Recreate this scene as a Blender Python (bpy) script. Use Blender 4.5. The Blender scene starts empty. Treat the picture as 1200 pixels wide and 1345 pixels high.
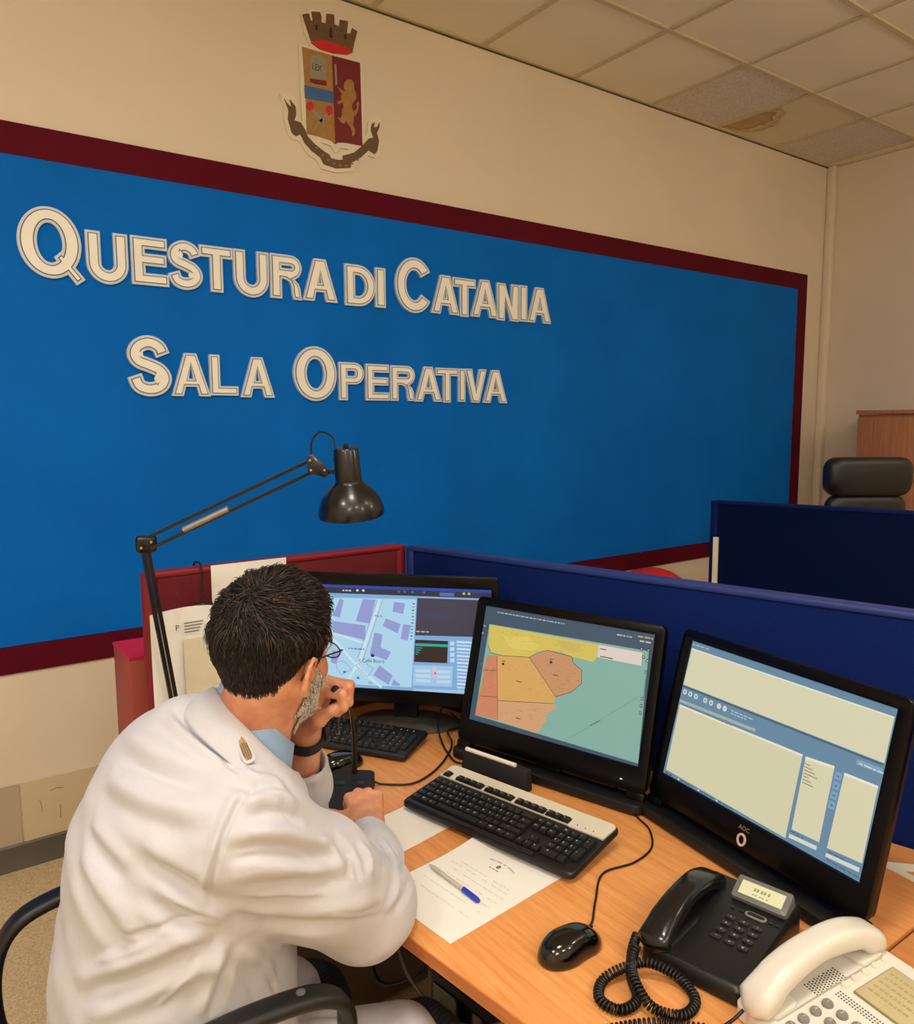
import bpy, bmesh, math, random
import numpy as np
from mathutils import Vector, Matrix
from mathutils.geometry import tessellate_polygon
random.seed(4)
rng = np.random.default_rng(7)
SC = bpy.context.scene
COL = SC.collection
PI = math.pi

# ---------------------------------------------------------------- camera, world, light, exposure
YAW, PITCH, ROLL = 0.6277, -0.1149, -0.0048
CAM = Vector((-5.5476, -3.1185, 1.6079))
HC = 3.3766                                   # ceiling height
_f = Vector((math.sin(YAW) * math.cos(PITCH), math.cos(YAW) * math.cos(PITCH), math.sin(PITCH)))
_r0 = Vector((math.cos(YAW), -math.sin(YAW), 0)); _u0 = _r0.cross(_f)
_r = _r0 * math.cos(ROLL) + _u0 * math.sin(ROLL); _u = _u0 * math.cos(ROLL) - _r0 * math.sin(ROLL)
cd = bpy.data.cameras.new('camera'); cam = bpy.data.objects.new('camera', cd); COL.objects.link(cam)
cd.sensor_fit = 'HORIZONTAL'; cd.sensor_width = 36; cd.lens = 36 * 1028.3 / 1200; cd.clip_start = 0.02
M = Matrix((_r, _u, -_f)).transposed().to_4x4(); M.translation = CAM
cam.matrix_world = M
SC.camera = cam

SC.view_settings.view_transform = 'Standard'; SC.view_settings.look = 'None'
SC.view_settings.gamma = 1; SC.view_settings.use_curve_mapping = False
SC.view_settings.exposure = 0.42

w = bpy.data.worlds.new('world'); SC.world = w; w.use_nodes = True
w.node_tree.nodes['Background'].inputs[0].default_value = (1, .93, .85, 1)
w.node_tree.nodes['Background'].inputs[1].default_value = 0.05

# recessed ceiling lights, all in the part of the ceiling behind or beside the camera: (x, y, power)
FILL_GLOW = 27.0                                   # strength of the added fill globes
LIGHTS = [(-5.228, -2.72, 9), (-7.028, -2.72, 12), (-5.228, -5.12, 8), (-7.028, -5.12, 8), (-2.828, -3.92, 3)]
for lx, ly, lp in LIGHTS:
    ld = bpy.data.lights.new('ceiling_lamp', 'AREA'); ld.shape = 'RECTANGLE'; ld.size = .52; ld.size_y = .52
    ld.energy = lp * 2.0; ld.color = (1, .972, .94)
    lo = bpy.data.objects.new('ceiling_lamp', ld); COL.objects.link(lo); lo.location = (lx, ly, HC - .012)

# ---------------------------------------------------------------- helpers
def lin(c):
    return tuple(((x / 255) / 12.92 if x / 255 <= .04045 else ((x / 255 + .055) / 1.055) ** 2.4) for x in c[:3]) + (1,)
MATS = {}
def mat(name, rgb, rough=.5, metal=0, noise=0, nscale=20, bump=0, bscale=80, coat=0, emit=None, estr=0, stretch=None, alpha=1, spec=.5, sheen=0):
    """procedural principled material; noise = amount of colour variation, bump = fine relief"""
    if name in MATS: return MATS[name]
    m = bpy.data.materials.new(name); m.use_nodes = True; MATS[name] = m
    nt = m.node_tree; b = nt.nodes['Principled BSDF']
    b.inputs['Base Color'].default_value = lin(rgb); b.inputs['Roughness'].default_value = rough
    b.inputs['Metallic'].default_value = metal; b.inputs['Coat Weight'].default_value = coat
    b.inputs['Specular IOR Level'].default_value = spec
    if sheen: b.inputs['Sheen Weight'].default_value = sheen
    m.diffuse_color = lin(rgb)
    tc = nt.nodes.new('ShaderNodeTexCoord'); mp = nt.nodes.new('ShaderNodeMapping')
    nt.links.new(tc.outputs['Object'], mp.inputs[0])
    if stretch: mp.inputs['Scale'].default_value = stretch
    if noise:
        n = nt.nodes.new('ShaderNodeTexNoise'); n.inputs['Scale'].default_value = nscale; n.inputs['Detail'].default_value = 5
        nt.links.new(mp.outputs[0], n.inputs[0])
        r = nt.nodes.new('ShaderNodeMapRange'); r.inputs[1].default_value = .3; r.inputs[2].default_value = .7
        r.inputs[3].default_value = 1 - noise; r.inputs[4].default_value = 1 + noise * .6
        nt.links.new(n.outputs[0], r.inputs[0])
        mx = nt.nodes.new('ShaderNodeVectorMath'); mx.operation = 'SCALE'
        mx.inputs[0].default_value = lin(rgb)[:3]; nt.links.new(r.outputs[0], mx.inputs['Scale'])
        nt.links.new(mx.outputs[0], b.inputs['Base Color'])
    if bump:
        n2 = nt.nodes.new('ShaderNodeTexNoise'); n2.inputs['Scale'].default_value = bscale; n2.inputs['Detail'].default_value = 4
        nt.links.new(mp.outputs[0], n2.inputs[0])
        bp = nt.nodes.new('ShaderNodeBump'); bp.inputs['Strength'].default_value = bump; bp.inputs['Distance'].default_value = .002
        nt.links.new(n2.outputs[0], bp.inputs['Height']); nt.links.new(bp.outputs[0], b.inputs['Normal'])
    if emit:
        b.inputs['Emission Color'].default_value = lin(emit); b.inputs['Emission Strength'].default_value = estr
    if alpha < 1: b.inputs['Alpha'].default_value = alpha
    return m

def attr_mat(name, emission=0, rough=.6):
    """flat print: the colour comes from the mesh colour attribute; emission for lit screens"""
    if name in MATS: return MATS[name]
    m = bpy.data.materials.new(name); m.use_nodes = True; MATS[name] = m
    nt = m.node_tree; b = nt.nodes['Principled BSDF']
    a = nt.nodes.new('ShaderNodeVertexColor'); a.layer_name = 'Col'
    b.inputs['Roughness'].default_value = rough
    if emission:
        b.inputs['Base Color'].default_value = (.01, .01, .01, 1)
        nt.links.new(a.outputs[0], b.inputs['Emission Color']); b.inputs['Emission Strength'].default_value = emission
    else: nt.links.new(a.outputs[0], b.inputs['Base Color'])
    return m

class MB:
    """mesh builder: collects geometry and links it as ONE object"""
    def __init__(s, X=None): s.v = []; s.f = []; s.c = []; s.X = X
    def add(s, vs, fs, col=None):
        n = len(s.v)
        if s.X is not None: vs = [s.X @ Vector(p) for p in vs]
        s.v += [tuple(p) for p in vs]; s.f += [tuple(i + n for i in f) for f in fs]; s.c += [col] * len(fs)
        return s
    def box(s, c, d, R=None, col=None):
        x, y, z = (k / 2 for k in d)
        vs = [Vector((a * x, b * y, e * z)) for e in (-1, 1) for a, b in ((-1, -1), (1, -1), (1, 1), (-1, 1))]
        if R is not None: vs = [R @ q for q in vs]
        vs = [q + Vector(c) for q in vs]
        return s.add(vs, [(3, 2, 1, 0), (4, 5, 6, 7), (0, 1, 5, 4), (1, 2, 6, 5), (2, 3, 7, 6), (3, 0, 4, 7)], col)
    def loft(s, rings, cap=(True, True), closed=False, col=None):
        n = len(rings[0]); vs = [p for r in rings for p in r]; fs = []
        m = len(rings)
        for i in range(m if closed else m - 1):
            a = i * n; b = ((i + 1) % m) * n
            for j in range(n):
                k = (j + 1) % n; fs.append((a + j, a + k, b + k, b + j))
        if not closed:
            if cap[0]: fs.append(tuple(range(n))[::-1])
            if cap[1]: fs.append(tuple(range((m - 1) * n, m * n)))
        return s.add(vs, fs, col)
    def tube(s, pts, r, n=8, closed=False, cap=True):
        P = [Vector(p) for p in pts]; m = len(P); rs = r if hasattr(r, '__len__') else [r] * m
        rings = []; N = None
        for i in range(m):
            if closed: t = P[(i + 1) % m] - P[i - 1]
            else: t = P[min(i + 1, m - 1)] - P[max(i - 1, 0)]
            t.normalize()
            if N is None: N = t.orthogonal().normalized()
            N = (N - t * N.dot(t))
            N = N.normalized() if N.length > 1e-6 else t.orthogonal().normalized()
            B = t.cross(N)
            rings.append([P[i] + (N * math.cos(a) + B * math.sin(a)) * rs[i] for a in (2 * PI * k / n for k in range(n))])
        return s.loft(rings, (cap, cap), closed)
    def lathe(s, prof, n=24, X=None, cap=(True, True)):
        rings = []
        for r, z in prof:
            ring = [Vector((r * math.cos(2 * PI * k / n), r * math.sin(2 * PI * k / n), z)) for k in range(n)]
            if X is not None: ring = [X @ q for q in ring]
            rings.append(ring)
        return s.loft(rings, cap)
    def prism(s, polys, z0, z1, T=None, col=None):
        """polys = [outer, hole, ...] in 2D, extruded from z0 to z1; T maps (x,y,z) to 3D"""
        T = T or (lambda x, y, z: (x, y, z))
        flat = [p for q in polys for p in q]
        tris = tessellate_polygon([[Vector((x, y, 0)) for x, y in q] for q in polys])
        n = len(flat)
        vs = [T(x, y, z0) for x, y in flat] + [T(x, y, z1) for x, y in flat]
        fs = []
        for t in tris:
            a, b, c = (Vector(flat[i]) for i in t)
            if (b - a).cross(c - a) < 0: t = t[::-1]
            fs.append(tuple(i + n for i in t)); fs.append(tuple(reversed(t)))
        o = 0
        for qi, q in enumerate(polys):
            m = len(q); ar = sum(q[i - 1][0] * q[i][1] - q[i][0] * q[i - 1][1] for i in range(m))
            ccw = (ar > 0) == (qi == 0)
            for i in range(m):
                a, b = o + i, o + (i + 1) % m
                fs.append((a, b, b + n, a + n) if ccw else (b, a, a + n, b + n))
            o += m
        return s.add(vs, fs, col)
    def poly(s, pts, T, col=None):
        """one flat face"""
        return s.add([T(x, y) for x, y in pts], [tuple(range(len(pts)))], col)
    def slab(s, w, d, z0, z1, r=.01, ch=.003, c=(0, 0), n=5, T=None, chb=None):
        """rounded rectangle plate with softened edges"""
        chb = ch if chb is None else chb
        rings = []
        for ins, z in ((chb, z0), (0, z0 + chb), (0, z1 - ch), (ch * .3, z1 - ch * .3), (ch, z1)):
            rings.append([(x + c[0], y + c[1], z) for x, y in rrect(w - 2 * ins, d - 2 * ins, max(r - ins, .0004), n)])
        if T: rings = [[T(*p) for p in q] for q in rings]
        return s.loft(rings)
    def ell(s, c, r, n=16, m=10, R=None):
        rings = []
        for i in range(1, m):
            t = PI * i / m
            ring = [Vector((r[0] * math.sin(t) * math.cos(2 * PI * k / n), r[1] * math.sin(t) * math.sin(2 * PI * k / n), -r[2] * math.cos(t))) for k in range(n)]
            if R is not None: ring = [R @ q for q in ring]
            rings.append([q + Vector(c) for q in ring])
        return s.loft(rings)
    def obj(s, name, material, parent=None, smooth=40, bevel=0, seg=2):
        me = bpy.data.meshes.new(name); me.from_pydata(s.v, [], s.f)
        if any(c is not None for c in s.c):
            at = me.color_attributes.new('Col', 'FLOAT_COLOR', 'CORNER'); k = 0
            buf = []
            for p, c in zip(me.polygons, s.c):
                buf += list(lin(c or (255, 255, 255))) * p.loop_total
            at.data.foreach_set('color', buf)
        me.materials.append(material); me.update()
        if smooth and not bevel: shade(me, smooth)
        o = bpy.data.objects.new(name, me); COL.objects.link(o)
        if parent is not None: o.parent = parent
        if bevel:
            bm = bmesh.new(); bm.from_mesh(me)
            es = [e for e in bm.edges if len(e.link_faces) == 2 and e.calc_face_angle(0) > .6]
            bmesh.ops.bevel(bm, geom=es, offset=bevel, segments=seg, profile=.5, affect='EDGES', clamp_overlap=True)
            bm.to_mesh(me); bm.free(); shade(me, smooth or 40)
        return o

def shade(me, ang):
    n = len(me.polygons)
    if ang >= 180:
        me.polygons.foreach_set('use_smooth', [True] * n); return
    bm = bmesh.new(); bm.from_mesh(me)
    for f in bm.faces: f.smooth = True
    for e in bm.edges: e.smooth = not (len(e.link_faces) == 2 and e.calc_face_angle(0) > math.radians(ang))
    bm.to_mesh(me); bm.free()

def rrect(w, d, r, n=5):
    r = min(r, w / 2 - 1e-5, d / 2 - 1e-5); out = []
    for cx, cy, a0 in ((w / 2 - r, d / 2 - r, 0), (-w / 2 + r, d / 2 - r, PI / 2), (-w / 2 + r, -d / 2 + r, PI), (w / 2 - r, -d / 2 + r, 1.5 * PI)):
        for k in range(n): a = a0 + PI / 2 * k / (n - 1); out.append((cx + r * math.cos(a), cy + r * math.sin(a)))
    return out
def thing(name, label, cat, loc=(0, 0, 0), rz=0, group=None, rx=0):
    o = bpy.data.objects.new(name, None); COL.objects.link(o); o.empty_display_size = .05
    o.location = loc; o.rotation_euler = (rx, 0, rz); o['label'] = label; o['category'] = cat
    if group: o['group'] = group
    return o
def tag(o, label, cat, group=None):
    o['label'] = label; o['category'] = cat
    if group: o['group'] = group
    return o
def struct(o): o['kind'] = 'structure'; return o
def copypart(o, parent, loc=None, name=None):
    c = o.copy(); COL.objects.link(c); c.parent = parent
    if loc is not None: c.location = loc
    return c
def spline(pts, n=8):
    """Catmull-Rom through the points"""
    P = [Vector(p) for p in pts]; P = [P[0] * 2 - P[1]] + P + [P[-1] * 2 - P[-2]]; out = []
    for i in range(1, len(P) - 2):
        for k in range(n):
            t = k / n; a, b, c, d = P[i - 1:i + 3]
            out.append(.5 * ((2 * b) + (c - a) * t + (2 * a - 5 * b + 4 * c - d) * t * t + (3 * b - a - 3 * c + d) * t ** 3))
    return out + [P[-2]]
_tc = {}
def text_polys(txt, size):
    """outline-filled text as 2D triangles, left aligned on the baseline"""
    k = (txt, size)
    if k in _tc: return _tc[k]
    cu = bpy.data.curves.new('t', 'FONT'); cu.body = txt; cu.size = size; cu.resolution_u = 2
    ob = bpy.data.objects.new('t', cu); COL.objects.link(ob)
    dg = bpy.context.evaluated_depsgraph_get(); me = ob.evaluated_get(dg).to_mesh()
    r = ([tuple(v.co[:2]) for v in me.vertices], [tuple(p.vertices) for p in me.polygons])
    ob.evaluated_get(dg).to_mesh_clear(); bpy.data.objects.remove(ob); bpy.data.curves.remove(cu)
    _tc[k] = r; return r
def put_text(mb, txt, size, T, col, x0=0, y0=0, center=False, sx=1):
    vs, fs = text_polys(txt, size)
    if not vs: return
    if center: x0 -= max(v[0] for v in vs) / 2 * sx
    mb.add([T(x0 + x * sx, y0 + y) for x, y in vs], fs, col)

# ---------------------------------------------------------------- materials
wallm = mat('wall_paint', (230, 215, 192), .75, noise=.05, nscale=1.3, bump=.25, bscale=160)
ceil_m = mat('ceiling_tile', (240, 230, 206), .85, noise=.05, nscale=2, bump=.3, bscale=220)
grid_m = mat('ceiling_bar', (206, 190, 154), .5, noise=.08, nscale=6)
blk = mat('black_plastic', (17, 17, 18), .42, noise=.1, nscale=30, bump=.15, bscale=600)
blkgloss = mat('gloss_black', (6, 6, 7), .13, coat=.5, noise=.05)
bezel_m = mat('bezel_black', (5, 5, 6), .28, noise=.05, spec=.22)
blkmatte = mat('matte_black', (14, 14, 15), .7, noise=.15, nscale=40)
blkpaint = mat('black_enamel', (12, 12, 12), .28, noise=.1, coat=.2)
chrome = mat('chrome', (190, 185, 175), .2, 1, noise=.05)
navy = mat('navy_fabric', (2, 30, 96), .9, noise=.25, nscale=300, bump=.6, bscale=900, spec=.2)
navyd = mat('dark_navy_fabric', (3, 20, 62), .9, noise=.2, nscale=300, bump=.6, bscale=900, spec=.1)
maroonf = mat('maroon_fabric', (104, 10, 24), .85, noise=.2, nscale=200, bump=.5, bscale=900)
cable_m = mat('cable_rubber', (10, 10, 11), .45, noise=.1)
paper_m = mat('paper_white', (238, 235, 224), .8, noise=.02, nscale=8)

def wood(name, c1, c2, sc=(1, 1, 1), rough=.45, coat=.1):
    m = bpy.data.materials.new(name); m.use_nodes = True; MATS[name] = m
    nt = m.node_tree; b = nt.nodes['Principled BSDF']; b.inputs['Roughness'].default_value = rough; b.inputs['Coat Weight'].default_value = coat
    b.inputs['Coat Roughness'].default_value = .3
    tc = nt.nodes.new('ShaderNodeTexCoord'); mp = nt.nodes.new('ShaderNodeMapping'); mp.inputs['Scale'].default_value = sc
    nt.links.new(tc.outputs['Object'], mp.inputs[0])
    n = nt.nodes.new('ShaderNodeTexNoise'); n.inputs['Scale'].default_value = 1; n.inputs['Detail'].default_value = 6; n.inputs['Distortion'].default_value = .6
    n2 = nt.nodes.new('ShaderNodeTexNoise'); n2.inputs['Scale'].default_value = 5; n2.inputs['Detail'].default_value = 3
    nt.links.new(mp.outputs[0], n.inputs[0]); nt.links.new(mp.outputs[0], n2.inputs[0])
    ad = nt.nodes.new('ShaderNodeMath'); ad.operation = 'MULTIPLY_ADD'; ad.inputs[1].default_value = .45
    nt.links.new(n2.outputs[0], ad.inputs[0]); nt.links.new(n.outputs[0], ad.inputs[2])
    r = nt.nodes.new('ShaderNodeValToRGB'); r.color_ramp.elements[0].position = .5; r.color_ramp.elements[1].position = .92
    r.color_ramp.elements[0].color = lin(c2); r.color_ramp.elements[1].color = lin(c1)
    nt.links.new(ad.outputs[0], r.inputs[0]); nt.links.new(r.outputs[0], b.inputs['Base Color'])
    bp = nt.nodes.new('ShaderNodeBump'); bp.inputs['Strength'].default_value = .08; bp.inputs['Distance'].default_value = .001
    nt.links.new(ad.outputs[0], bp.inputs['Height']); nt.links.new(bp.outputs[0], b.inputs['Normal'])
    return m
deskwood = wood('desk_beech', (230, 160, 92), (210, 134, 70), (90, 5, 5))
edgewood = wood('desk_edge', (206, 130, 70), (182, 106, 52), (5, 5, 60))
cabwood = wood('cabinet_beech', (196, 132, 90), (170, 106, 68), (60, 60, 3))

# ---------------------------------------------------------------- room shell
RX0, RY0 = -8.4, -6.6
T_ = .12
struct(MB().box(((RX0) / 2, T_ / 2, HC / 2 + .1), (-RX0 + 2 * T_, T_, HC + .4)).obj('wall_back', wallm, smooth=0))
struct(MB().box((T_ / 2, RY0 / 2, HC / 2 + .1), (T_, -RY0, HC + .4)).obj('wall_right', wallm, smooth=0))
struct(MB().box((RX0 - T_ / 2, RY0 / 2, HC / 2 + .1), (T_, -RY0, HC + .4)).obj('wall_left', wallm, smooth=0))
struct(MB().box((RX0 / 2, RY0 - T_ / 2, HC / 2 + .1), (-RX0 + 2 * T_, T_, HC + .4)).obj('wall_front', wallm, smooth=0))
# corner pipe boxing where the walls meet
struct(MB().box((-.028, -.028, HC / 2), (.056, .056, HC)).obj('trim_1', wallm, smooth=0, bevel=.012))

# ceiling: plenum slab > tiles laid in bars
slabm = mat('plenum', (120, 112, 100), .9, noise=.1)
ceiling = struct(MB().box((RX0 / 2, RY0 / 2, HC + .1), (-RX0 + .1, -RY0 + .1, .1)).obj('ceiling', slabm, smooth=0))
gx = [0.0] + [-(.128 + .6 * i) for i in range(14)] + [RX0]
gy = [0.0] + [-(.62 + .6 * j) for j in range(10)] + [RY0]

def stain_mat():
    m = bpy.data.materials.new('stained_tile'); m.use_nodes = True; nt = m.node_tree; b = nt.nodes['Principled BSDF']; b.inputs['Roughness'].default_value = .85
    g = nt.nodes.new('ShaderNodeNewGeometry'); sep = nt.nodes.new('ShaderNodeVectorMath'); sep.operation = 'SUBTRACT'
    sep.inputs[1].default_value = (STX, STY, HC); nt.links.new(g.outputs['Position'], sep.inputs[0])
    n = nt.nodes.new('ShaderNodeTexNoise'); n.inputs['Scale'].default_value = 9; n.inputs['Detail'].default_value = 4; nt.links.new(g.outputs['Position'], n.inputs[0])
    ln = nt.nodes.new('ShaderNodeVectorMath'); ln.operation = 'LENGTH'; nt.links.new(sep.outputs[0], ln.inputs[0])
    ad = nt.nodes.new('ShaderNodeMath'); ad.operation = 'MULTIPLY_ADD'; ad.inputs[1].default_value = .22; nt.links.new(n.outputs[0], ad.inputs[0]); nt.links.new(ln.outputs['Value'], ad.inputs[2])
    r = nt.nodes.new('ShaderNodeValToRGB'); cr = r.color_ramp
    cr.elements[0].position = .1; cr.elements[0].color = lin((190, 150, 108)); cr.elements[1].position = .42; cr.elements[1].color = lin((226, 214, 182))
    for p, c in ((.2, (196, 168, 122)), (.25, (180, 148, 96)), (.262, (170, 138, 86)), (.272, (220, 204, 164)), (.305, (190, 164, 112)), (.33, (222, 208, 172))):
        e = cr.elements.new(p); e.color = lin(c)
    nt.links.new(ad.outputs[0], r.inputs[0]); nt.links.new(r.outputs[0], b.inputs['Base Color'])
    return m
STX, STY = -1.27, -.18
stain_m = stain_mat()
speck = mat('speckled_tile', (222, 212, 198), .9, noise=.22, nscale=90, bump=.8, bscale=120)
rest = MB(); tiles = 0
for i in range(len(gx) - 1):
    for j in range(len(gy) - 1):
        x1, x0 = gx[i], gx[i + 1]; y1, y0 = gy[j], gy[j + 1]
        if any(abs((x0 + x1) / 2 - a[0]) < .3 and abs((y0 + y1) / 2 - a[1]) < .31 for a in LIGHTS): continue
        c = ((x0 + x1) / 2, (y0 + y1) / 2, HC + .012); d = (x1 - x0 - .016, y1 - y0 - .016, .016)
        if x0 > -5.6 and y0 > -3.1:
            mm = ceil_m
            if j == 0 and i == 2: mm = stain_m
            if j == 0 and i in (1, 3): mm = speck
            o = MB().box((0, 0, 0), d, Matrix.Rotation(rng.uniform(-.002, .002), 3, 'X')).obj('ceiling_tile', mm, ceiling, smooth=0); o.location = c
            if mm is stain_m: o['label'] = 'tile with a ringed brown water stain'
            if mm is speck: o['label'] = 'greyer speckled tile' if i == 3 else 'greyish tile in the corner'
        else: rest.box(c, d)
o = rest.obj('ceiling_tiles', ceil_m, ceiling, smooth=0); o['kind'] = 'stuff'
for k, x in enumerate(gx[1:-1]):
    o = MB().box((0, 0, 0), (.024, -RY0 - .02, .008)).obj('ceiling_bar', grid_m, ceiling, smooth=0); o.location = (x, RY0 / 2, HC)
for y in gy[1:-1]:
    o = MB().box((0, 0, 0), (-RX0 - .02, .026, .011)).obj('ceiling_bar', grid_m, ceiling, smooth=0); o.location = (RX0 / 2, y, HC)
MB().box((RX0 / 2, -.011, HC + .001), (-RX0, .022, .012)).obj('wall_angle', grid_m, ceiling, smooth=0)
MB().box((-.011, RY0 / 2, HC + .001), (.022, -RY0, .012)).obj('wall_angle', grid_m, ceiling, smooth=0)
gapm = mat('dark_gap', (92, 78, 52), .9, noise=.3)
MB().box((RX0 / 2, -.0025, HC - .008), (-RX0, .005, .006)).obj('shadow_joint', gapm, ceiling, smooth=0)

# recessed lights (their lamps are set at the top of the script)
glow = mat('lit_diffuser', (255, 250, 240), .5, emit=(255, 240, 214), estr=3, noise=.01)
for k, (lx, ly, lp) in enumerate(LIGHTS):
    t = thing('ceiling_light', 'square recessed ceiling light, ' + ['nearest the lettered wall above the camera', 'nearest the lettered wall on the left', 'far behind the camera at the centre', 'far behind the camera on the left', 'on the right over the far partitions'][k], 'light', (lx, ly, HC), group='recessed ceiling lights')
    fr = MB()
    for a, b, cx, cy in ((.58, .02, 0, .28), (.58, .02, 0, -.28), (.02, .54, .28, 0), (.02, .54, -.28, 0)): fr.box((cx, cy, .0), (a, b, .016))
    fr.obj('frame', grid_m, t, smooth=0); MB().box((0, 0, .008), (.54, .54, .006)).obj('diffuser', glow, t, smooth=0)

opal = mat('fill_globe_glow', (255, 246, 232), .4, emit=(255, 244, 230), estr=FILL_GLOW, noise=.01)  # glowing globes added out of view to brighten the ceiling and upper walls
for k, (px_, py_) in enumerate(((-6.9, -4.3), (-3.9, -4.9), (-1.7, -3.7))):
    t = thing('fill_globe', 'added white fill-light globe, unseen behind the camera, ' + ['on the left', 'in the middle', 'on the right'][k], 'light', (px_, py_, HC), group='added fill-light globes')
    MB().tube([(0, 0, 0), (0, 0, -.42)], .006, 8).obj('cord', grid_m, t); MB().lathe([(.05, -.03), (.05, 0)], 16).obj('canopy', grid_m, t); MB().ell((0, 0, -.56), (.15, .15, .15), 20, 12).obj('globe', opal, t, smooth=180)

# floor: speckled tiles
def floor_mat():
    m = mat('floor_speckle', (206, 184, 138), .45, noise=.10, nscale=3, bump=.1)
    nt = m.node_tree; b = nt.nodes['Principled BSDF']; tc = nt.nodes.new('ShaderNodeTexCoord')
    v = nt.nodes.new('ShaderNodeTexVoronoi'); v.inputs['Scale'].default_value = 230; nt.links.new(tc.outputs['Object'], v.inputs[0])
    r = nt.nodes.new('ShaderNodeValToRGB'); r.color_ramp.elements[0].color = lin((190, 166, 122)); r.color_ramp.elements[1].color = lin((222, 200, 156))
    r.color_ramp.elements[0].position = .1; r.color_ramp.elements[1].position = .75
    nt.links.new(v.outputs['Color'], r.inputs[0]); nt.links.new(r.outputs[0], b.inputs['Base Color']); return m
floor_m = floor_mat()
floor = struct(MB().box((RX0 / 2, RY0 / 2, -.06), (-RX0 + .1, -RY0 + .1, .1)).obj('floor', mat('grout', (120, 104, 76), .9, noise=.2), smooth=0))
fx = [-.03 - .6 * i for i in range(15)]; rest = MB()
for i in range(14):
    for j in range(11):
        x0 = max(fx[0] - .6 * (i + 1), RX0); x1 = min(fx[0] - .6 * i + 0.0, 0); y1 = min(.19 - .6 * j, 0); y0 = max(.19 - .6 * (j + 1), RY0)
        if x1 - x0 < .05 or y1 - y0 < .05: continue
        c = ((x0 + x1) / 2, (y0 + y1) / 2, -.005); d = (x1 - x0 - .003, y1 - y0 - .003, .01)
        if x0 > -6.6 and x1 < -2.9 and y0 > -3.0:
            o = MB().box((0, 0, 0), d).obj('floor_tile', floor_m, floor, smooth=0); o.location = c
        else: rest.box(c, d)
o = rest.obj('floor_tiles', floor_m, floor, smooth=0); o['kind'] = 'stuff'

# baseboard and clear wall guards on the lettered wall
bbm = mat('grey_vinyl', (92, 86, 76), .4, noise=.15, nscale=5)
bb = MB(); bb.loft([[(x, 0, 0), (x, -.022, 0), (x, -.018, .012), (x, -.010, .03), (x, -.009, .086), (x, -.004, .0935), (x, 0, .0935)] for x in (RX0, -.06)])
struct(bb.obj('baseboard_back', bbm, smooth=30))
bb = MB(); bb.loft([[(0, y, 0), (0, y, .0935), (-.010, y, .086), (-.018, y, 0)] for y in (RY0, -.06)])
struct(bb.obj('baseboard_right', bbm, smooth=0))
guard = mat('wall_guard', (214, 196, 160), .28, noise=.08, nscale=3, coat=.3)
guard2 = mat('wall_guard_dull', (190, 174, 148), .3, noise=.08, nscale=3, coat=.3)
gl = [(-6.9, -5.247, guard2), (-5.243, -4.0, guard), (-3.996, -2.8, guard)]
for k, (a, b, m_) in enumerate(gl):
    o = MB().box(((a + b) / 2, -.003, .2045), (b - a, .006, .222)).obj('wall_guard', m_, smooth=0, bevel=.001, seg=1)
    tag(o, ['dull grey protective sheet at the foot of the wall, leftmost', 'cream protective sheet with scuff marks above the grey baseboard', 'protective sheet low on the wall hidden behind the desk'][k], 'wall panel', 'protective wall sheets')
sm = mat('scuff', (110, 96, 74), .8, noise=.3)
s = MB()
for a, z, b, z2 in ((-5.185, .235, -5.18, .19), (-5.15, .262, -5.128, .268), (-5.128, .268, -5.105, .262), (-5.12, .2, -5.121, .15)):
    s.tube([(a, -.0062, z), ((a + b) / 2 + .002, -.0062, (z + z2) / 2), (b, -.0062, z2)], .0012, 4)
o = s.obj('scuff_mark', sm, smooth=0); struct(o); o.name = 'trim_2'

# painted blue field with maroon border
blue_m = mat('blue_paint', (0, 108, 204), .7, noise=.10, nscale=2.2, bump=.2, bscale=200, spec=.12)
mar_m = mat('maroon_paint', (88, 4, 28), .7, noise=.1, nscale=2, spec=.15)
pan = thing('painted_panel', 'big blue painted wall panel framed by a maroon border behind the lettering', 'wall panel', (-.2531, -.0015, .7256))
PX1, PZ0, PZ1 = 0, 0, 2.6154 - .7256
PX0 = RX0 + .2531 + .6
MB().box(((PX0 + PX1) / 2, -.003, (PZ0 + PZ1) / 2), (PX1 - PX0 - .2, .006, PZ1 - PZ0 - .2)).obj('blue_field', blue_m, pan, smooth=0)
hb = .106; hb2 = .098; hr = .112
for nm, (cx, cz, dx, dz) in dict(top=((PX0 + PX1) / 2, PZ1 - hb / 2, PX1 - PX0, hb), bottom=((PX0 + PX1) / 2, hb2 / 2, PX1 - PX0, hb2), right=(PX1 - hr / 2, (PZ1 - hb + hb2) / 2, hr, PZ1 - hb - hb2), left=(PX0 + hr / 2, (PZ1 - hb + hb2) / 2, hr, PZ1 - hb - hb2)).items():
    MB().box((cx, -.004, cz), (dx, .008, dz)).obj('border', mar_m, pan, smooth=0)

# ---------------------------------------------------------------- letters on the wall
def inset(P, d):
    """move every edge of a polygon to its left by d (CCW outer shrinks, CW hole grows)"""
    P = [Vector(p) for p in P]; n = len(P); out = []
    for i in range(n):
        a = (P[i] - P[i - 1]); b = (P[(i + 1) % n] - P[i])
        if a.length < 1e-7 or b.length < 1e-7: out.append(tuple(P[i])); continue
        a.normalize(); b.normalize(); na = Vector((-a.y, a.x)); nb = Vector((-b.y, b.x)); m = na + nb
        k = 1 + na.dot(nb); m = m / max(k, .35); out.append(tuple(P[i] + m * d))
    return out
def ccw(P, want=True):
    ar = sum(P[i - 1][0] * P[i][1] - P[i][0] * P[i - 1][1] for i in range(len(P)))
    return P if (ar > 0) == want else P[::-1]
def arc(cx, cy, rx, ry, a0, a1, n=14):
    return [(cx + rx * math.cos(math.radians(a0 + (a1 - a0) * k / n)), cy + ry * math.sin(math.radians(a0 + (a1 - a0) * k / n))) for k in range(n + 1)]
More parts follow.
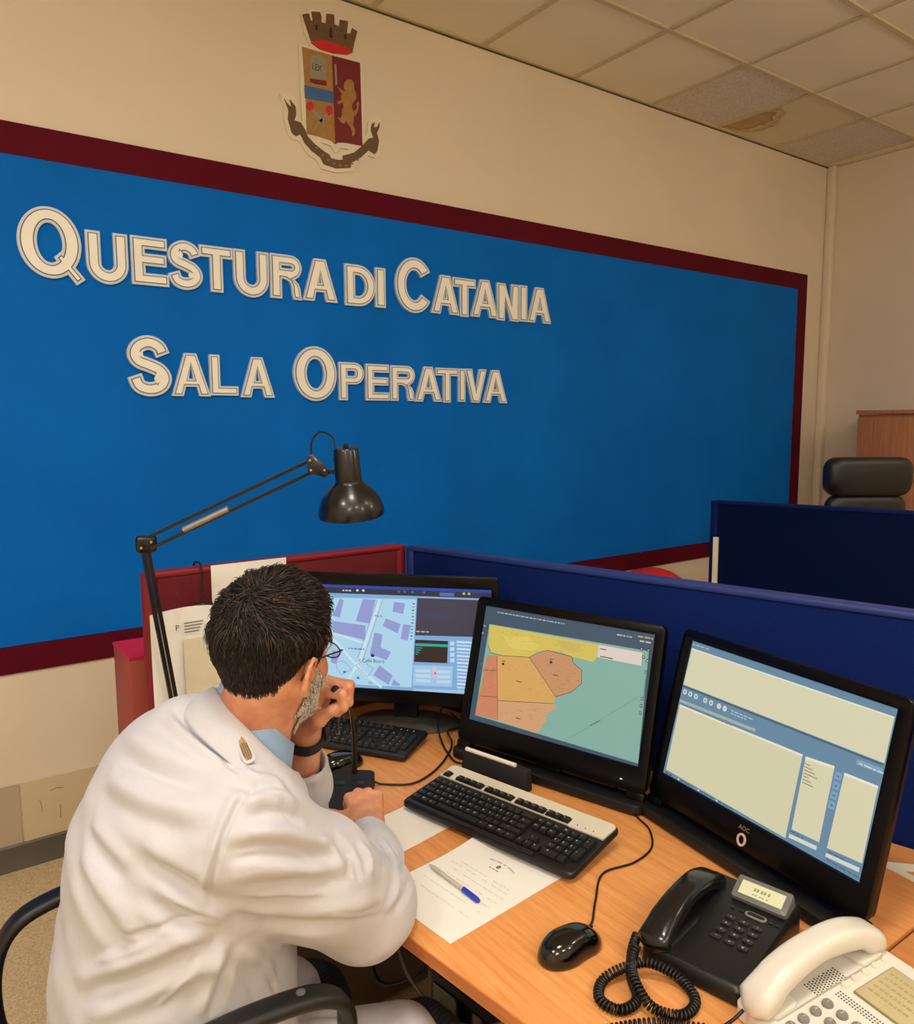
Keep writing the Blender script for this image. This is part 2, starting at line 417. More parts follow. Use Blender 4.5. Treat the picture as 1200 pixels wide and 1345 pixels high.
def ribbon(C, s):
    """constant-width stroke around an open centre line"""
    C = [Vector(p) for p in C]; L = []; R = []
    for i in range(len(C)):
        t = C[min(i + 1, len(C) - 1)] - C[max(i - 1, 0)]; t.normalize(); nn = Vector((-t.y, t.x)) * s / 2
        L.append(tuple(C[i] + nn)); R.append(tuple(C[i] - nn))
    return L + R[::-1]
def glyph(ch, w, h, s):
    q = s * .88                                     # horizontal strokes are a little thinner
    if ch == 'I': return [[(0, 0), (w, 0), (w, h), (0, h)]]
    if ch == 'L': return [[(0, 0), (w, 0), (w, q), (s, q), (s, h), (0, h)]]
    if ch == 'T':
        c = w / 2; return [[(c - s / 2, 0), (c + s / 2, 0), (c + s / 2, h - q), (w, h - q), (w, h), (0, h), (0, h - q), (c - s / 2, h - q)]]
    if ch == 'E':
        m = h * .53; return [[(0, 0), (w, 0), (w, q), (s, q), (s, m - q / 2), (w * .95, m - q / 2), (w * .95, m + q / 2), (s, m + q / 2), (s, h - q), (w * .98, h - q), (w * .98, h), (0, h)]]
    if ch == 'N': return [[(0, 0), (s, 0), (s, h * .60), (w - s * 1.05, 0), (w, 0), (w, h), (w - s, h), (w - s, h * .40), (s * 1.05, h), (0, h)]]
    if ch == 'V': return [[(w / 2 - s * .55, 0), (w / 2 + s * .55, 0), (w, h), (w - s * 1.08, h), (w / 2, s * 1.25), (s * 1.08, h), (0, h)]]
    if ch == 'A':
        c = w / 2; k = (c - s * .52) / h; y1 = h * .22; y2 = h * .22 + q * .85
        xl = lambda y: s * 1.08 + (c - s * 1.08) * y / (h - s * 1.05)
        return [[(0, 0), (s * 1.06, 0), (xl(y1) - .0, y1), (w - xl(y1), y1), (w - s * 1.06, 0), (w, 0), (c + s * .56, h), (c - s * .56, h)],
                [(xl(y2) + s * .12, y2), (w - xl(y2) - s * .12, y2), (c, h - s * 1.0)]]
    if ch == 'O' or ch == 'Q':
        b = 0
        o = arc(w / 2 if ch == 'O' else w * .48, h / 2, w / 2 if ch == 'O' else w * .48, h / 2, -90, 270, 40)[:-1]
        cx = w / 2 if ch == 'O' else w * .48
        return [o, arc(cx, h / 2, cx - s * 1.05, h / 2 - s * .92, -90, 270, 40)[:-1][::-1]]
    if ch == 'U':
        c = w / 2; r = (w - s) / 2
        return [ribbon([(s / 2, h), (s / 2, h * .6)] + arc(c, r * 1.02 + q / 2, r, r * 1.02, 180, 360, 18) + [(w - s / 2, h * .6), (w - s / 2, h)], s)]
    if ch == 'C':
        return [ribbon(arc(w / 2, h / 2, (w - s) / 2, (h - s) / 2, 33, 327, 34), s)]
    if ch == 'S':
        qq = s * .93; K = [(.95, .47), (.66, .84), (0, 1), (-.66, .84), (-.94, .5), (-.68, .2), (0, .03), (.7, -.18), (1, -.53), (.68, -.87), (0, -1), (-.7, -.86), (-1, -.42)]
        return [ribbon([(p.x, p.y) for p in spline([(w / 2 + x * (w - s) / 2, h / 2 + y * (h - qq) / 2, 0) for x, y in K], 4)], qq)]
    if ch == 'D':
        r = min(h / 2, w * .62); o = [(0, 0), (w - r, 0)] + arc(w - r, h / 2, r, h / 2, -88, 88, 18) + [(w - r, h), (0, h)]
        return [o, ([(s, q), (w - r, q)] + arc(w - r, h / 2, r - s, h / 2 - q, -85, 85, 14) + [(w - r, h - q), (s, h - q)])[::-1]]
    if ch in 'PR':
        bh = h * (.58 if ch == 'P' else .55); y = h - bh; r = bh / 2; rx = min(r, w * .5)
        if ch == 'P': o = [(0, 0), (s, 0), (s, y), (w - rx, y)] + arc(w - rx, y + r, rx, r, -85, 85, 14) + [(w - rx, h), (0, h)]
        else:
            y1 = y
            o = [(0, 0), (s, 0), (s, y1), (w * .46, y1), (w * .60, y1 - h * .05), (w * .66, y1 - h * .14), (w * .68, h * .1), (w * .73, 0), (w * 1.0, 0), (w * .97, h * .05), (w * .94, h * .26), (w * .88, h * .37), (w * .76, h * .455)] + [(w * .9, h * .52)] + arc(w - rx, y + r, rx, r, -18, 85, 10) + [(w - rx, h), (0, h)]
        return [o, ([(s, y + q), (w - rx, y + q)] + arc(w - rx, y + r, max(rx - s, .006), r - q, -80, 80, 8) + [(w - rx, h - q), (s, h - q)])[::-1]]
lett_w = mat('letter_edge_white', (206, 220, 228), .4, noise=.03)
lett_d = mat('letter_line_grey', (92, 88, 92), .5, noise=.03)
lett_f = mat('letter_face_cream', (250, 248, 236), .45, noise=.02)
LETTERS = [('Q',-5.1398,-4.9288,2.1113,2.353),('U',-4.9249,-4.7806,2.1116,2.292),('E',-4.7722,-4.6371,2.1185,2.2937),('S',-4.645,-4.5063,2.1144,2.2979),('T',-4.5205,-4.3875,2.1167,2.2912),('U',-4.3869,-4.2376,2.1119,2.2922),('R',-4.2334,-4.0919,2.1154,2.2935),('A',-4.0919,-3.9278,2.1182,2.2941),('D',-3.8923,-3.7386,2.1133,2.29),('I',-3.7408,-3.6875,2.1162,2.2895),('C',-3.6369,-3.4306,2.1061,2.3551),('A',-3.4428,-3.2774,2.1141,2.2929),('T',-3.3185,-3.1792,2.1095,2.2908),('A',-3.2105,-3.0374,2.1153,2.2962),('N',-3.0468,-2.904,2.1088,2.2914),('I',-2.9029,-2.8491,2.1131,2.293),('A',-2.8487,-2.6828,2.1129,2.2924),('S',-4.8096,-4.6414,1.708,1.9354),('A',-4.647,-4.4946,1.7114,1.8761),('L',-4.4985,-4.3825,1.7161,1.8749),('A',-4.3753,-4.2277,1.7099,1.873),('O',-4.1444,-3.9404,1.6986,1.9299),('P',-3.9311,-3.8051,1.704,1.8691),('E',-3.7979,-3.6743,1.7043,1.8664),('R',-3.6695,-3.5353,1.7042,1.8645),('A',-3.5383,-3.3838,1.7022,1.8653),('T',-3.4193,-3.2871,1.699,1.8631),('I',-3.2862,-3.2447,1.7037,1.8628),('V',-3.2486,-3.112,1.7006,1.8641),('A',-3.1343,-2.9806,1.7004,1.863)]
wallT = lambda x0, z0: (lambda x, y, z: (x, -z, y))
where = ['large capital Q that opens the upper word', 'first letter U of the upper line, next to the large Q', 'letter E in the upper line', 'letter S in the upper line, between E and T', 'first letter T of the upper line, after the S', 'second letter U of the upper line, between T and R', 'letter R in the upper line', 'letter A at the end of the first upper word, after R', 'letter D of the short upper word', 'letter I of the short upper word, after D',
 'large capital C in the upper line', 'letter A right after the large C', 'second letter T of the upper line, between two letters A', 'letter A between T and N in the upper line', 'letter N in the upper line', 'letter I between N and the last A in the upper line', 'letter A that ends the upper line, rightmost',
 'large capital S that opens the lower line', 'letter A right after the large S in the lower line', 'letter L in the lower line', 'letter A that ends the first lower word, after L', 'large capital O in the lower line', 'letter P in the lower line', 'letter E in the lower line', 'letter R in the lower line', 'letter A between R and T in the lower line', 'letter T in the lower line', 'letter I between T and V in the lower line', 'letter V in the lower line', 'letter A that ends the lower line']
for k, (ch, x0, x1, z0, z1) in enumerate(LETTERS):
    big = (z1 - z0) > .2
    s = .058 if big else (.05 if z0 > 2 else .042)
    x1 -= .0012; wdt = x1 - x0; hgt = z1 - z0
    P = glyph(ch, wdt, hgt, min(s, wdt)); P = [ccw(P[0], True)] + [ccw(q, False) for q in P[1:]]
    e1, e2 = (.009, .0125) if big else ((.0085, .0115) if z0 > 2 else (.0075, .0102))
    t = thing('wall_letter', 'cream white-edged raised ' + where[k], 'letter', (x0, -.0065 - .0006 * (k % 2), z0), group='raised letters on the blue wall')
    T = lambda x, y, z: (x, -z, y)
    extra = None
    if ch == 'Q':
        tail = ccw([(wdt * .53, hgt * .30), (wdt * .65, hgt * .40), (wdt * 1.0, hgt * .02), (wdt * .86, -hgt * .07)], True)
        extra = tail
    A = MB().prism(P, 0, .014, T)
    if extra: A.prism([extra], 0, .0138, T)
    A.obj('white_edge', lett_w, t, smooth=30)
    B = MB().prism([inset(q, e1) for q in P], .0141, .0152, T)
    if extra: B.prism([inset(extra, e1)], .0141, .0151, T)
    B.obj('outline', lett_d, t, smooth=30)
    Cc = MB().prism([inset(q, e2) for q in P], .0153, .0168, T)
    if extra: Cc.prism([inset(extra, e2)], .0153, .0167, T)
    Cc.obj('face', lett_f, t, smooth=30)

# ---------------------------------------------------------------- coat of arms
back_crown=[(-0.144,0.3071),(-0.1154,0.3219),(-0.0986,0.3392),(-0.0619,0.3433),(-0.0412,0.336),(-0.0336,0.3418),(0.0054,0.3517),(0.0176,0.3365),(0.0334,0.3383),(0.0719,0.3409),(0.0863,0.3233),(0.1149,0.3202),(0.1209,0.2962),(0.098,0.2095),(0.0859,0.1945),(0.0136,0.1801),(-0.0492,0.1775),(-0.104,0.1926),(-0.127,0.2363)]
crown=[(-0.1369,0.3039),(-0.1078,0.3157),(-0.1,0.2907),(-0.0891,0.2911),(-0.0953,0.326),(-0.0585,0.3348),(-0.0514,0.3226),(-0.0533,0.2973),(-0.031,0.2981),(-0.0275,0.3372),(0.0064,0.3441),(0.0085,0.326),(0.0073,0.3054),(0.0307,0.3027),(0.0339,0.3304),(0.0717,0.3354),(0.0706,0.3163),(0.0648,0.2866),(0.0816,0.2879),(0.0913,0.3138),(0.1159,0.3069),(0.099,0.2534),(0.0918,0.2216),(0.0403,0.2273),(-0.0353,0.2301),(-0.1005,0.2109)]
crown_red=[(-0.1025,0.2051),(-0.085,0.217),(-0.0478,0.2295),(0.0149,0.2315),(0.066,0.2274),(0.0929,0.2164),(0.0653,0.2002),(0.0012,0.1893),(-0.0612,0.1893)]
slits=[[(-0.0803,0.2778),(-0.0723,0.28),(-0.0703,0.261),(-0.0814,0.2591)],[(-0.0152,0.2849),(-0.0057,0.2875),(-0.0023,0.2484),(-0.0193,0.2465)],[(0.0517,0.2778),(0.0608,0.2802),(0.0629,0.2613),(0.05,0.259)]]
shield_back=[(-0.1553,0.1897),(-0.055,0.1909),(0.0394,0.192),(0.1338,0.1939),(0.1449,0.1856),(0.1464,-0.1545),(0.1226,-0.1731),(0.0238,-0.1835),(0.0012,-0.2099),(-0.021,-0.1811),(-0.1299,-0.1724),(-0.1459,-0.1595),(-0.1522,-0.0065)]
shield_l=[(-0.1407,0.1794),(-0.0072,0.1802),(-0.0004,-0.1732),(-0.0205,-0.1618),(-0.077,-0.1565),(-0.1294,-0.1562),(-0.1309,-0.0017)]
shield_r=[(-0.0072,0.1802),(0.127,0.1839),(0.131,-0.1546),(0.0439,-0.1575),(0.0146,-0.1632),(-0.0004,-0.1732)]
band=[(-0.136,0.0316),(-0.0046,0.0379),(-0.0032,-0.0096),(-0.1351,-0.0185)]
tablet=[(-0.1069,0.1365),(-0.0959,0.1577),(-0.068,0.1674),(-0.0434,0.163),(-0.035,0.1491),(-0.037,0.0735),(-0.1088,0.0698)]
book=[(-0.1108,0.064),(-0.0346,0.0714),(-0.0351,0.0524),(-0.0898,0.0477),(-0.1093,0.0511)]
sword=[(0.0039,0.148),(0.0129,0.1491),(0.0146,0.0667),(0.0057,0.0663)]
lion=[(0.063,0.1015),(0.0839,0.1048),(0.0953,0.091),(0.0936,0.0714),(0.105,0.0547),(0.1038,0.0295),(0.0883,0.015),(0.0813,-0.0086),(0.0927,-0.0228),(0.0908,-0.0509),(0.0849,-0.0799),(0.0964,-0.0942),(0.0932,-0.1172),(0.0786,-0.1257),(0.0816,-0.1084),(0.0716,-0.0882),(0.0588,-0.077),(0.0539,-0.0642),(0.0443,-0.0827),(0.0264,-0.0782),(0.0139,-0.0616),(0.0267,-0.0633),(0.0349,-0.0462),(0.0327,-0.0302),(0.0421,-0.0144),(0.04,0.0043),(0.0185,-0.0087),(0.0129,-0.0017),(0.0351,0.0142),(0.0289,0.0237),(0.0369,0.0364),(0.0219,0.0521),(0.0145,0.064),(0.036,0.0526),(0.0521,0.0508),(0.044,0.0654),(0.0497,0.0858)]
tail=[(0.0927,-0.0228),(0.1077,-0.0029),(0.1034,0.0128),(0.1149,0.0265),(0.1186,0.0134),(0.1093,-0.0192),(0.0962,-0.0442)]
torch1=[(-0.1293,-0.0492),(-0.1166,-0.0331),(-0.0983,-0.0344),(-0.0974,-0.0476),(-0.0593,-0.0825),(-0.0443,-0.1065),(-0.0508,-0.1133),(-0.0752,-0.0912),(-0.1083,-0.0633)]
torch2=[(-0.0393,-0.0349),(-0.0232,-0.0233),(-0.0107,-0.0287),(-0.0145,-0.0513),(-0.0306,-0.0629),(-0.0693,-0.1035),(-0.0983,-0.1446),(-0.1044,-0.1404),(-0.0753,-0.0967),(-0.0399,-0.0567)]
flame1=[(-0.1307,-0.0548),(-0.1258,-0.0351),(-0.1091,-0.0261),(-0.0952,-0.0353),(-0.0989,-0.0559),(-0.1163,-0.0651)]
flame2=[(-0.0427,-0.0465),(-0.0392,-0.0311),(-0.022,-0.023),(-0.0095,-0.0311),(-0.0126,-0.0536),(-0.0306,-0.0645)]
ribbon_p=[(-0.2259,-0.0415),(-0.2105,-0.0591),(-0.1931,-0.0684),(-0.2022,-0.0378),(-0.1779,-0.0598),(-0.1752,-0.091),(-0.1844,-0.1152),(-0.1556,-0.1188),(-0.1381,-0.1419),(-0.1266,-0.1664),(-0.0965,-0.1902),(-0.0534,-0.2119),(-0.0284,-0.2209),(-0.0224,-0.2335),(0.0161,-0.2348),(0.0356,-0.2285),(0.0347,-0.2131),(0.0889,-0.1907),(0.1296,-0.1549),(0.1641,-0.1172),(0.188,-0.1096),(0.175,-0.0783),(0.1802,-0.0546),(0.194,-0.0433),(0.1895,-0.0668),(0.2074,-0.0603),(0.2188,-0.0381),(0.217,-0.0612),(0.2041,-0.0865),(0.2145,-0.1186),(0.204,-0.1634),(0.1914,-0.1772),(0.1631,-0.1655),(0.1219,-0.2042),(0.0747,-0.2353),(0.071,-0.2556),(0.0023,-0.2706),(-0.0548,-0.2642),(-0.0699,-0.2395),(-0.1097,-0.2198),(-0.1397,-0.1958),(-0.1582,-0.1647),(-0.1784,-0.1756),(-0.1961,-0.1669),(-0.2123,-0.1147),(-0.2071,-0.082)]
ribbon_back=[(-0.2418,-0.0269),(-0.2121,-0.0149),(-0.1827,-0.0213),(-0.1626,-0.0512),(-0.1612,-0.104),(-0.1372,-0.1123),(-0.1109,-0.1525),(-0.0465,-0.1887),(-0.0091,-0.2146),(0.0266,-0.1996),(0.0895,-0.1682),(0.13,-0.1379),(0.1578,-0.093),(0.1655,-0.0464),(0.1999,-0.0223),(0.2307,-0.0271),(0.226,-0.0907),(0.2323,-0.1237),(0.2211,-0.1717),(0.1966,-0.1933),(0.1626,-0.1882),(0.0943,-0.2459),(0.0872,-0.2668),(0.0019,-0.2873),(-0.0679,-0.283),(-0.0828,-0.2556),(-0.1286,-0.2341),(-0.1638,-0.1898),(-0.1939,-0.1904),(-0.2142,-0.1732),(-0.2301,-0.1185),(-0.2261,-0.0861)]
coa = thing('coat_of_arms', 'painted coat of arms with turreted crown, shield and ribbon above the blue panel', 'emblem', (-3.92, 0, 2.95))
cT = lambda x, y, z: (x, -z, y)
em_w = mat('emblem_white', (232, 222, 196), .6, noise=.03)
em_b = mat('emblem_brown', (108, 80, 48), .6, noise=.15, nscale=60)
em_g = mat('emblem_gold', (168, 124, 62), .5, noise=.15, nscale=50)
em_r = mat('emblem_red', (200, 34, 40), .5, noise=.05); em_m = mat('emblem_crimson', (116, 22, 34), .5, noise=.08)
em_bl = mat('emblem_blue', (60, 104, 158), .5, noise=.06); em_gr = mat('emblem_grey', (150, 144, 124), .5, noise=.1, nscale=60)
em_k = mat('emblem_ink', (44, 34, 26), .6, noise=.05)
def part(nm, P, z0, z1, m_, par=coa, lab=None):
    o = MB().prism([P], z0, z1, cT).obj(nm, m_, par, smooth=0)
    if lab: o['label'] = lab
    return o
rbk = part('ribbon_backing', ribbon_back, .0, .008, em_w); part('crown_backing', back_crown, .0, .0082, em_w); part('shield_backing', shield_back, .0, .0085, em_w)
cr = part('crown', crown, .0083, .013, em_b)
part('crown_lining', crown_red, .0083, .0145, em_r)
for q in slits: part('slit', q, .0125, .0137, em_k, cr)
sl = part('shield_half', shield_l, .0086, .0115, em_g, lab='gold left half of the shield'); sr = part('shield_half', shield_r, .0086, .0115, em_m, lab='crimson right half of the shield')
part('blue_band', band, .0112, .0125, em_bl)
tb = part('law_tablet', tablet, .0112, .0125, em_gr); part('book', book, .0112, .0125, em_m)
tx = MB(); put_text(tx, 'LEX', .036, lambda x, y: (x, -.0127, y), None, tablet[0][0] + .006, tablet[0][1] - .034, sx=.75); tx.obj('lettering', em_k, tb, smooth=0)
for nm, P, m_ in (('torch', torch1, em_gr), ('torch', torch2, em_gr)): part(nm, P, .0112, .0122, m_)
part('flame', flame1, .0112, .0128, em_r); part('flame', flame2, .0112, .0128, em_r)
part('sword', sword, .0112, .0125, em_gr); part('lion', lion, .0112, .0127, em_g); part('lion_tail', tail, .0112, .0127, em_g)
rb = part('ribbon', ribbon_p, .0083, .0125, em_b, lab='bronze coloured motto ribbon')
for a, b in (((400, 1080), (445, 1150)), ((610, 1180), (615, 1240))): pass
_m = [(-.088, -.205), (-.06, -.228), (-.035, -.243), (-.008, -.253), (.02, -.256), (.048, -.252), (.078, -.238), (.105, -.218)]
for k, (x, y) in enumerate(_m): MB().box((x, -.0128, y), (.012, .0006, .006)).obj('motto_mark', em_g, rb, smooth=0)

# ---------------------------------------------------------------- partitions
ZP = 1.225
def partition(name, label, a, b, top, m_, th=.045, bottom=.05, trimm=None):
    a = Vector((a[0], a[1], 0)); b = Vector((b[0], b[1], 0)); d = b - a; L = d.length
    t = thing(name, label, 'partition', a, math.atan2(d.y, d.x))
    MB().box((L / 2, 0, (top + bottom) / 2), (L - .03, th * .8, top - bottom - .03)).obj('fabric_panel', m_, t, smooth=0, bevel=.004)
    tm = trimm or m_
    MB().tube([(0, 0, 0), (0, 0, top - .004)], th / 2 * 1.0, 10).obj('post', tm, t); MB().tube([(L, 0, 0), (L, 0, top - .004)], th / 2, 10).obj('post', tm, t)
    MB().box((L / 2, 0, top - .008), (L, th, .016)).obj('top_rail', tm, t, smooth=0, bevel=.005)
    return t
bluerail = mat('blue_rail', (36, 56, 124), .4, noise=.05)
marrail = mat('maroon_rail', (130, 18, 32), .5, noise=.05)
partition('partition_screen', 'maroon fabric desk screen behind the man with papers clipped to it', (-5.02, -1.03), (-4.262, -1.03), ZP, maroonf, trimm=marrail)
partition('partition_screen', 'long blue fabric partition right behind the two front monitors', (-4.235, -1.075), (-3.74, -3.02), ZP, navy, trimm=bluerail)
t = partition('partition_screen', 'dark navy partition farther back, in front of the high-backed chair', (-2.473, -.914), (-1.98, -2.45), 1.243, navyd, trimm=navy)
MB().box((.013, -.024, .86), (.022, .012, .43)).obj('white_edge_strip', mat('strip_cream', (236, 228, 200), .5, noise=.03), t, smooth=0)
# red soft thing between the partitions
rc = MB()
for c, r in (((0, 0, .10), (.15, .17, .10)), ((.05, -.12, .07), (.10, .11, .08)), ((-.06, .12, .06), (.1, .1, .07))): rc.ell(c, r, 16, 10)
redc = mat('red_cloth', (206, 28, 30), .8, noise=.1, nscale=9, bump=.5, bscale=30)
tag(rc.obj('folded_jacket', redc, smooth=180), 'bright red folded garment seen over the blue partition', 'clothing').location = (-2.62, -.68, .707)
t = thing('side_cabinet', 'low pale cabinet between the two blue partitions, under the red garment', 'cabinet', (-2.66, -.66, 0))
MB().box((0, 0, .36), (.5, .62, .66)).obj('body', cabwood, t, smooth=0, bevel=.003); MB().box((0, 0, .695), (.54, .66, .02)).obj('top', cabwood, t, smooth=0, bevel=.003)
MB().box((-.256, 0, .36), (.012, .58, .60)).obj('door', cabwood, t, smooth=0, bevel=.002); MB().box((0, 0, .015), (.46, .58, .03)).obj('plinth', blkmatte, t, smooth=0)

# papers and hook on the maroon screen
ink = (120, 116, 108)
def sheet(name, label, pts, prints, m_=None, cat='paper', curl=None):
    pass
wp = MB().box((-4.76, -1.0565, 1.125), (.215, .0015, .205)).obj('pinned_sheet', paper_m, smooth=0); tag(wp, 'blank white sheet pinned at the top of the maroon screen', 'paper')
t = thing('clipped_papers', 'white printed papers hanging from a hook on the maroon screen, left of the man', 'papers', (-4.95, -1.07, 1.12))
P_ = MB(); n = 14
rows = []
for j in range(9):
    z = -.34 * j / 8; rows.append([Vector((-.085 + .19 * i / n, -.004 - .012 * math.sin(i / n * 3) - .008 * (j / 8) ** 2, z + (.012 * math.sin(i / n * PI) if j == 0 else 0))) for i in range(n + 1)])
vs = [p for r in rows for p in r]; fs = [(j * (n + 1) + i, (j + 1) * (n + 1) + i, (j + 1) * (n + 1) + i + 1, j * (n + 1) + i + 1) for j in range(8) for i in range(n)]
P_.add(vs, fs); P_.obj('paper', paper_m, t, smooth=180)
pr = MB(); pT = lambda x, y: (x, -.0225 - .008 * (y / .34) ** 2, y)
put_text(pr, 'P', .020, pT, (70, 66, 60), -.028, -.045)
for k in range(4): pr.poly([(-.005, -.028 - k * .008), (.045 - k * .004, -.028 - k * .008), (.045 - k * .004, -.031 - k * .008), (-.005, -.031 - k * .008)], pT, ink)
pr.obj('print', attr_mat('ink_print'), t, smooth=0)['kind'] = 'stuff'
folder = mat('clear_folder', (216, 206, 176), .3, noise=.05)
MB().box((.055, -.028, -.20), (.13, .003, .26)).obj('plastic_sleeve', folder, t, smooth=0, bevel=.001, seg=1)
hk = thing('hanging_hook', 'black metal hook over the top rail of the maroon screen', 'hook', (-4.895, -1.03, ZP))
MB().tube(spline([(0, .03, -.03), (0, .026, .004), (0, 0, .012), (0, -.03, .004), (0, -.036, -.05), (0, -.037, -.09)]), .003, 6).obj('rod', blkpaint, hk)
MB().box((-.002, -.042, -.098), (.05, .014, .014)).obj('clip', blkpaint, hk, smooth=0, bevel=.003)

# red box file left of the lamp
t = thing('red_box', 'red cardboard box standing left of the lamp, brighter on its top', 'box', (-4.948, -.80, 0))
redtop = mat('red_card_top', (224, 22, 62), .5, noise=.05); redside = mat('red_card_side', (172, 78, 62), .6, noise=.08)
MB().box((0, .07, .47), (.17, .20, .94)).obj('body', redside, t, smooth=0, bevel=.002); MB().box((0, .07, .944), (.174, .204, .008)).obj('lid', redtop, t, smooth=0)

# ---------------------------------------------------------------- desks
DZ = .74
def edge_x(y): return -4.891 - (y + 2.053) * .125
def back_x(y): return -4.235 - (y + 1.075) * .2545 - .03
def desktop(pts, T0=DZ - .026, T1=DZ):
    return MB().prism([ccw(pts)], T0, T1, lambda x, y, z: (x, y, z))
t = thing('office_desk', 'long beech desk carrying the three monitors', 'desk', (0, 0, 0)); DESK1 = t
top = desktop([(edge_x(-1.06), -1.06), (edge_x(-2.56), -2.56), (back_x(-2.56), -2.56), (back_x(-1.12), -1.12), (-4.30, -1.06)]).obj('desktop', deskwood, t, smooth=0, bevel=.0025)
ez0, ez1 = -1.062, -2.558
MB().add([(edge_x(ez0) - .0015, ez0, DZ - .025), (edge_x(ez1) - .0015, ez1, DZ - .025), (edge_x(ez1) - .0015, ez1, DZ - .003), (edge_x(ez0) - .0015, ez0, DZ - .003),
          (edge_x(ez0) + .001, ez0, DZ - .025), (edge_x(ez1) + .001, ez1, DZ - .025), (edge_x(ez1) + .001, ez1, DZ - .003), (edge_x(ez0) + .001, ez0, DZ - .003)],
         [(0, 1, 2, 3), (7, 6, 5, 4), (0, 4, 5, 1), (3, 2, 6, 7), (0, 3, 7, 4), (1, 5, 6, 2)]).obj('edge_band', edgewood, t, smooth=0)
steel = mat('dark_steel', (34, 34, 36), .45, .3, noise=.1)
greyp = mat('grey_laminate', (150, 142, 128), .6, noise=.05)
for x, y in ((-4.62, -1.22), (-4.5, -2.46), (-4.62, -2.46), (-4.45, -1.62)):
    MB().box((x, y, (DZ - .026) / 2), (.045, .045, DZ - .027)).obj('leg', steel, t, smooth=0, bevel=.004)
MB().box((-4.55, -1.84, DZ - .05), (.04, 1.2, .04)).obj('crossbeam', steel, t, smooth=0)
MB().add([(-4.33, -1.12, .12), (-4.06, -2.5, .12), (-4.06, -2.5, .7), (-4.33, -1.12, .7), (-4.312, -1.12, .12), (-4.042, -2.5, .12), (-4.042, -2.5, .7), (-4.312, -1.12, .7)], [(0, 1, 2, 3), (7, 6, 5, 4), (0, 4, 5, 1), (3, 2, 6, 7), (0, 3, 7, 4), (1, 5, 6, 2)]).obj('modesty_panel', greyp, t, smooth=0)
t = thing('office_desk', 'second beech desk beyond the joint, under the white telephone, with a white figure', 'desk', (0, 0, 0))
desktop([(edge_x(-2.566), -2.566), (edge_x(-3.3), -3.3), (-3.70, -3.3), (back_x(-2.566), -2.566)]).obj('desktop', deskwood, t, smooth=0, bevel=.0025)
for x, y in ((-4.7, -2.66), (-4.7, -3.24), (-3.9, -2.7), (-3.9, -3.24)): MB().box((x, y, (DZ - .026) / 2), (.045, .045, DZ - .027)).obj('leg', steel, t, smooth=0, bevel=.004)
st = MB(); a4 = math.radians(-97)
s4T = lambda x, y: (-4.03 + x * math.cos(a4) - y * math.sin(a4), -2.435 + x * math.sin(a4) + y * math.cos(a4), DZ + .0006)
st.prism([ccw([(0, 0), (.085, 0), (.085, -.03), (.105, -.03), (.105, 0), (.125, 0), (.125, .02), (.105, .02), (.105, .12), (.08, .12), (0, .022)]), ccw([(.035, .02), (.085, .02), (.085, .085)], False)], 0, .0005, lambda x, y, z: (s4T(x, y)[0], s4T(x, y)[1], DZ + .0003 + z))
tag(st.obj('number_sticker', mat('sticker_white', (244, 238, 220), .5, noise=.02), smooth=0), 'white adhesive figure 4 on the desk right of the monitor', 'sticker')

# under the desk
dk = mat('brown_laminate', (104, 86, 68), .6, noise=.1)
MB().box((-4.655, -1.36, .36), (.53, .018, .70)).obj('side_panel', dk, DESK1, smooth=0, bevel=.001, seg=1)
t = thing('computer_tower', 'dark computer case standing on the floor under the desk', 'computer', (-4.445, -1.88, 0), -PI / 2 + .12)
MB().slab(.20, .44, .015, .43, .008, .003).obj('case', blk, t); MB().box((0, -.2215, .22), (.17, .006, .38)).obj('front_panel', blkgloss, t, smooth=0, bevel=.002)
for sx in (-1, 1):
    for sy in (-1, 1): MB().lathe([(.014, 0), (.014, .016)], 10, Matrix.Translation((sx * .07, sy * .18, 0))).obj('foot', blkmatte, t)
def cable(name, label, pts, r=.003, n=6, m_=None, cat='cable', sp=8):
    return tag(MB().tube(spline(pts, sp), r, n).obj(name, m_ or cable_m, smooth=180), label, cat)
cable('power_cable', 'thick black cable drooping under the desk by the knee', [(-4.62, -1.44, .68), (-4.66, -1.52, .40), (-4.70, -1.62, .30), (-4.67, -1.74, .37), (-4.62, -1.81, .50), (-4.60, -1.84, .66)], .005)
grcab = mat('grey_cable', (112, 108, 92), .5, noise=.1)
cable('network_cable', 'thin grey cable hanging in a loop under the desk edge', [(-4.78, -1.80, .70), (-4.77, -1.86, .5), (-4.71, -1.96, .42), (-4.62, -2.03, .44), (-4.54, -2.06, .56), (-4.50, -2.08, .69)], .0035, m_=grcab)
cable('power_cable', 'black cable lying on the floor under the desk', [(-4.56, -1.5, .02), (-4.50, -1.62, .03), (-4.42, -1.72, .012), (-4.33, -1.62, .02), (-4.22, -1.6, .008), (-4.15, -1.5, .008)], .006)
cable('power_cable', 'black cable tangled beside the desk leg', [(-4.50, -1.68, .36), (-4.52, -1.73, .18), (-4.44, -1.72, .05), (-4.52, -1.6, .012), (-4.4, -1.5, .012), (-4.3, -1.52, .02)], .006)

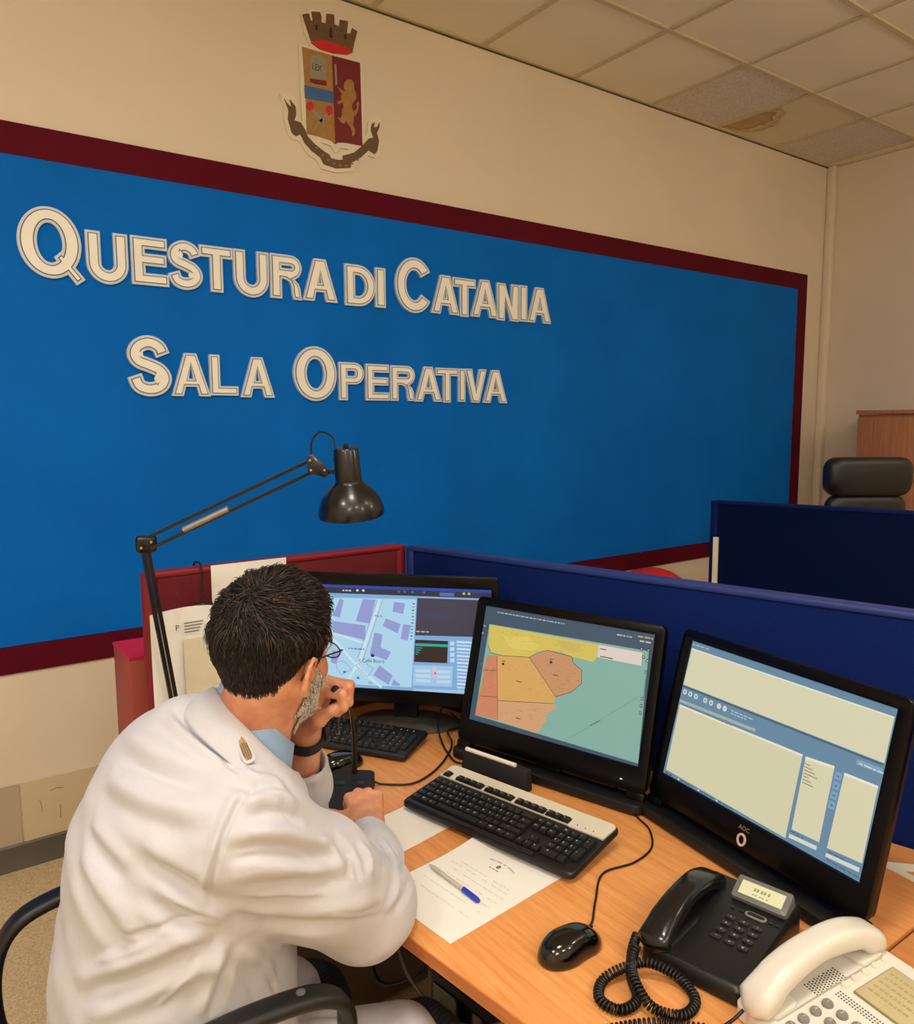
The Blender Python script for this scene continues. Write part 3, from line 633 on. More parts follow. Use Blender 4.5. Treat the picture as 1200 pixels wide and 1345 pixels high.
# ---------------------------------------------------------------- flat prints (screens): polygons in (u right, v down) 0..1
def homography(src):
    """maps four corner points (TL, TR, BR, BL) to the unit square"""
    A = []; Bv = []
    for (x, y), (u, v) in zip(src, ((0, 0), (1, 0), (1, 1), (0, 1))):
        A += [[x, y, 1, 0, 0, 0, -u * x, -u * y], [0, 0, 0, x, y, 1, -v * x, -v * y]]; Bv += [u, v]
    h = np.linalg.solve(np.array(A, float), np.array(Bv, float))
    return lambda x, y: ((h[0] * x + h[1] * y + h[2]) / (h[6] * x + h[7] * y + 1), (h[3] * x + h[4] * y + h[5]) / (h[6] * x + h[7] * y + 1))
class Print:
    def __init__(s, W, H, P): s.mb = MB(); s.W, s.H, s.P = W, H, P; s.k = 0
    def T(s, dz): return lambda u, v: s.P((u - .5) * s.W, (.5 - v) * s.H, dz)
    def poly(s, pts, col):
        s.k += 1; pts = [(min(max(u, 0), 1), min(max(v, 0), 1)) for u, v in pts]
        tris = tessellate_polygon([[Vector((u, v, 0)) for u, v in pts]]); T = s.T(.00004 * s.k + .0002); fs = []
        for t in tris:
            a, b, c = (Vector(pts[i]) for i in t)
            fs.append(tuple(t) if (b - a).cross(c - a) < 0 else tuple(t[::-1]))
        s.mb.add([T(u, v) for u, v in pts], fs, col)
    def rect(s, u0, v0, u1, v1, col): s.poly([(u0, v0), (u1, v0), (u1, v1), (u0, v1)], col)
    def line(s, pts, wd, col):
        asp = s.W / s.H
        for a, b in zip(pts, pts[1:]):
            du, dv = (b[0] - a[0]) * asp, b[1] - a[1]; L = math.hypot(du, dv) or 1; nu, nv = -dv / L * wd / asp, du / L * wd
            s.poly([(a[0] + nu, a[1] + nv), (b[0] + nu, b[1] + nv), (b[0] - nu, b[1] - nv), (a[0] - nu, a[1] - nv)], col)
    def text(s, u, v, txt, size, col, center=False):
        s.k += 1; T = s.T(.00004 * s.k + .0002)
        put_text(s.mb, txt, size, lambda x, y: T(x, v - y / s.H * 1), col, u, 0, False, 1 / s.W) if not center else put_text(s.mb, txt, size, lambda x, y: T(x, v - y / s.H), col, u, 0, True, 1 / s.W)
    def words(s, u0, v, u1, hgt, col, seed=0):
        r = random.Random(seed); u = u0
        while u < u1:
            wd = r.uniform(.008, .03); s.rect(u, v, min(u + wd, u1), v + hgt, col); u += wd + .006

# ---------------------------------------------------------------- monitors
logo_m = mat('logo_silver', (176, 160, 140), .35, .3, noise=.05)
def mon_frame(c, yaw, tilt):
    """returns base location, rotation and the map from slab coordinates (s, t, out) to the local frame"""
    z = c[2]
    return (c[0], c[1], DZ), yaw, (lambda s, t, d: (s, t * math.sin(tilt) - d * math.cos(tilt), z - DZ + t * math.cos(tilt) + d * math.sin(tilt)))
def frame_monitor(label, c, yaw, tilt, screen_fn, logo):
    loc, rz, P = mon_frame(c, yaw, tilt)
    t = thing('monitor', label, 'monitor', loc, rz)
    W, H = .474, .2975; hw, ht, hb = .262, .172, .206
    out = [(x, y + (ht - hb) / 2) for x, y in rrect(2 * hw, ht + hb, .016, 5)]
    scr = [(-W / 2 - .001, -H / 2 - .001), (W / 2 + .001, -H / 2 - .001), (W / 2 + .001, H / 2 + .001), (-W / 2 - .001, H / 2 + .001)]
    b = MB().prism([ccw(out), ccw(scr, False)], -.012, .006, P); b.obj('bezel', bezel_m, t, smooth=30, bevel=.0015)
    bk = [[P(x * k, y * k + (ht - hb) / 2 * 1, d) for x, y in rrect(2 * hw - .004, ht + hb - .004, .016, 5)] for k, d in ((1, -.010), (1, -.022), (.9, -.040), (.6, -.050))]
    MB().loft(bk[::-1]).obj('back_shell', blk, t)
    pr = Print(W, H, lambda x, y, d: P(x, y, d)); screen_fn(pr); pr.mb.obj('screen', attr_mat('screen_print', .64), t, smooth=0)
    # lower frame: two short legs and a bar resting on the desk, leaving an open slot under the chin
    zb = -(c[2] - DZ) / math.cos(tilt)
    for sx in (-1, 1): MB().loft([[P(sx * (hw - .022) + a, y, d) for a, d in ((-.022, .006), (.022, .006), (.022, -.02), (-.022, -.02))] for y in (-hb + .002, zb + .012)]).obj('leg', bezel_m, t, smooth=0, bevel=.004)
    sy = P(0, zb, 0)[1]
    MB().slab(2 * hw + .008, .060, .0, .026, .024, .006, c=(0, sy + .006)).obj('base_bar', blk, t)
    MB().box((0, sy + .07, .12), (.07, .02, .23), Matrix.Rotation(-.35, 3, 'X')).obj('rear_strut', blk, t, smooth=0, bevel=.004)
    if logo:
        ring = MB(); ring.prism([[(x, y - .188) for x, y in arc(0, 0, .0105, .0125, 0, 350, 22)], [(x, y - .188) for x, y in arc(0, 0, .0068, .0085, 0, 350, 22)][::-1]], .0062, .0085, P)
        ring.obj('power_ring', mat('ring_white', (206, 178, 160), .4, noise=.02, emit=(220, 190, 170), estr=.08), t, smooth=30)
        lg = MB(); put_text(lg, 'AOC', .012, lambda x, y: P(x, y - .170, .0066), None, 0, 0, True); lg.obj('brand_lettering', logo_m, t, smooth=0)
    else:
        MB().prism([[(.2, -.185), (.206, -.185), (.206, -.183), (.2, -.183)]], .006, .0066, P).obj('power_light', mat('led', (230, 220, 200), .4, noise=.02, emit=(240, 230, 210), estr=.5), t, smooth=0)
    return t

def screen3(p):
    h = homography([(225, 105), (1125, 370), (940, 1170), (105, 680)])
    q = lambda pts, c: p.poly([h(*a) for a in pts], c)
    p.rect(0, 0, 1, 1, (104, 142, 168))
    q([(222, 137), (1105, 405), (1055, 622), (187, 298)], (226, 221, 186)); q([(222, 137), (1105, 405), (1103, 412), (221, 142)], (244, 240, 214))
    q([(185, 300), (1052, 625), (1050, 634), (183, 308)], (70, 100, 118))
    for k, x in enumerate((193, 215, 238, 276, 300, 333, 357)):
        y = 330 + (x - 193) * .405; u, v = h(x, y); pts = arc(0, 0, .0115, .0185, 0, 340, 14); p.poly([(u + a, v + b) for a, b in pts], (238, 238, 226)); p.poly([(u + a * .62, v + b * .62) for a, b in pts], (150, 168, 176) if k < 5 else (200, 206, 200))
    u, v = h(385, 402); p.words(u, v, u + .12, .006, (196, 214, 222), 3); p.words(u, v + .018, u + .09, .006, (196, 214, 222), 4)
    q([(175, 362), (488, 482), (484, 495), (172, 374)], (170, 184, 176))
    q([(173, 385), (690, 590), (612, 965), (118, 668)], (222, 216, 178)); q([(173, 385), (690, 590), (688, 600), (171, 393)], (242, 238, 210))
    u, v = h(180, 380); p.words(u, v, u + .30, .005, (92, 120, 138), 5)
    q([(704, 598), (832, 640), (760, 985), (640, 925)], (226, 219, 182)); q([(704, 598), (832, 640), (829, 652), (701, 610)], (244, 240, 214))
    for k in range(7):
        u, v = h(700 - k * 2, 628 + k * 14); p.rect(u, v, u + .025 + .012 * ((k * 5) % 4), v + .005, (128, 122, 96))
    q([(876, 668), (1030, 728), (952, 1082), (795, 1010)], (226, 219, 182)); q([(876, 668), (1030, 728), (1027, 740), (874, 680)], (244, 240, 214))
    for k in range(4): q([(838 - k * 10, 662 + k * 44), (866 - k * 10, 674 + k * 44), (858 - k * 10, 708 + k * 44), (830 - k * 10, 696 + k * 44)], (128, 168, 196)); u, v = h(848 - k * 10, 686 + k * 44); p.rect(u - .004, v - .006, u + .004, v + .006, (84, 112, 136))
    q([(632, 945), (752, 1002), (748, 1020), (628, 962)], (222, 224, 214)); q([(792, 1032), (942, 1102), (938, 1122), (788, 1048)], (222, 224, 214))
    q([(935, 605), (1052, 648), (1046, 674), (930, 630)], (134, 170, 194)); u, v = h(945, 622); p.words(u, v, u + .10, .007, (216, 228, 232), 8)
    u, v = h(640, 932); p.words(u, v, u + .06, .006, (60, 86, 104), 9); u, v = h(800, 1022); p.words(u, v, u + .08, .006, (60, 86, 104), 10)
    u, v = h(795, 1060); p.words(u, v, u + .14, .007, (70, 98, 116), 11)
    u, v = h(120, 678); p.words(u, v, u + .04, .008, (40, 62, 80), 12)
    for a in (170, 250, 325): 
        u, v = h(a, 705 + (a - 170) * .58); p.rect(u, v, u + .008, v + .010, (235, 238, 232)); p.words(u + .012, v + .002, u + .09, .006, (50, 74, 92), a)
    u, v = h(232, 118); p.words(u, v, u + .10, .007, (186, 204, 214), 13)
def screen2(p):
    h = homography([(215, 100), (1055, 240), (965, 885), (140, 650)])
    q = lambda pts, c: p.poly([h(*a) for a in pts], c); ln = lambda pts, w_, c: p.line([h(*a) for a in pts], w_, c)
    p.rect(0, 0, 1, 1, (60, 84, 104))
    q([(232, 190), (1022, 322), (965, 870), (168, 632)], (136, 182, 166))
    q([(232, 192), (775, 290), (773, 340), (745, 375), (640, 350), (580, 325), (520, 318), (470, 330), (430, 352), (300, 345), (240, 330), (228, 290)], (222, 198, 92))
    q([(300, 250), (420, 250), (480, 300), (440, 320), (340, 310)], (232, 208, 104)); q([(560, 265), (690, 290), (650, 330), (590, 310)], (212, 188, 96))
    q([(222, 345), (272, 345), (278, 655), (168, 632)], (212, 136, 98)); q([(272, 345), (430, 352), (560, 545), (550, 578), (278, 562)], (224, 172, 96))
    q([(430, 352), (520, 318), (640, 350), (645, 380), (688, 415), (688, 480), (640, 520), (580, 545), (560, 545)], (208, 150, 104))
    q([(276, 562), (550, 578), (565, 600), (520, 625), (512, 660), (470, 722), (278, 660)], (218, 166, 118))
    for pts in ([(240, 330), (300, 345), (430, 352), (470, 330), (520, 318)], [(272, 345), (278, 655)], [(430, 352), (560, 545)], [(276, 562), (550, 578)], [(560, 545), (640, 520), (688, 480), (688, 415), (645, 380), (640, 350), (520, 318)], [(228, 290), (240, 330)], [(205, 415), (272, 416)], [(195, 540), (274, 545)]): ln(pts, .0022, (92, 60, 36))
    r = random.Random(5)
    for poly, c, n in ((((280, 360), (420, 370), (540, 540), (290, 550)), (196, 140, 80), 34), (((450, 370), (620, 360), (670, 470), (560, 530)), (176, 110, 78), 30), (((285, 575), (520, 590), (480, 690), (290, 650)), (190, 134, 92), 26), (((190, 380), (265, 370), (268, 640), (180, 620)), (184, 104, 76), 20), (((245, 215), (740, 300), (700, 340), (260, 320)), (190, 168, 60), 36)):
        for k in range(n):
            a, b = r.random(), r.random(); x = (poly[0][0] * (1 - a) + poly[1][0] * a) * (1 - b) + (poly[3][0] * (1 - a) + poly[2][0] * a) * b; y = (poly[0][1] * (1 - a) + poly[1][1] * a) * (1 - b) + (poly[3][1] * (1 - a) + poly[2][1] * a) * b
            ln([(x, y), (x + r.uniform(6, 22), y + r.uniform(-10, 14))], .0013, c)
    for x, y in ((308, 385), (543, 377)): u, v = h(x, y); p.poly([(u + a, v + b) for a, b in arc(0, 0, .0085, .012, 0, 330, 10)], (60, 44, 30)); p.rect(u - .01, v - .028, u + .012, v - .022, (60, 44, 30))
    for x, y in ((385, 468), (565, 437), (382, 645)): u, v = h(x, y); p.rect(u - .014, v, u + .018, v + .008, (120, 84, 56))
    q([(778, 290), (995, 330), (990, 395), (772, 352)], (232, 214, 204)); u, v = h(785, 308); p.rect(u, v, u + .035, v + .008, (96, 88, 84)); u, v = h(785, 345); p.rect(u, v, u + .07, v + .008, (96, 88, 84))
    ln([(610, 760), (975, 545)], .0016, (100, 150, 142)); ln([(735, 685), (785, 660)], .005, (84, 128, 128))
    u, v = h(280, 130); p.words(u, v, u + .42, .009, (176, 190, 200), 21); u, v = h(870, 238); p.words(u, v, u + .08, .009, (200, 208, 212), 22)
    u, v = h(975, 245); p.words(u, v, u + .085, .011, (196, 170, 150), 23); u, v = h(985, 268); p.words(u, v, u + .06, .011, (210, 200, 190), 24)
    for x, y in ((993, 312), (1027, 318), (1003, 352), (1023, 370), (1014, 425), (995, 555), (990, 590), (985, 625)): u, v = h(x, y); p.rect(u - .006, v - .012, u + .006, v + .012, (38, 48, 56)); p.rect(u - .003, v - .006, u + .003, v + .006, (190, 206, 206))
    ln([(1018, 430), (1002, 550)], .004, (96, 132, 126))
    for x, y in ((218, 200), (210, 235)): u, v = h(x, y); p.rect(u - .006, v - .008, u + .006, v + .008, (150, 166, 176))
def screen1(p):
    h = homography([(94, 150), (1015, 198), (1000, 765), (94, 672)])
    q = lambda pts, c: p.poly([h(*a) for a in pts], c); ln = lambda pts, w_, c: p.line([h(*a) for a in pts], w_, c)
    p.rect(0, 0, 1, 1, (128, 178, 226)); p.rect(0, 0, 1, .085, (32, 40, 66)); p.rect(0, 0, 1, .03, (36, 66, 168))
    q([(94, 220), (618, 242), (590, 706), (94, 660)], (180, 222, 246))
    bl = (150, 162, 218)
    q([(230, 230), (250, 240), (230, 330), (195, 320)], bl); q([(345, 235), (410, 240), (378, 365), (310, 350)], bl); q([(192, 345), (360, 375), (355, 450), (195, 405)], bl)
    q([(100, 250), (150, 250), (150, 400), (100, 380)], bl)
    q([(505, 252), (560, 262), (550, 318), (495, 305)], bl); q([(462, 340), (538, 372), (520, 420), (445, 378)], bl); q([(550, 372), (590, 380), (572, 460), (536, 450)], bl)
    q([(405, 412), (445, 425), (435, 490), (488, 518), (465, 558), (380, 525)], bl); q([(430, 585), (495, 640), (475, 688), (398, 635)], bl); q([(500, 660), (535, 688), (525, 698), (488, 690)], bl); q([(195, 500), (240, 510), (210, 570), (185, 560)], bl)
    rd = (214, 236, 250)
    ln([(432, 240), (330, 560), (250, 690)], .014, rd); ln([(190, 430), (340, 610), (440, 700)], .012, rd); ln([(200, 410), (360, 470)], .009, rd)
    for pts in ([(445, 242), (345, 560)], [(418, 242), (318, 545)], [(215, 560), (250, 555), (290, 600), (240, 625), (215, 590), (215, 560)], [(310, 580), (345, 560), (400, 600), (370, 640), (310, 580)]): ln(pts, .002, (110, 140, 176))
    p.text(*h(325, 562), 'il Caffè Bistrò', .0135, (52, 62, 88)); u, v = h(275, 488); p.words(u, v, u + .09, .012, (96, 116, 170), 31)
    p.text(*h(405, 330), 'Via A.', .010, (70, 84, 120)); p.text(*h(372, 678), 'Via', .010, (60, 74, 110))
    u, v = h(395, 532); p.poly([(u + a, v + b) for a, b in arc(0, 0, .011, .016, 0, 330, 10)], (40, 34, 40))
    for x, y in ((255, 612), (322, 645)): u, v = h(x, y); p.poly([(u + a, v + b) for a, b in arc(0, 0, .009, .013, 0, 330, 8)], (38, 138, 206))
    for k in range(12): u, v = h(605 - k * 1.2, 262 + k * 17); p.rect(u - .006, v, u + .006, v + .012, (112, 156, 200) if k % 2 else (72, 104, 150))
    q([(625, 228), (1012, 250), (1008, 455), (612, 432)], (58, 56, 76)); q([(625, 228), (1012, 250), (1012, 256), (625, 234)], (150, 180, 220))
    q([(625, 300), (800, 312), (796, 350), (625, 338)], (54, 60, 90))
    q([(612, 455), (782, 468), (776, 585), (605, 572)], (40, 22, 18)); q([(614, 474), (782, 486), (781, 500), (613, 488)], (24, 176, 160))
    for k in range(4): q([(614, 495 + k * 11), (650 - k * 8, 498 + k * 11), (650 - k * 8, 503 + k * 11), (614, 501 + k * 11)], (30, 150, 150))
    for k in range(4): q([(793, 470 + k * 30), (815, 472 + k * 30), (813, 492 + k * 30), (791, 490 + k * 30)], (206, 226, 246))
    q([(603, 588), (806, 602), (800, 712), (598, 694)], (166, 206, 240))
    for k in range(3): q([(612, 610 + k * 26), (690, 616 + k * 26), (690, 632 + k * 26), (612, 626 + k * 26)], (196, 224, 246)); q([(722, 620 + k * 26), (792, 625 + k * 26), (792, 640 + k * 26), (722, 636 + k * 26)], (196, 224, 246))
    q([(700, 602), (720, 604), (718, 660), (698, 658)], (226, 196, 226)); u, v = h(713, 636); p.rect(u - .005, v - .01, u + .005, v + .01, (206, 70, 120))
    for k in range(15): q([(828, 468 + k * 18.5), (1008, 484 + k * 19), (1006, 493 + k * 19), (826, 478 + k * 18.5)], (222, 236, 250) if k % 2 == 0 else (196, 220, 246))
    q([(598, 712), (1000, 742), (1000, 765), (598, 722)], (172, 206, 240))
    for x, c in ((320, (220, 220, 200)), (350, (220, 220, 200)), (868, (190, 200, 90)), (895, (190, 200, 90)), (530, (90, 100, 130)), (560, (90, 100, 130)), (600, (90, 100, 130)), (660, (90, 100, 130))): u, v = h(x, 187 + (x - 300) * .05); p.poly([(u + a, v + b) for a, b in arc(0, 0, .008, .012, 0, 330, 8)], c)
    u, v = h(246, 183); p.words(u, v, u + .05, .014, (200, 206, 216), 32); p.rect(.72, .04, .80, .075, (76, 108, 176)); u, v = h(618, 408); p.words(u, v, u + .07, .012, (186, 190, 200), 33)
frame_monitor('glossy black monitor showing a yellow and orange district map beside a green sea', (-4.262, -1.756, .979), math.radians(-73.7), math.radians(14.87), screen2, False)
frame_monitor('rightmost glossy black monitor showing pale yellow tables on blue, ring button below', (-4.207, -2.287, .98), math.radians(-98.25), math.radians(14.85), screen3, True)
loc, rz, P = mon_frame((-4.437, -1.315, 1.013), math.radians(-46.5), math.radians(5))
t = thing('monitor', 'black monitor behind the man’s head showing a light blue street map', 'monitor', loc, rz)
W1, H1 = .51, .287
out = [(x, y + .002) for x, y in rrect(W1 + .036, H1 + .072, .008, 4)]
scr = [(-W1 / 2, -H1 / 2), (W1 / 2, -H1 / 2), (W1 / 2, H1 / 2), (-W1 / 2, H1 / 2)]
MB().prism([ccw([(x, y - .004) for x, y in out]), ccw(scr, False)], -.010, .005, P).obj('bezel', bezel_m, t, smooth=30, bevel=.001)
MB().loft([[P(x * k, y * k, d) for x, y in rrect(W1 + .03, H1 + .06, .01, 4)] for k, d in ((.6, -.045), (.92, -.035), (1, -.02), (1, -.009))]).obj('back_shell', blk, t)
pr = Print(W1, H1, lambda x, y, d: P(x, y, d)); screen1(pr); pr.mb.obj('screen', attr_mat('screen_print'), t, smooth=0)
MB().box((0, .066, .13), (.07, .03, .22)).obj('neck', blk, t, smooth=0, bevel=.006)
greybase = mat('pewter', (96, 92, 86), .35, .5, noise=.08)
rg = []
for k, (a, z) in enumerate(((1, .0), (1, .006), (.93, .012), (.6, .02), (.25, .03))): rg.append([(x * a, y * a + .078, z) for x, y in arc(0, 0, .155, .085, 0, 345, 24)])
MB().loft(rg).obj('base', greybase, t)

# ---------------------------------------------------------------- keyboards
keym = mat('key_black', (20, 20, 21), .45, noise=.15, nscale=200)
keym2 = mat('key_charcoal', (30, 30, 31), .5, noise=.15, nscale=200)
legm = mat('key_legend', (210, 212, 208), .6, noise=.02)
silver = mat('silver_beige', (214, 206, 184), .35, noise=.04, nscale=5)
U_ = .0190
ROWS = [
 (5.75, [(0, 1, 'Esc')] + [(2 + i, 1, 'F%d' % (i + 1)) for i in range(4)] + [(6.5 + i, 1, 'F%d' % (i + 5)) for i in range(4)] + [(11 + i, 1, 'F%d' % (i + 9)) for i in range(4)] + [(15.25 + i, 1, ['St', 'Bl', 'Pa'][i]) for i in range(3)]),
 (4.4, [(i, 1, c) for i, c in enumerate('\\1234567890\'ì')] + [(13, 2, '<-')] + [(15.25 + i, 1, ['Ins', 'Hm', 'PU'][i]) for i in range(3)] + [(18.5 + i, 1, 'N/*-'[i]) for i in range(4)]),
 (3.4, [(0, 1.5, 'Tab')] + [(1.5 + i, 1, c) for i, c in enumerate('QWERTYUIOPè+')] + [(13.5, 1.5, 'Inv')] + [(15.25 + i, 1, ['Del', 'End', 'PD'][i]) for i in range(3)] + [(18.5 + i, 1, '789'[i]) for i in range(3)] + [(21.5, 1, '+', 2)]),
 (2.4, [(0, 1.75, 'Lk')] + [(1.75 + i, 1, c) for i, c in enumerate('ASDFGHJKLòàù')] + [(13.75, 1.25, '')] + [(18.5 + i, 1, '456'[i]) for i in range(3)]),
 (1.4, [(0, 1.25, '^'), (1.25, 1, '<')] + [(2.25 + i, 1, c) for i, c in enumerate('ZXCVBNM,.-')] + [(12.25, 2.75, '^')] + [(16.25, 1, '^')] + [(18.5 + i, 1, '123'[i]) for i in range(3)] + [(21.5, 1, 'In', 2)]),
 (.4, [(0, 1.25, 'Ct'), (1.25, 1.25, 'W'), (2.5, 1.25, 'Alt'), (3.75, 6.25, ''), (10, 1.25, 'Gr'), (11.25, 1.25, 'W'), (12.5, 1.25, 'M'), (13.75, 1.25, 'Ct')] + [(15.25 + i, 1, '<v>'[i]) for i in range(3)] + [(18.5, 2, '0'), (20.5, 1, '.')]),
]
_km = {}
def key_mesh(w_, d_, m_):
    k = (w_, d_, m_.name)
    if k not in _km:
        a, b = w_ * U_ / 2 - .0008, d_ * U_ / 2 - .0008; c = .0026
        b_ = MB()
        rg = [[(x, y, 0) for x, y in ((-a, -b), (a, -b), (a, b), (-a, b))], [(x, y + .0004, .0052) for x, y in ((-a + c * .7, -b + c * .6), (a - c * .7, -b + c * .6), (a - c * .7, b - c), (-a + c * .7, b - c))],
              [(x, y + .0004, .0058) for x, y in ((-a + c, -b + c), (a - c, -b + c), (a - c, b - c * 1.3), (-a + c, b - c * 1.3))]]
        b_.loft(rg, (False, True)); o = b_.obj('key', m_, None, smooth=0); _km[k] = o.data; bpy.data.objects.remove(o)
    return _km[k]
def keyboard(name, label, loc, rz, rx, D, body_m, key_m, silver_top):
    t = thing(name, label, 'keyboard', loc, rz, rx=rx, group='keyboards on the desk')
    W = 22.5 * U_ + .022; y0 = .018 if silver_top else .012; oy = D / 2
    Z = .016
    prof = lambda z, ins: [(x + W / 2, y + oy, z + (0.003 * (y + oy) / D)) for x, y in rrect(W - ins * 2, D - ins * 2, .012 if silver_top else .006, 4)]
    MB().loft([prof(.001, .004), prof(.004, .0), prof(Z - .003, 0), prof(Z, .0025)]).obj('body', body_m, t)
    if silver_top:
        sy0 = y0 + 5.62 * U_; P = [(.006, sy0), (W - .006, sy0), (W - .004, D - .012), (W - .012, D - .004), (.012, D - .004), (.004, D - .012)]
        x1 = .011 + 18.35 * U_
        P = [(.005, sy0), (x1, sy0), (x1 + .004, y0 + 5.5 * U_), (W - .005, y0 + 5.5 * U_), (W - .003, D - .012), (W - .012, D - .004), (.012, D - .004), (.003, D - .012)]
        holes = [[(x0 * U_ + .0095, y0 + 5.72 * U_), (x2 * U_ + .0125, y0 + 5.72 * U_), (x2 * U_ + .0125, y0 + 6.82 * U_), (x0 * U_ + .0095, y0 + 6.82 * U_)] for x0, x2 in ((0, 1), (2, 6), (6.5, 10.5), (11, 15), (15.25, 18.25))]
        MB().prism([ccw(P)] + [ccw(q, False) for q in holes], Z + .0005, Z + .004, lambda x, y, z: (x, y, z + .003 * y / D)).obj('silver_strip', silver, t, smooth=0)
        rp = MB(); rp.slab(.45 * 0 + 18.2 * U_, .012, Z, Z + .004, .004, .0015, c=(.011 + 9.1 * U_, .009)); rp.obj('front_lip', body_m, t)
    for k in range(3): MB().box((.011 + (19.3 + k) * U_, y0 + 6.1 * U_, Z + .0062), (.002, .0035, .0012)).obj('indicator', legm if not silver_top else keym, t, smooth=0)
    lg = MB(); base = Z + .0015
    for ry, ks in ROWS:
        for e in ks:
            x, wd, c = e[:3]; d_ = e[3] if len(e) > 3 else 1
            cy = y0 + (ry + .5 * d_ - .4) * U_ if d_ == 1 else y0 + (ry + .5 * d_ - .4) * U_
            if ry < 5: cy = y0 + (ry - .4 + d_ / 2) * U_
            else: cy = y0 + (ry + .5) * U_
            cx = .011 + (x + wd / 2) * U_
            z = base + (.0025 if ry > 5 and silver_top else 0) + .003 * cy / D
            o = bpy.data.objects.new('key', key_mesh(wd, d_, key_m)); COL.objects.link(o); o.parent = t; o.location = (cx, cy, z)
            if wd == 6.25: o['label'] = 'space bar'
            if c and c != ' ':
                sz = .0068 if len(c) == 1 else .0044
                put_text(lg, c, sz, lambda X, Y, cx=cx, cy=cy, z=z, wd=wd: (cx + X - min(wd, 1.25) * U_ / 2 + .0048, cy + Y - .0015, z + .00592), None)
    o = lg.obj('key_legends', legm, t, smooth=0); o['kind'] = 'stuff'
    for sx in (.05, W - .05): MB().box((sx, D - .02, -.008), (.022, .012, .022)).obj('foot', blk, t, smooth=0, bevel=.002)
    return t
keyboard('keyboard', 'black keyboard with a silver top strip in front of the map monitor', (-4.668, -1.690, DZ + .008), math.radians(-77.0), math.radians(5.6), .182, blk, keym, True)
keyboard('keyboard', 'all-black slim keyboard in front of the rear monitor, behind the hand with the watch', (-4.772, -1.108, DZ + .003), math.radians(-58), math.radians(3.5), .150, mat('charcoal_body', (24, 24, 25), .5, noise=.1), keym2, False)

# ---------------------------------------------------------------- mice
def mouse(label, x, y, rz):
    t = thing('computer_mouse', label, 'mouse', (x, y, DZ), rz, group='black computer mice')
    L, Wd, H = .124, .070, .040; rings = []
    for k in range(11):
        a = k / 10 * PI / 2; s = math.cos(a) ** .55; z = .004 + H * math.sin(a) ** 1.0 * .92
        if k == 10: s = .03
        ring = []
        for j in range(28):
            b = 2 * PI * j / 28; cx, sy = math.cos(b), math.sin(b)
            px = Wd / 2 * s * abs(cx) ** .85 * (1 if cx > 0 else -1); py = L / 2 * s * abs(sy) ** .9 * (1 if sy > 0 else -1)
            wst = 1 - .13 * math.exp(-((py - .01) / .02) ** 2)
            ring.append((px * wst, py - .006 * (1 - s), z * (1 - .28 * (py / (L / 2)) ** 2 * (1 if py > 0 else .3)) if z > .006 else z))
        rings.append(ring)
    rings = [[(p[0] * .96, p[1] * .97, .0008) for p in rings[0]]] + rings
    MB().loft(rings).obj('shell', blkgloss, t, smooth=180)
    MB().box((0, .030, .0285), (.0012, .042, .008), Matrix.Rotation(-.25, 3, 'X')).obj('button_gap', blkmatte, t, smooth=0)
    MB().tube([(-.004, .032, .0285), (.004, .032, .0285)], .0075, 14).obj('scroll_wheel', mat('wheel_rubber', (30, 30, 30), .6, noise=.1), t)
    return t
mouse('glossy black mouse lying alone on the bare desk beside the black telephone', -4.698, -2.258, math.radians(-91))
mouse('glossy black mouse near the watch, beside the microphone stem', -4.676, -1.412, math.radians(-88))
cable('mouse_cable', 'thin black mouse cable curving from the right-hand mouse round the silver keyboard', [(-4.640, -2.243, .752), (-4.612, -2.225, .744), (-4.563, -2.185, .743), (-4.491, -2.135, .743), (-4.414, -2.145, .743), (-4.345, -2.130, .743), (-4.292, -2.08, .743), (-4.272, -2.03, .743), (-4.24, -1.95, .743), (-4.2, -1.9, .744)], .0022)
cable('mouse_cable', 'thin black cable from the mouse near the watch', [(-4.623, -1.384, .752), (-4.60, -1.37, .744), (-4.575, -1.345, .744), (-4.555, -1.325, .744)], .002)
cable('microphone_cable', 'black cable running from the microphone base to the rear of the desk', [(-4.660, -1.553, .752), (-4.640, -1.562, .744), (-4.585, -1.60, .744), (-4.52, -1.585, .744), (-4.46, -1.55, .744), (-4.405, -1.505, .744), (-4.372, -1.47, .75), (-4.365, -1.44, .765), (-4.33, -1.40, .750), (-4.27, -1.38, .744), (-4.24, -1.28, .744)], .0028)
cable('monitor_cable', 'black cable looping behind the black keyboard toward the map monitor', [(-4.33, -1.36, .80), (-4.37, -1.40, .775), (-4.395, -1.46, .746), (-4.415, -1.515, .744), (-4.428, -1.565, .744), (-4.40, -1.60, .744), (-4.36, -1.63, .744), (-4.3, -1.62, .744)], .0028)

# ---------------------------------------------------------------- papers and pen on the desk
def flat_sheet(name, label, loc, rz, w_, h_, prints=None, curl=0, z=.0007):
    t = thing(name, label, 'paper', (loc[0], loc[1], DZ + z), rz)
    nx, ny = 10, 14; vs = []
    for j in range(ny + 1):
        for i in range(nx + 1):
            u, v = i / nx, j / ny; zz = curl * max(0, (.35 - u) + (v - .8)) ** 2 * 3 if curl else 0
            vs.append(((u - .5) * w_, (v - .5) * h_, .0003 + zz + .0004 * math.sin(u * 5 + v * 4) ** 2))
    fs = [(j * (nx + 1) + i, j * (nx + 1) + i + 1, (j + 1) * (nx + 1) + i + 1, (j + 1) * (nx + 1) + i) for j in range(ny) for i in range(nx)]
    b = MB(); b.add(vs, fs); b.obj('sheet', paper_m, t, smooth=180)
    if prints: pb = MB(); prints(pb, w_, h_); pb.obj('print', attr_mat('ink_print'), t, smooth=0)['kind'] = 'stuff'
    return t
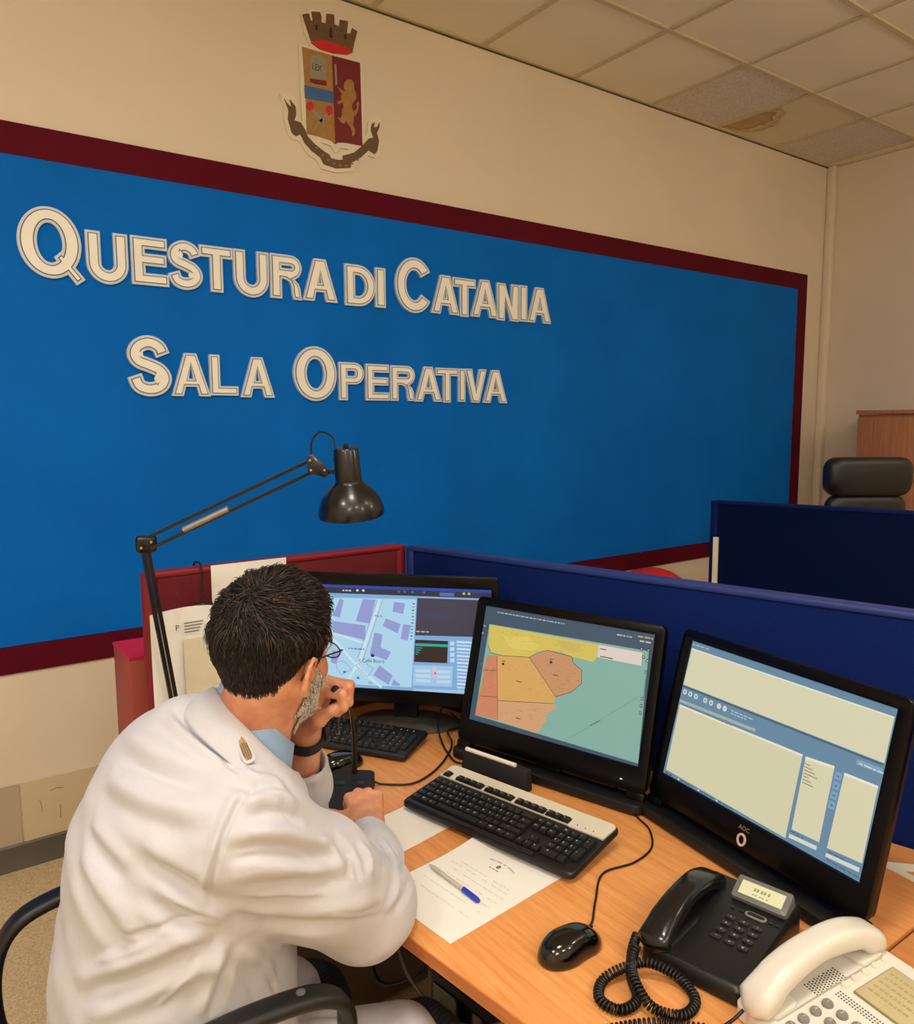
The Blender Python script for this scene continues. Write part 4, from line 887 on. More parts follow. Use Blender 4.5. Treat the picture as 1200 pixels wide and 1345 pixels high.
def letterhead(pb, w_, h_):
    g = (118, 114, 104); T = lambda x, y: (x, y, .0016)
    txt = 'QUESTURA DI CATANIA'
    for k, ch in enumerate(txt):
        a = math.radians(62 * (k / (len(txt) - 1) - .5)); X0 = .062 * math.sin(a); Y0 = h_ / 2 - .066 - .075 * (1 - math.cos(a)) * .5
        vs, fs = text_polys(ch, .0062)
        if vs:
            ca, sa = math.cos(-a * .6), math.sin(-a * .6)
            pb.add([T(X0 + (x * ca - y * sa), Y0 + (x * sa + y * ca)) for x, y in vs], fs, g)
    pb.add([T(.0 + x, h_ / 2 - .078 + y) for x, y in arc(0, 0, .0045, .006, 0, 330, 10)], [tuple(range(11))], g)
    [pb.add([T(x, h_ / 2 - .091), T(x + .006, h_ / 2 - .091), T(x + .006, h_ / 2 - .0888), T(x, h_ / 2 - .0888)], [(0, 1, 2, 3)], g) for x in (-.014, -.005, .004)]
    r = random.Random(2)
    for k, y in enumerate((.030, .018, .002, -.016, -.034, -.055, -.08)):
        x = -.08
        while x < .08:
            wd = r.uniform(.004, .014)
            if r.random() < .8: pb.add([T(x, y), T(min(x + wd, .08), y), T(min(x + wd, .08), y + .0013), T(x, y + .0013)], [(0, 1, 2, 3)], (206, 202, 188))
            x += wd + .003
flat_sheet('letter_sheet', 'printed letterhead sheet on the desk edge under the blue pen', (-4.708, -2.005), math.radians(-84), .21, .297, letterhead, curl=.02, z=.0002)
flat_sheet('paper_sheet', 'blank white sheet partly under the silver keyboard beside the right hand', (-4.70, -1.757), math.radians(-80), .14, .21, z=.0002)
flat_sheet('paper_sheet', 'white sheet lying in front of the black keyboard under the wrist with the watch', (-4.775, -1.335), math.radians(-57), .30, .15, z=.0002)
t = thing('ballpoint_pen', 'clear ballpoint pen with a blue cap lying on the letterhead sheet', 'pen', (-4.742, -1.995, DZ + .0062), math.radians(-88))
XR = Matrix.Rotation(PI / 2, 4, 'Y')
MB().lathe([(.0006, -.082), (.0012, -.079), (.0032, -.070), (.004, -.066), (.004, .034)], 10, XR).obj('barrel', mat('pen_clear', (196, 190, 176), .2, noise=.04), t)
MB().lathe([(.0048, .026), (.0052, .03), (.0052, .066), (.0030, .072)], 12, XR).obj('cap', mat('pen_blue', (44, 60, 190), .3, noise=.05), t)
MB().box((.045, 0, .0058), (.036, .0028, .0016)).obj('clip', MATS['pen_blue'], t, smooth=0, bevel=.0005, seg=1)

# small black stand with a white bar in front of the map monitor
t = thing('card_stand', 'small black stand topped by a white bar in front of the map monitor', 'stand', (-4.412, -1.706, DZ), math.radians(-76))
MB().loft([[(x, y, z) for x, y in ((-.095, -.02 + s), (.095, -.02 + s), (.095, .02 - s * .2), (-.095, .02 - s * .2))] for z, s in ((0, 0), (.055, .016))]).obj('body', blkmatte, t, smooth=0, bevel=.003)
MB().tube([(-.09, 0, .059), (.06, .0, .059)], .0055, 10).obj('white_bar', mat('bar_white', (232, 226, 206), .4, noise=.02), t)

# ---------------------------------------------------------------- gooseneck microphone
MB_LOC = (-4.752, -1.586)
t = thing('gooseneck_microphone', 'black desk microphone whose bent stem the man holds at his mouth', 'microphone', (MB_LOC[0], MB_LOC[1], DZ), math.radians(-39))
bl_ = lambda z0, z1, a: None
MB().loft([[(x, y, z + (y + .09) * .10 * (z > .01)) for x, y in rrect(.104 - i * 2, .190 - i * 2, .008, 4)] for z, i in ((0, .003), (.003, 0), (.016, .001), (.021, .006))]).obj('base', blkmatte, t)
for k, (bx, by) in enumerate(((-.022, .03), (.022, .03))): MB().slab(.026, .020, .0300, .0345, .004, .001, c=(bx, by)).obj('button', blk, t)
tip = Vector((-4.9735, -1.9757, 1.1850))
w2l = Matrix.Translation((MB_LOC[0], MB_LOC[1], DZ)) @ Matrix.Rotation(math.radians(-39), 4, 'Z'); w2l.invert()
stem = spline([w2l @ Vector(p) for p in ((-4.700, -1.528, DZ + .026), (-4.702, -1.534, DZ + .10), (-4.722, -1.562, DZ + .19), (-4.775, -1.640, DZ + .28), (-4.865, -1.775, DZ + .325), (-4.9417, -1.9252, 1.0668), (-4.9612, -1.9596, 1.1192))], 10)
MB().tube(stem[:14], [.0075 - .003 * k / 13 for k in range(14)], 10).obj('stem_socket', blk, t)
MB().tube(stem[4:-2], .0042, 10).obj('stem', blkpaint, t)
d = (stem[-1] - stem[-4]).normalized(); q = d.to_track_quat('Z', 'Y').to_matrix().to_4x4(); q.translation = stem[-1] - d * .006
MB().lathe([(.0045, -.012), (.0065, -.006), (.0080, .004), (.0085, .03), (.0085, .044)], 14, q).obj('capsule', blk, t)
MB().lathe([(.0088, .044), (.0088, .050)], 14, q).obj('metal_ring', chrome, t)
MB().lathe([(.0084, .050), (.0082, .056), (.005, .062), (.0015, .064)], 14, q).obj('grille', blkmatte, t)

# ---------------------------------------------------------------- black telephone
def handset(name, L, w_, hgt, m_, parent, X, drop=.018, n=26):
    """arched handset along local y, two thick ends and a thin bowed grip"""
    rings = []
    for k in range(n + 1):
        u = k / n; y = (u - .5) * L; e = abs(2 * u - 1)
        top = hgt * (1 - .62 * e ** 2.4); under = hgt * .50 * (1 - e ** 1.5) * 1.0 if e < .62 else hgt * .50 * (1 - .62 ** 1.5) * max(0, (1 - (e - .62) / .10))
        th_b = under - drop * (1 if e > .72 else 0) * 0
        wd = w_ * (.80 + .20 * min(1, e ** 1.5)) * (1 if e < .93 else math.sqrt(max(.12, 1 - ((e - .93) / .075) ** 2)))
        if e > .93: top *= 1 - .35 * ((e - .93) / .07) ** 2
        h_ = top - th_b; ring = []
        for j in range(16):
            a = 2 * PI * j / 16 + PI / 16; cx, sz = math.cos(a), math.sin(a)
            px = wd / 2 * abs(cx) ** .5 * (1 if cx > 0 else -1); pz = th_b + h_ / 2 + h_ / 2 * abs(sz) ** .6 * (1 if sz > 0 else -1)
            if sz > 0: px *= 1 - .12 * sz
            ring.append(X @ Vector((px, y, pz)))
        rings.append(ring)
    return MB().loft(rings).obj(name, m_, parent, smooth=60)
phone_b = mat('phone_black', (19, 19, 20), .34, noise=.08, nscale=80, bump=.15, bscale=900)
t = thing('telephone', 'black desk telephone with a grey display and coiled cord, between mouse and white telephone', 'telephone', (-4.482, -2.396, DZ), math.radians(-79))
Lb, Wb = .245, .168
MB().loft([[(x, y, z0 + (y + Lb / 2) / Lb * dz) for x, y in rrect(Wb - i * 2, Lb - i * 2, .012, 4)] for z0, dz, i in ((0, 0, .004), (.004, 0, 0), (.024, .020, 0), (.030, .022, .005))]).obj('body', phone_b, t)
X = Matrix.Translation((-.058, .0, .030)) @ Matrix.Rotation(.07, 4, 'X')
MB().slab(.05, .22, .024, .040, .01, .004, c=(-.058, 0)).obj('cradle', phone_b, t)
handset('handset', .230, .056, .052, mat('handset_black', (15, 15, 16), .22, noise=.05, coat=.2), t, Matrix.Translation((-.064, -.012, .034)) @ Matrix.Rotation(.07, 4, 'X'))
ang = Matrix.Rotation(.50, 4, 'X'); DX = Matrix.Translation((.030, .085, .060)) @ ang
hs = MB(X=DX); hs.slab(.094, .044, -.02, .006, .005, .002); hs.obj('display_housing', mat('grey_clear', (112, 114, 110), .3, noise=.05), t)
lc = MB(X=DX); lc.box((0, .0, .0068), (.074, .026, .0012)); lcd = lc.obj('display', mat('lcd_green', (208, 212, 176), .4, noise=.03, emit=(206, 214, 150), estr=.06), t, smooth=0)
ct = MB(X=DX)
for x in (-.014, -.009, -.002, .003, .010): ct.add([(x, -.001, .0076), (x + .0035, -.001, .0076), (x + .0035, .005, .0076), (x, .005, .0076)], [(0, 1, 2, 3)]); ct.add([(x, -.009, .0076), (x + .003, -.009, .0076), (x + .003, -.0065, .0076), (x, -.0065, .0076)], [(0, 1, 2, 3)])
ct.obj('digits', mat('lcd_ink', (140, 146, 112), .5, noise=.02), lcd, smooth=0)['kind'] = 'stuff'
sl = lambda y: .030 + .022 * (y + Lb / 2) / Lb
bt = mat('key_slate', (40, 40, 42), .4, noise=.1)
_kp = MB().slab(.0165, .0098, 0, .003, .003, .001).obj('button', bt, t); kd = _kp.data; bpy.data.objects.remove(_kp)
kl = MB()
for r_ in range(4):
    for c_ in range(3):
        o = bpy.data.objects.new('button', kd); COL.objects.link(o); o.parent = t; x = .004 + .0225 * c_; y = .018 - .0185 * r_; o.location = (x, y, sl(y) - .0005)
        put_text(kl, '123456789*0#'[r_ * 3 + c_], .006, lambda X_, Y_, x=x, y=y: (x + X_, y + Y_ - .002, sl(y) + .0028), None, 0, 0, True)
o = kl.obj('digit_print', legm, t, smooth=0); o['kind'] = 'stuff'
oval = MB(); oval.slab(.036, .015, 0, .0035, .0074, .001, c=(.036, .044)); oo = oval.obj('navigation_ring', mat('silver_ring', (150, 150, 148), .3, .4, noise=.03), t); oo.location = (0, 0, sl(.044) - .001)
o2 = MB().slab(.029, .009, 0, .004, .0044, .001, c=(.036, .044)).obj('navigation_key', phone_b, t); o2.location = (0, 0, sl(.044) - .0008)
for x in (-.004, .012, .06, .072): o3 = MB().slab(.007, .004, 0, .002, .0015, .0005).obj('small_button', bt, t); o3.location = (x, .044 - .012 * (x > .05) * 0, sl(.044) - .0002)
# coiled cord
def coil(name, label, path, R_, r_, turns, lead=()):
    P = spline(path, 14); L = [0]
    for a, b in zip(P, P[1:]): L.append(L[-1] + (b - a).length)
    N = turns * 10; pts = []; up = Vector((0, 0, 1))
    for k in range(N + 1):
        s = L[-1] * k / N; i = max(0, min(len(P) - 2, next((q for q in range(len(L) - 1) if L[q + 1] >= s), len(P) - 2)))
        f_ = (s - L[i]) / max(L[i + 1] - L[i], 1e-9); c = P[i].lerp(P[i + 1], f_); tn = (P[i + 1] - P[i]).normalized(); sd = tn.cross(up).normalized(); u2 = sd.cross(tn)
        a = 2 * PI * turns * k / N; pts.append(c + (sd * math.cos(a) + u2 * math.sin(a)) * R_)
    return tag(MB().tube(pts, r_, 5).obj(name, cable_m, smooth=180), label, 'cord')
zc = DZ + .0095
coil('coiled_cord', 'black coiled handset cord looping on the desk below the black telephone', [(-4.605, -2.318, zc + .016), (-4.632, -2.332, zc + .008), (-4.668, -2.362, zc), (-4.700, -2.402, zc), (-4.736, -2.402, zc), (-4.745, -2.370, zc), (-4.715, -2.345, zc), (-4.680, -2.352, zc + .010), (-4.642, -2.375, zc + .018), (-4.618, -2.415, zc + .004), (-4.632, -2.455, zc), (-4.672, -2.462, zc), (-4.700, -2.430, zc + .006), (-4.690, -2.388, zc + .018), (-4.655, -2.352, zc + .012), (-4.63, -2.338, zc + .020)], .0064, .0023, 104)
coil('coiled_cord', 'second run of black coiled cord at the bottom edge of the photo', [(-4.80, -2.41, zc), (-4.762, -2.425, zc), (-4.722, -2.445, zc), (-4.690, -2.475, zc), (-4.665, -2.50, zc)], .0064, .0023, 24)

# ---------------------------------------------------------------- white telephone
phone_w = mat('phone_white', (222, 217, 204), .32, noise=.02, nscale=8, coat=.15)
Lw, Ww = .255, .25; yw = math.radians(-101); c_, s_ = math.cos(yw), math.sin(yw)
FL = Vector((-4.602, -2.498, DZ)); ctr = FL + Vector((c_, s_, 0)) * Ww / 2 + Vector((-s_, c_, 0)) * Lw / 2
t = thing('telephone', 'white office telephone with round grey keys and a beige display', 'telephone', ctr, yw)
MB().loft([[(x, y, z0 + (y + Lw / 2) / Lw * dz) for x, y in rrect(Ww - i * 2, Lw - i * 2, .014, 4)] for z0, dz, i in ((0, 0, .004), (.004, 0, 0), (.022, .034, 0), (.028, .036, .006))]).obj('body', phone_w, t)
sw = lambda y: .028 + .036 * (y + Lw / 2) / Lw
tl = math.atan2(.036, Lw); RX = Matrix.Rotation(tl, 4, 'X')
onw = lambda x, y, dz=0: Matrix.Translation((x, y, sw(y) + dz)) @ RX
for cy_ in (-.088, .088): MB(X=onw(-.088, cy_, -.002)).slab(.052, .050, 0, .008, .01, .002).obj('cradle', phone_w, t)
handset('handset', .262, .056, .066, phone_w, t, onw(-.088, -.004, .003))
sg = MB(X=onw(-.088, -.004, .003)); 
MB(X=onw(-.0615, .0, -.0005)).slab(.003, .22, 0, .0012, .001, .0003).obj('groove', mat('groove_beige', (176, 168, 150), .5, noise=.03), t)
MB(X=onw(.002, .058, -.001)).slab(.084, .086, 0, .003, .003, .001).obj('display_frame', mat('bezel_olive', (140, 130, 92), .4, noise=.05), t)
MB(X=onw(.002, .058, .002)).slab(.080, .082, 0, .001, .002, .0003).obj('display', mat('lcd_beige', (196, 182, 138), .35, noise=.06, nscale=40), t)
dt = MB(X=onw(.002, .058, .0032))
rr = random.Random(9)
for k in range(5):
    x = -.034
    while x < .030:
        wd = rr.uniform(.003, .009); dt.add([(x, .024 - .012 * k, 0), (x + wd, .024 - .012 * k, 0), (x + wd, .0285 - .012 * k, 0), (x, .0285 - .012 * k, 0)], [(0, 1, 2, 3)]); x += wd + .002
dt.obj('display_text', mat('lcd_ink_beige', (176, 158, 110), .5, noise=.02), t, smooth=0)['kind'] = 'stuff'
sb = mat('button_white', (226, 218, 198), .3, noise=.02)
def round_btn(nm, x, y, m_, r=.006, h=.0045, par=t):
    key = (nm, m_.name)
    if key not in _km: o = MB().lathe([(r * 1.05, 0), (r, h * .6), (r * .85, h * .9), (r * .3, h)], 16).obj(nm, m_, None); _km[key] = o.data; bpy.data.objects.remove(o)
    o = bpy.data.objects.new(nm, _km[key]); COL.objects.link(o); o.parent = par; o.location = (x, y, sw(y) - .0005); o.rotation_euler = (tl, 0, 0); return o
for k in range(5): round_btn('side_button', -.054, .104 - .0215 * k, sb); round_btn('side_button', .056, .104 - .0215 * k, sb)
gk = mat('key_grey', (132, 130, 122), .35, noise=.04); kw = MB()
for r_ in range(4):
    for c2_ in range(3):
        x = -.044 + .024 * c2_; y = -.030 - .0235 * r_; round_btn('dial_key', x, y, gk, .0078, .006)
        put_text(kw, '123456789*0#'[r_ * 3 + c2_], .008, lambda X_, Y_, x=x, y=y: (x + X_, y + Y_ - .003, sw(y) + .0062 + (Y_) * .14), None, 0, 0, True)
o = kw.obj('digit_print', legm, t, smooth=0); o['kind'] = 'stuff'
hole = MB()
for i in range(13):
    for j in range(6):
        x, y = -.086 + .0045 * j + .002 * (i % 2), .030 - .0048 * i
        hole.box((x, y, sw(y) + .0002), (.0022, .0022, .0008))
for i in range(30):
    for j in range(3):
        x, y = -.050 + .0045 * i, .003 - .0045 * j + .0 * i
        hole.box((x, y, sw(y) + .0002), (.0020, .0020, .0008))
o = hole.obj('speaker_holes', mat('hole_dark', (70, 64, 54), .8, noise=.05), t, smooth=0); o['kind'] = 'stuff'
cable('handset_cord', 'black cord plugged into the front end of the white telephone handset', [(-4.622, -2.528, .777), (-4.640, -2.524, .768), (-4.660, -2.512, .752), (-4.690, -2.512, .744), (-4.74, -2.53, .744)], .0026)

# ---------------------------------------------------------------- architect lamp
J = Vector((-5.058, -1.153, 1.316)); Bp = Vector((-4.985, -1.118, DZ + .045)); Hj = Vector((-4.715, -1.374, 1.503))
t = thing('desk_lamp', 'black balanced-arm architect lamp clamped to the desk end, shade pointing down', 'lamp', (Bp.x, Bp.y, DZ))
o0 = Vector((Bp.x, Bp.y, DZ)); 
MB().box((-.006, 0, .0065), (.050, .045, .012)).obj('clamp_jaw', blkpaint, t, smooth=0, bevel=.003); MB().box((-.036, 0, -.024), (.010, .045, .080)).obj('clamp_back', blkpaint, t, smooth=0, bevel=.003)
MB().box((-.012, 0, -.060), (.045, .040, .010)).obj('clamp_jaw', blkpaint, t, smooth=0, bevel=.003); MB().tube([(0, 0, .012), (0, 0, .07)], .009, 12).obj('pivot_post', blkpaint, t)
MB().tube([(-.008, 0, -.11), (-.008, 0, -.0285)], .004, 8).obj('clamp_screw', chrome, t)
def bars(nm, a, b, sep, th, up=Vector((0, 0, 1))):
    d = (b - a).normalized(); sd = d.cross(up).normalized(); nrm = sd.cross(d).normalized()
    for s_ in (-1, 1):
        A = a + nrm * sep * s_ - o0; B = b + nrm * sep * s_ - o0
        MB().tube([A, B], th, 4).obj(nm, blkpaint, t, smooth=0)
    return d, sd, nrm
Lo = Bp + Vector((0, 0, .02))
bars('lower_arm', Lo, J - Vector((0, 0, .005)), .0075, .0068)
d, sd, nrm = bars('upper_arm', J + Vector((.004, -.002, 0)), Hj, .0135, .0056)
MB().tube([J - o0 + nrm * -.009 + d * .10, J - o0 + nrm * -.009 + d * .22], .0078, 12).obj('spring', mat('spring_grey', (170, 160, 146), .35, .5, noise=.1), t)
MB().box(J - o0 + Vector((.004, 0, .0)), (.05, .022, .044)).obj('elbow_joint', blkpaint, t, smooth=0, bevel=.010, seg=3)
for k in (-1, 1): MB().tube([J - o0 + Vector((.012 * k, -.014, .006 * k)), J - o0 + Vector((.012 * k, .014, .006 * k))], .0035, 8).obj('bolt', chrome, t)
hd = Hj - o0
MB().prism([ccw([(-.024, .022), (-.01, .03), (.022, -.004), (.028, -.02), (.018, -.028), (-.022, -.016)])], -.008, .008, lambda x, y, z: tuple(hd + Vector((d.x, d.y, 0)).normalized() * (x + .012) + Vector((0, 0, y)) + sd * z)).obj('head_joint', blkpaint, t, smooth=0, bevel=.002)
for a, b in ((-.004, .014), (.030, -.010), (-.002, -.010)): MB().tube([hd + Vector((d.x, d.y, 0)).normalized() * a + Vector((0, 0, b)) + sd * -.011, hd + Vector((d.x, d.y, 0)).normalized() * a + Vector((0, 0, b)) + sd * .011], .003, 8).obj('bolt', chrome, t)
SH = Vector((-4.640, -1.428, 1.395)) - o0
tilt = Matrix.Translation(SH) @ Matrix.Rotation(math.radians(9), 4, Vector((.8, .6, 0)).cross(Vector((0, 0, 1))).normalized()) 
MB().lathe([(.080, -.012), (.0805, -.004), (.078, .010), (.070, .030), (.054, .052), (.036, .068), (.0325, .072), (.0320, .075), (.0300, .150), (.027, .154), (.004, .155)], 40, tilt, cap=(False, True)).obj('shade', blkpaint, t, smooth=50)
inner = mat('shade_inside', (176, 164, 150), .4, noise=.03)
MB().lathe([(.0785, -.011), (.076, .010), (.068, .029), (.052, .050), (.034, .066), (.004, .068)], 40, tilt, cap=(False, True)).obj('shade_lining', inner, t, smooth=60)
MB().ell(tilt @ Vector((0, 0, .030)), (.026, .026, .032), 16, 10).obj('bulb', mat('bulb_glass', (226, 220, 206), .25, noise=.02), t, smooth=180)
MB().tube([hd + Vector((.028, -.014, -.014)), SH + (tilt.to_3x3() @ Vector((-.02, .022, .095)))], .005, 8).obj('head_bracket', blkpaint, t)
MB().lathe([(.006, .150), (.006, .162), (.004, .164)], 10, tilt).obj('cap_knob', blkpaint, t)
MB().tube(spline([hd + Vector((-.002, .0, .02)), hd + Vector((.0, -.002, .06)), hd + Vector((.02, -.012, .082)), hd + Vector((.045, -.03, .062)), SH + (tilt.to_3x3() @ Vector((-.025, .02, .118)))], 8), .0025, 6).obj('wire', cable_m, t)

# ---------------------------------------------------------------- far right: cabinet and high-backed chair
t = thing('wooden_cabinet', 'light wooden cabinet at the right edge behind the high-backed chair', 'cabinet', (-.24, -1.02, 0))
MB().box((0, 0, .83), (.42, 1.0, 1.62)).obj('body', cabwood, t, smooth=0, bevel=.002); MB().box((-.005, 0, 1.655), (.45, 1.02, .025)).obj('top', cabwood, t, smooth=0, bevel=.002)
for y in (-.25, .25): dr = MB().box((-.220, y, .83), (.018, .494, 1.58)).obj('door', cabwood, t, smooth=0, bevel=.002); MB().tube([(-.245, y * .2, .85), (-.245, y * .2, .97)], .005, 8).obj('handle', chrome, dr)
leather = mat('black_leather', (24, 23, 22), .42, noise=.15, nscale=30, bump=.4, bscale=150)
t = thing('office_chair', 'black high-backed leather chair standing behind the far partition', 'chair', (-1.64, -1.06, 0), math.radians(-33))
def cushion(w_, h_, d_, c, r=.05):
    return MB().loft([[(x + c[0], yy + c[1], y + c[2]) for x, y in rrect(w_ - 2 * i, h_ - 2 * i, r, 6)] for yy, i in ((-d_ / 2, .03), (-d_ / 2 + .008, .010), (-d_ / 4, 0), (d_ / 4, 0), (d_ / 2 - .008, .01), (d_ / 2, .03))])
cushion(.415, .185, .10, (0, -.22, 1.338), .06).obj('headrest', leather, t, smooth=60); cushion(.385, .70, .075, (0, -.21, .90), .06).obj('backrest', leather, t, smooth=60)
for x in (-.08, .08): MB().tube(spline([(x, -.155, 1.215), (x, -.150, .95), (x, -.158, .7)]), .02, 8).obj('back_roll', leather, t)
MB().slab(.50, .50, .44, .54, .08, .03).obj('seat', leather, t)
for sx in (-1, 1): MB().tube(spline([(sx * .27, -.20, .52), (sx * .29, -.18, .68), (sx * .29, .05, .70), (sx * .28, .12, .62), (sx * .26, .12, .5)]), .02, 8).obj('armrest', leather, t)
MB().tube([(0, 0, .10), (0, 0, .44)], .03, 12).obj('column', steel, t)
for k in range(5):
    a = 2 * PI * k / 5; lg = MB().tube([(0, 0, .12), (.30 * math.cos(a), .30 * math.sin(a), .085)], [.028, .016], 8).obj('leg', steel, t); MB().tube([(.30 * math.cos(a), .30 * math.sin(a) - .022, .03), (.30 * math.cos(a), .30 * math.sin(a) + .022, .03)], .03, 12).obj('caster', blk, lg)

# ---------------------------------------------------------------- the man: implicit-surface modeller
class Field:
    """signed distance field on a grid, built from smoothly joined rounded cones and ellipsoids"""
    def __init__(s, lo, hi, res):
        s.lo = np.array(lo, np.float32); s.res = res; s.n = np.ceil((np.array(hi) - s.lo) / res).astype(int) + 1
        s.d = np.full(tuple(s.n), .2, np.float32); s.ax = [s.lo[i] + np.arange(s.n[i], dtype=np.float32) * res for i in range(3)]
    def sub(s, lo, hi, m):
        sl = []
        for i in range(3):
            a = int(np.floor((lo[i] - m - s.lo[i]) / s.res)); b = int(np.ceil((hi[i] + m - s.lo[i]) / s.res)) + 1
            sl.append(slice(max(a, 0), max(min(b, s.n[i]), 1)))
        X = s.ax[0][sl[0]][:, None, None]; Y = s.ax[1][sl[1]][None, :, None]; Z = s.ax[2][sl[2]][None, None, :]
        return tuple(sl), X, Y, Z
    def put(s, sl, d, k, mode='add'):
        a = s.d[sl]
        if mode == 'add':
            h = np.clip(.5 + .5 * (a - d) / k, 0, 1) if k > 0 else (a > d).astype(np.float32)
            s.d[sl] = a * (1 - h) + d * h - (k * h * (1 - h) if k > 0 else 0)
        else:
            d = -d; h = np.clip(.5 - .5 * (a - d) / k, 0, 1); s.d[sl] = a * (1 - h) + d * h + k * h * (1 - h)
    def cone(s, a, b, ra, rb, k=.01, flat=None, mode='add'):
        """flat = (unit axis, factor < 1) squashes the cross-section along that axis"""
        a = np.array(a, float); b = np.array(b, float); r = max(ra, rb)
        sl, X, Y, Z = s.sub(np.minimum(a, b) - r, np.maximum(a, b) + r, k + .012)
        P = [X - a[0], Y - a[1], Z - a[2]]; B = b - a; bb = B @ B + 1e-12
        h = np.clip((P[0] * B[0] + P[1] * B[1] + P[2] * B[2]) / bb, 0, 1)
        Q = [P[i] - B[i] * h for i in range(3)]
        q2 = Q[0] ** 2 + Q[1] ** 2 + Q[2] ** 2
        if flat is not None:
            ax, f = flat; ax = np.array(ax, float); ax /= np.linalg.norm(ax); c = Q[0] * ax[0] + Q[1] * ax[1] + Q[2] * ax[2]
            q2 = q2 + c * c * (1 / f ** 2 - 1)
        s.put(sl, (np.sqrt(q2) - (ra + (rb - ra) * h)).astype(np.float32), k, mode); return s
    def chain(s, pts, rs, k=.01, flat=None):
        for i in range(len(pts) - 1): s.cone(pts[i], pts[i + 1], rs[i], rs[i + 1], k, flat)
        return s
    def ell(s, c, r, R=None, k=.01, mode='add'):
        c = np.array(c, float); r = np.array(r, float); R = np.eye(3) if R is None else np.array(R, float); m = r.max()
        sl, X, Y, Z = s.sub(c - m, c + m, k + .012)
        P = [X - c[0], Y - c[1], Z - c[2]]; L = [P[0] * R[0, i] + P[1] * R[1, i] + P[2] * R[2, i] for i in range(3)]
        k0 = np.sqrt(sum((L[i] / r[i]) ** 2 for i in range(3))); k1 = np.sqrt(sum((L[i] / r[i] ** 2) ** 2 for i in range(3))) + 1e-6
        s.put(sl, (k0 * (k0 - 1) / k1).astype(np.float32), k, mode); return s
    def mesh(s):
        """naive surface nets"""
        d = s.d; ins = d < 0; c = np.zeros(tuple(np.array(d.shape) - 1), np.int8)
        for i in (0, 1):
            for j in (0, 1):
                for k in (0, 1): c += ins[i:c.shape[0] + i, j:c.shape[1] + j, k:c.shape[2] + k]
        cell = np.argwhere((c > 0) & (c < 8)); n = len(cell); idx = np.full(c.shape, -1, np.int32); idx[tuple(cell.T)] = np.arange(n)
        pos = np.zeros((n, 3)); cnt = np.zeros(n)
        cor = [(i, j, k) for i in (0, 1) for j in (0, 1) for k in (0, 1)]
        for a in cor:
            for b in cor:
                if sum(b) - sum(a) == 1 and all(y >= x for x, y in zip(a, b)):
                    da = d[tuple((cell + a).T)]; db = d[tuple((cell + b).T)]; m = (da < 0) != (db < 0)
                    t = np.where(m, da / np.where(m, da - db, 1), 0); p = cell + np.array(a) + np.outer(t, np.array(b) - np.array(a))
                    pos[m] += p[m]; cnt[m] += 1
        pos = pos / cnt[:, None] * s.res + s.lo
        F = []
        for ax in range(3):
            u, v = (ax + 1) % 3, (ax + 2) % 3
            a = np.take(ins, range(0, ins.shape[ax] - 1), ax); b = np.take(ins, range(1, ins.shape[ax]), ax)
            E = np.argwhere(a != b); E = E[(E[:, u] > 0) & (E[:, v] > 0) & (E[:, u] < c.shape[u]) & (E[:, v] < c.shape[v])]
            du = np.zeros(3, int); du[u] = 1; dv = np.zeros(3, int); dv[v] = 1
            q = [idx[tuple((E - x).T)] for x in (0 * du, du, du + dv, dv)]; q = np.stack(q, 1)
            fl = ins[tuple(E.T)]; q[~fl] = q[~fl][:, ::-1]; F.append(q)
        F = np.concatenate(F); return pos, F[(F >= 0).all(1)]

def smooth_verts(V, F, it=2, lam=.5):
    E = np.concatenate([F[:, [0, 1]], F[:, [1, 2]], F[:, [2, 3]], F[:, [3, 0]]]); n = len(V)
    for _ in range(it):
        A = np.zeros((n, 3)); c = np.bincount(E[:, 0], minlength=n) + np.bincount(E[:, 1], minlength=n)
        for k in range(3): A[:, k] = np.bincount(E[:, 0], V[E[:, 1], k], n) + np.bincount(E[:, 1], V[E[:, 0], k], n)
        V = V * (1 - lam) + lam * A / np.maximum(c, 1)[:, None]
    return V
def vnormals(V, F):
    N = np.cross(V[F[:, 2]] - V[F[:, 0]], V[F[:, 3]] - V[F[:, 1]]); A = np.zeros_like(V)
    for k in range(3):
        for j in range(4): A[:, k] += np.bincount(F[:, j], N[:, k], len(V))
    return A / (np.linalg.norm(A, axis=1)[:, None] + 1e-12)
def np_mesh(name, V, F, m_, parent, mats=None, fmat=None):
    me = bpy.data.meshes.new(name); me.vertices.add(len(V)); me.vertices.foreach_set('co', V.astype(np.float32).ravel())
    me.loops.add(F.size); me.loops.foreach_set('vertex_index', F.astype(np.int32).ravel()); me.polygons.add(len(F))
    me.polygons.foreach_set('loop_start', np.arange(0, F.size, F.shape[1], dtype=np.int32)); me.polygons.foreach_set('use_smooth', np.ones(len(F), bool))
    me.materials.append(m_)
    me.update(calc_edges=True); me.validate()
    o = bpy.data.objects.new(name, me); COL.objects.link(o)
    if parent is not None: o.parent = parent
    return o

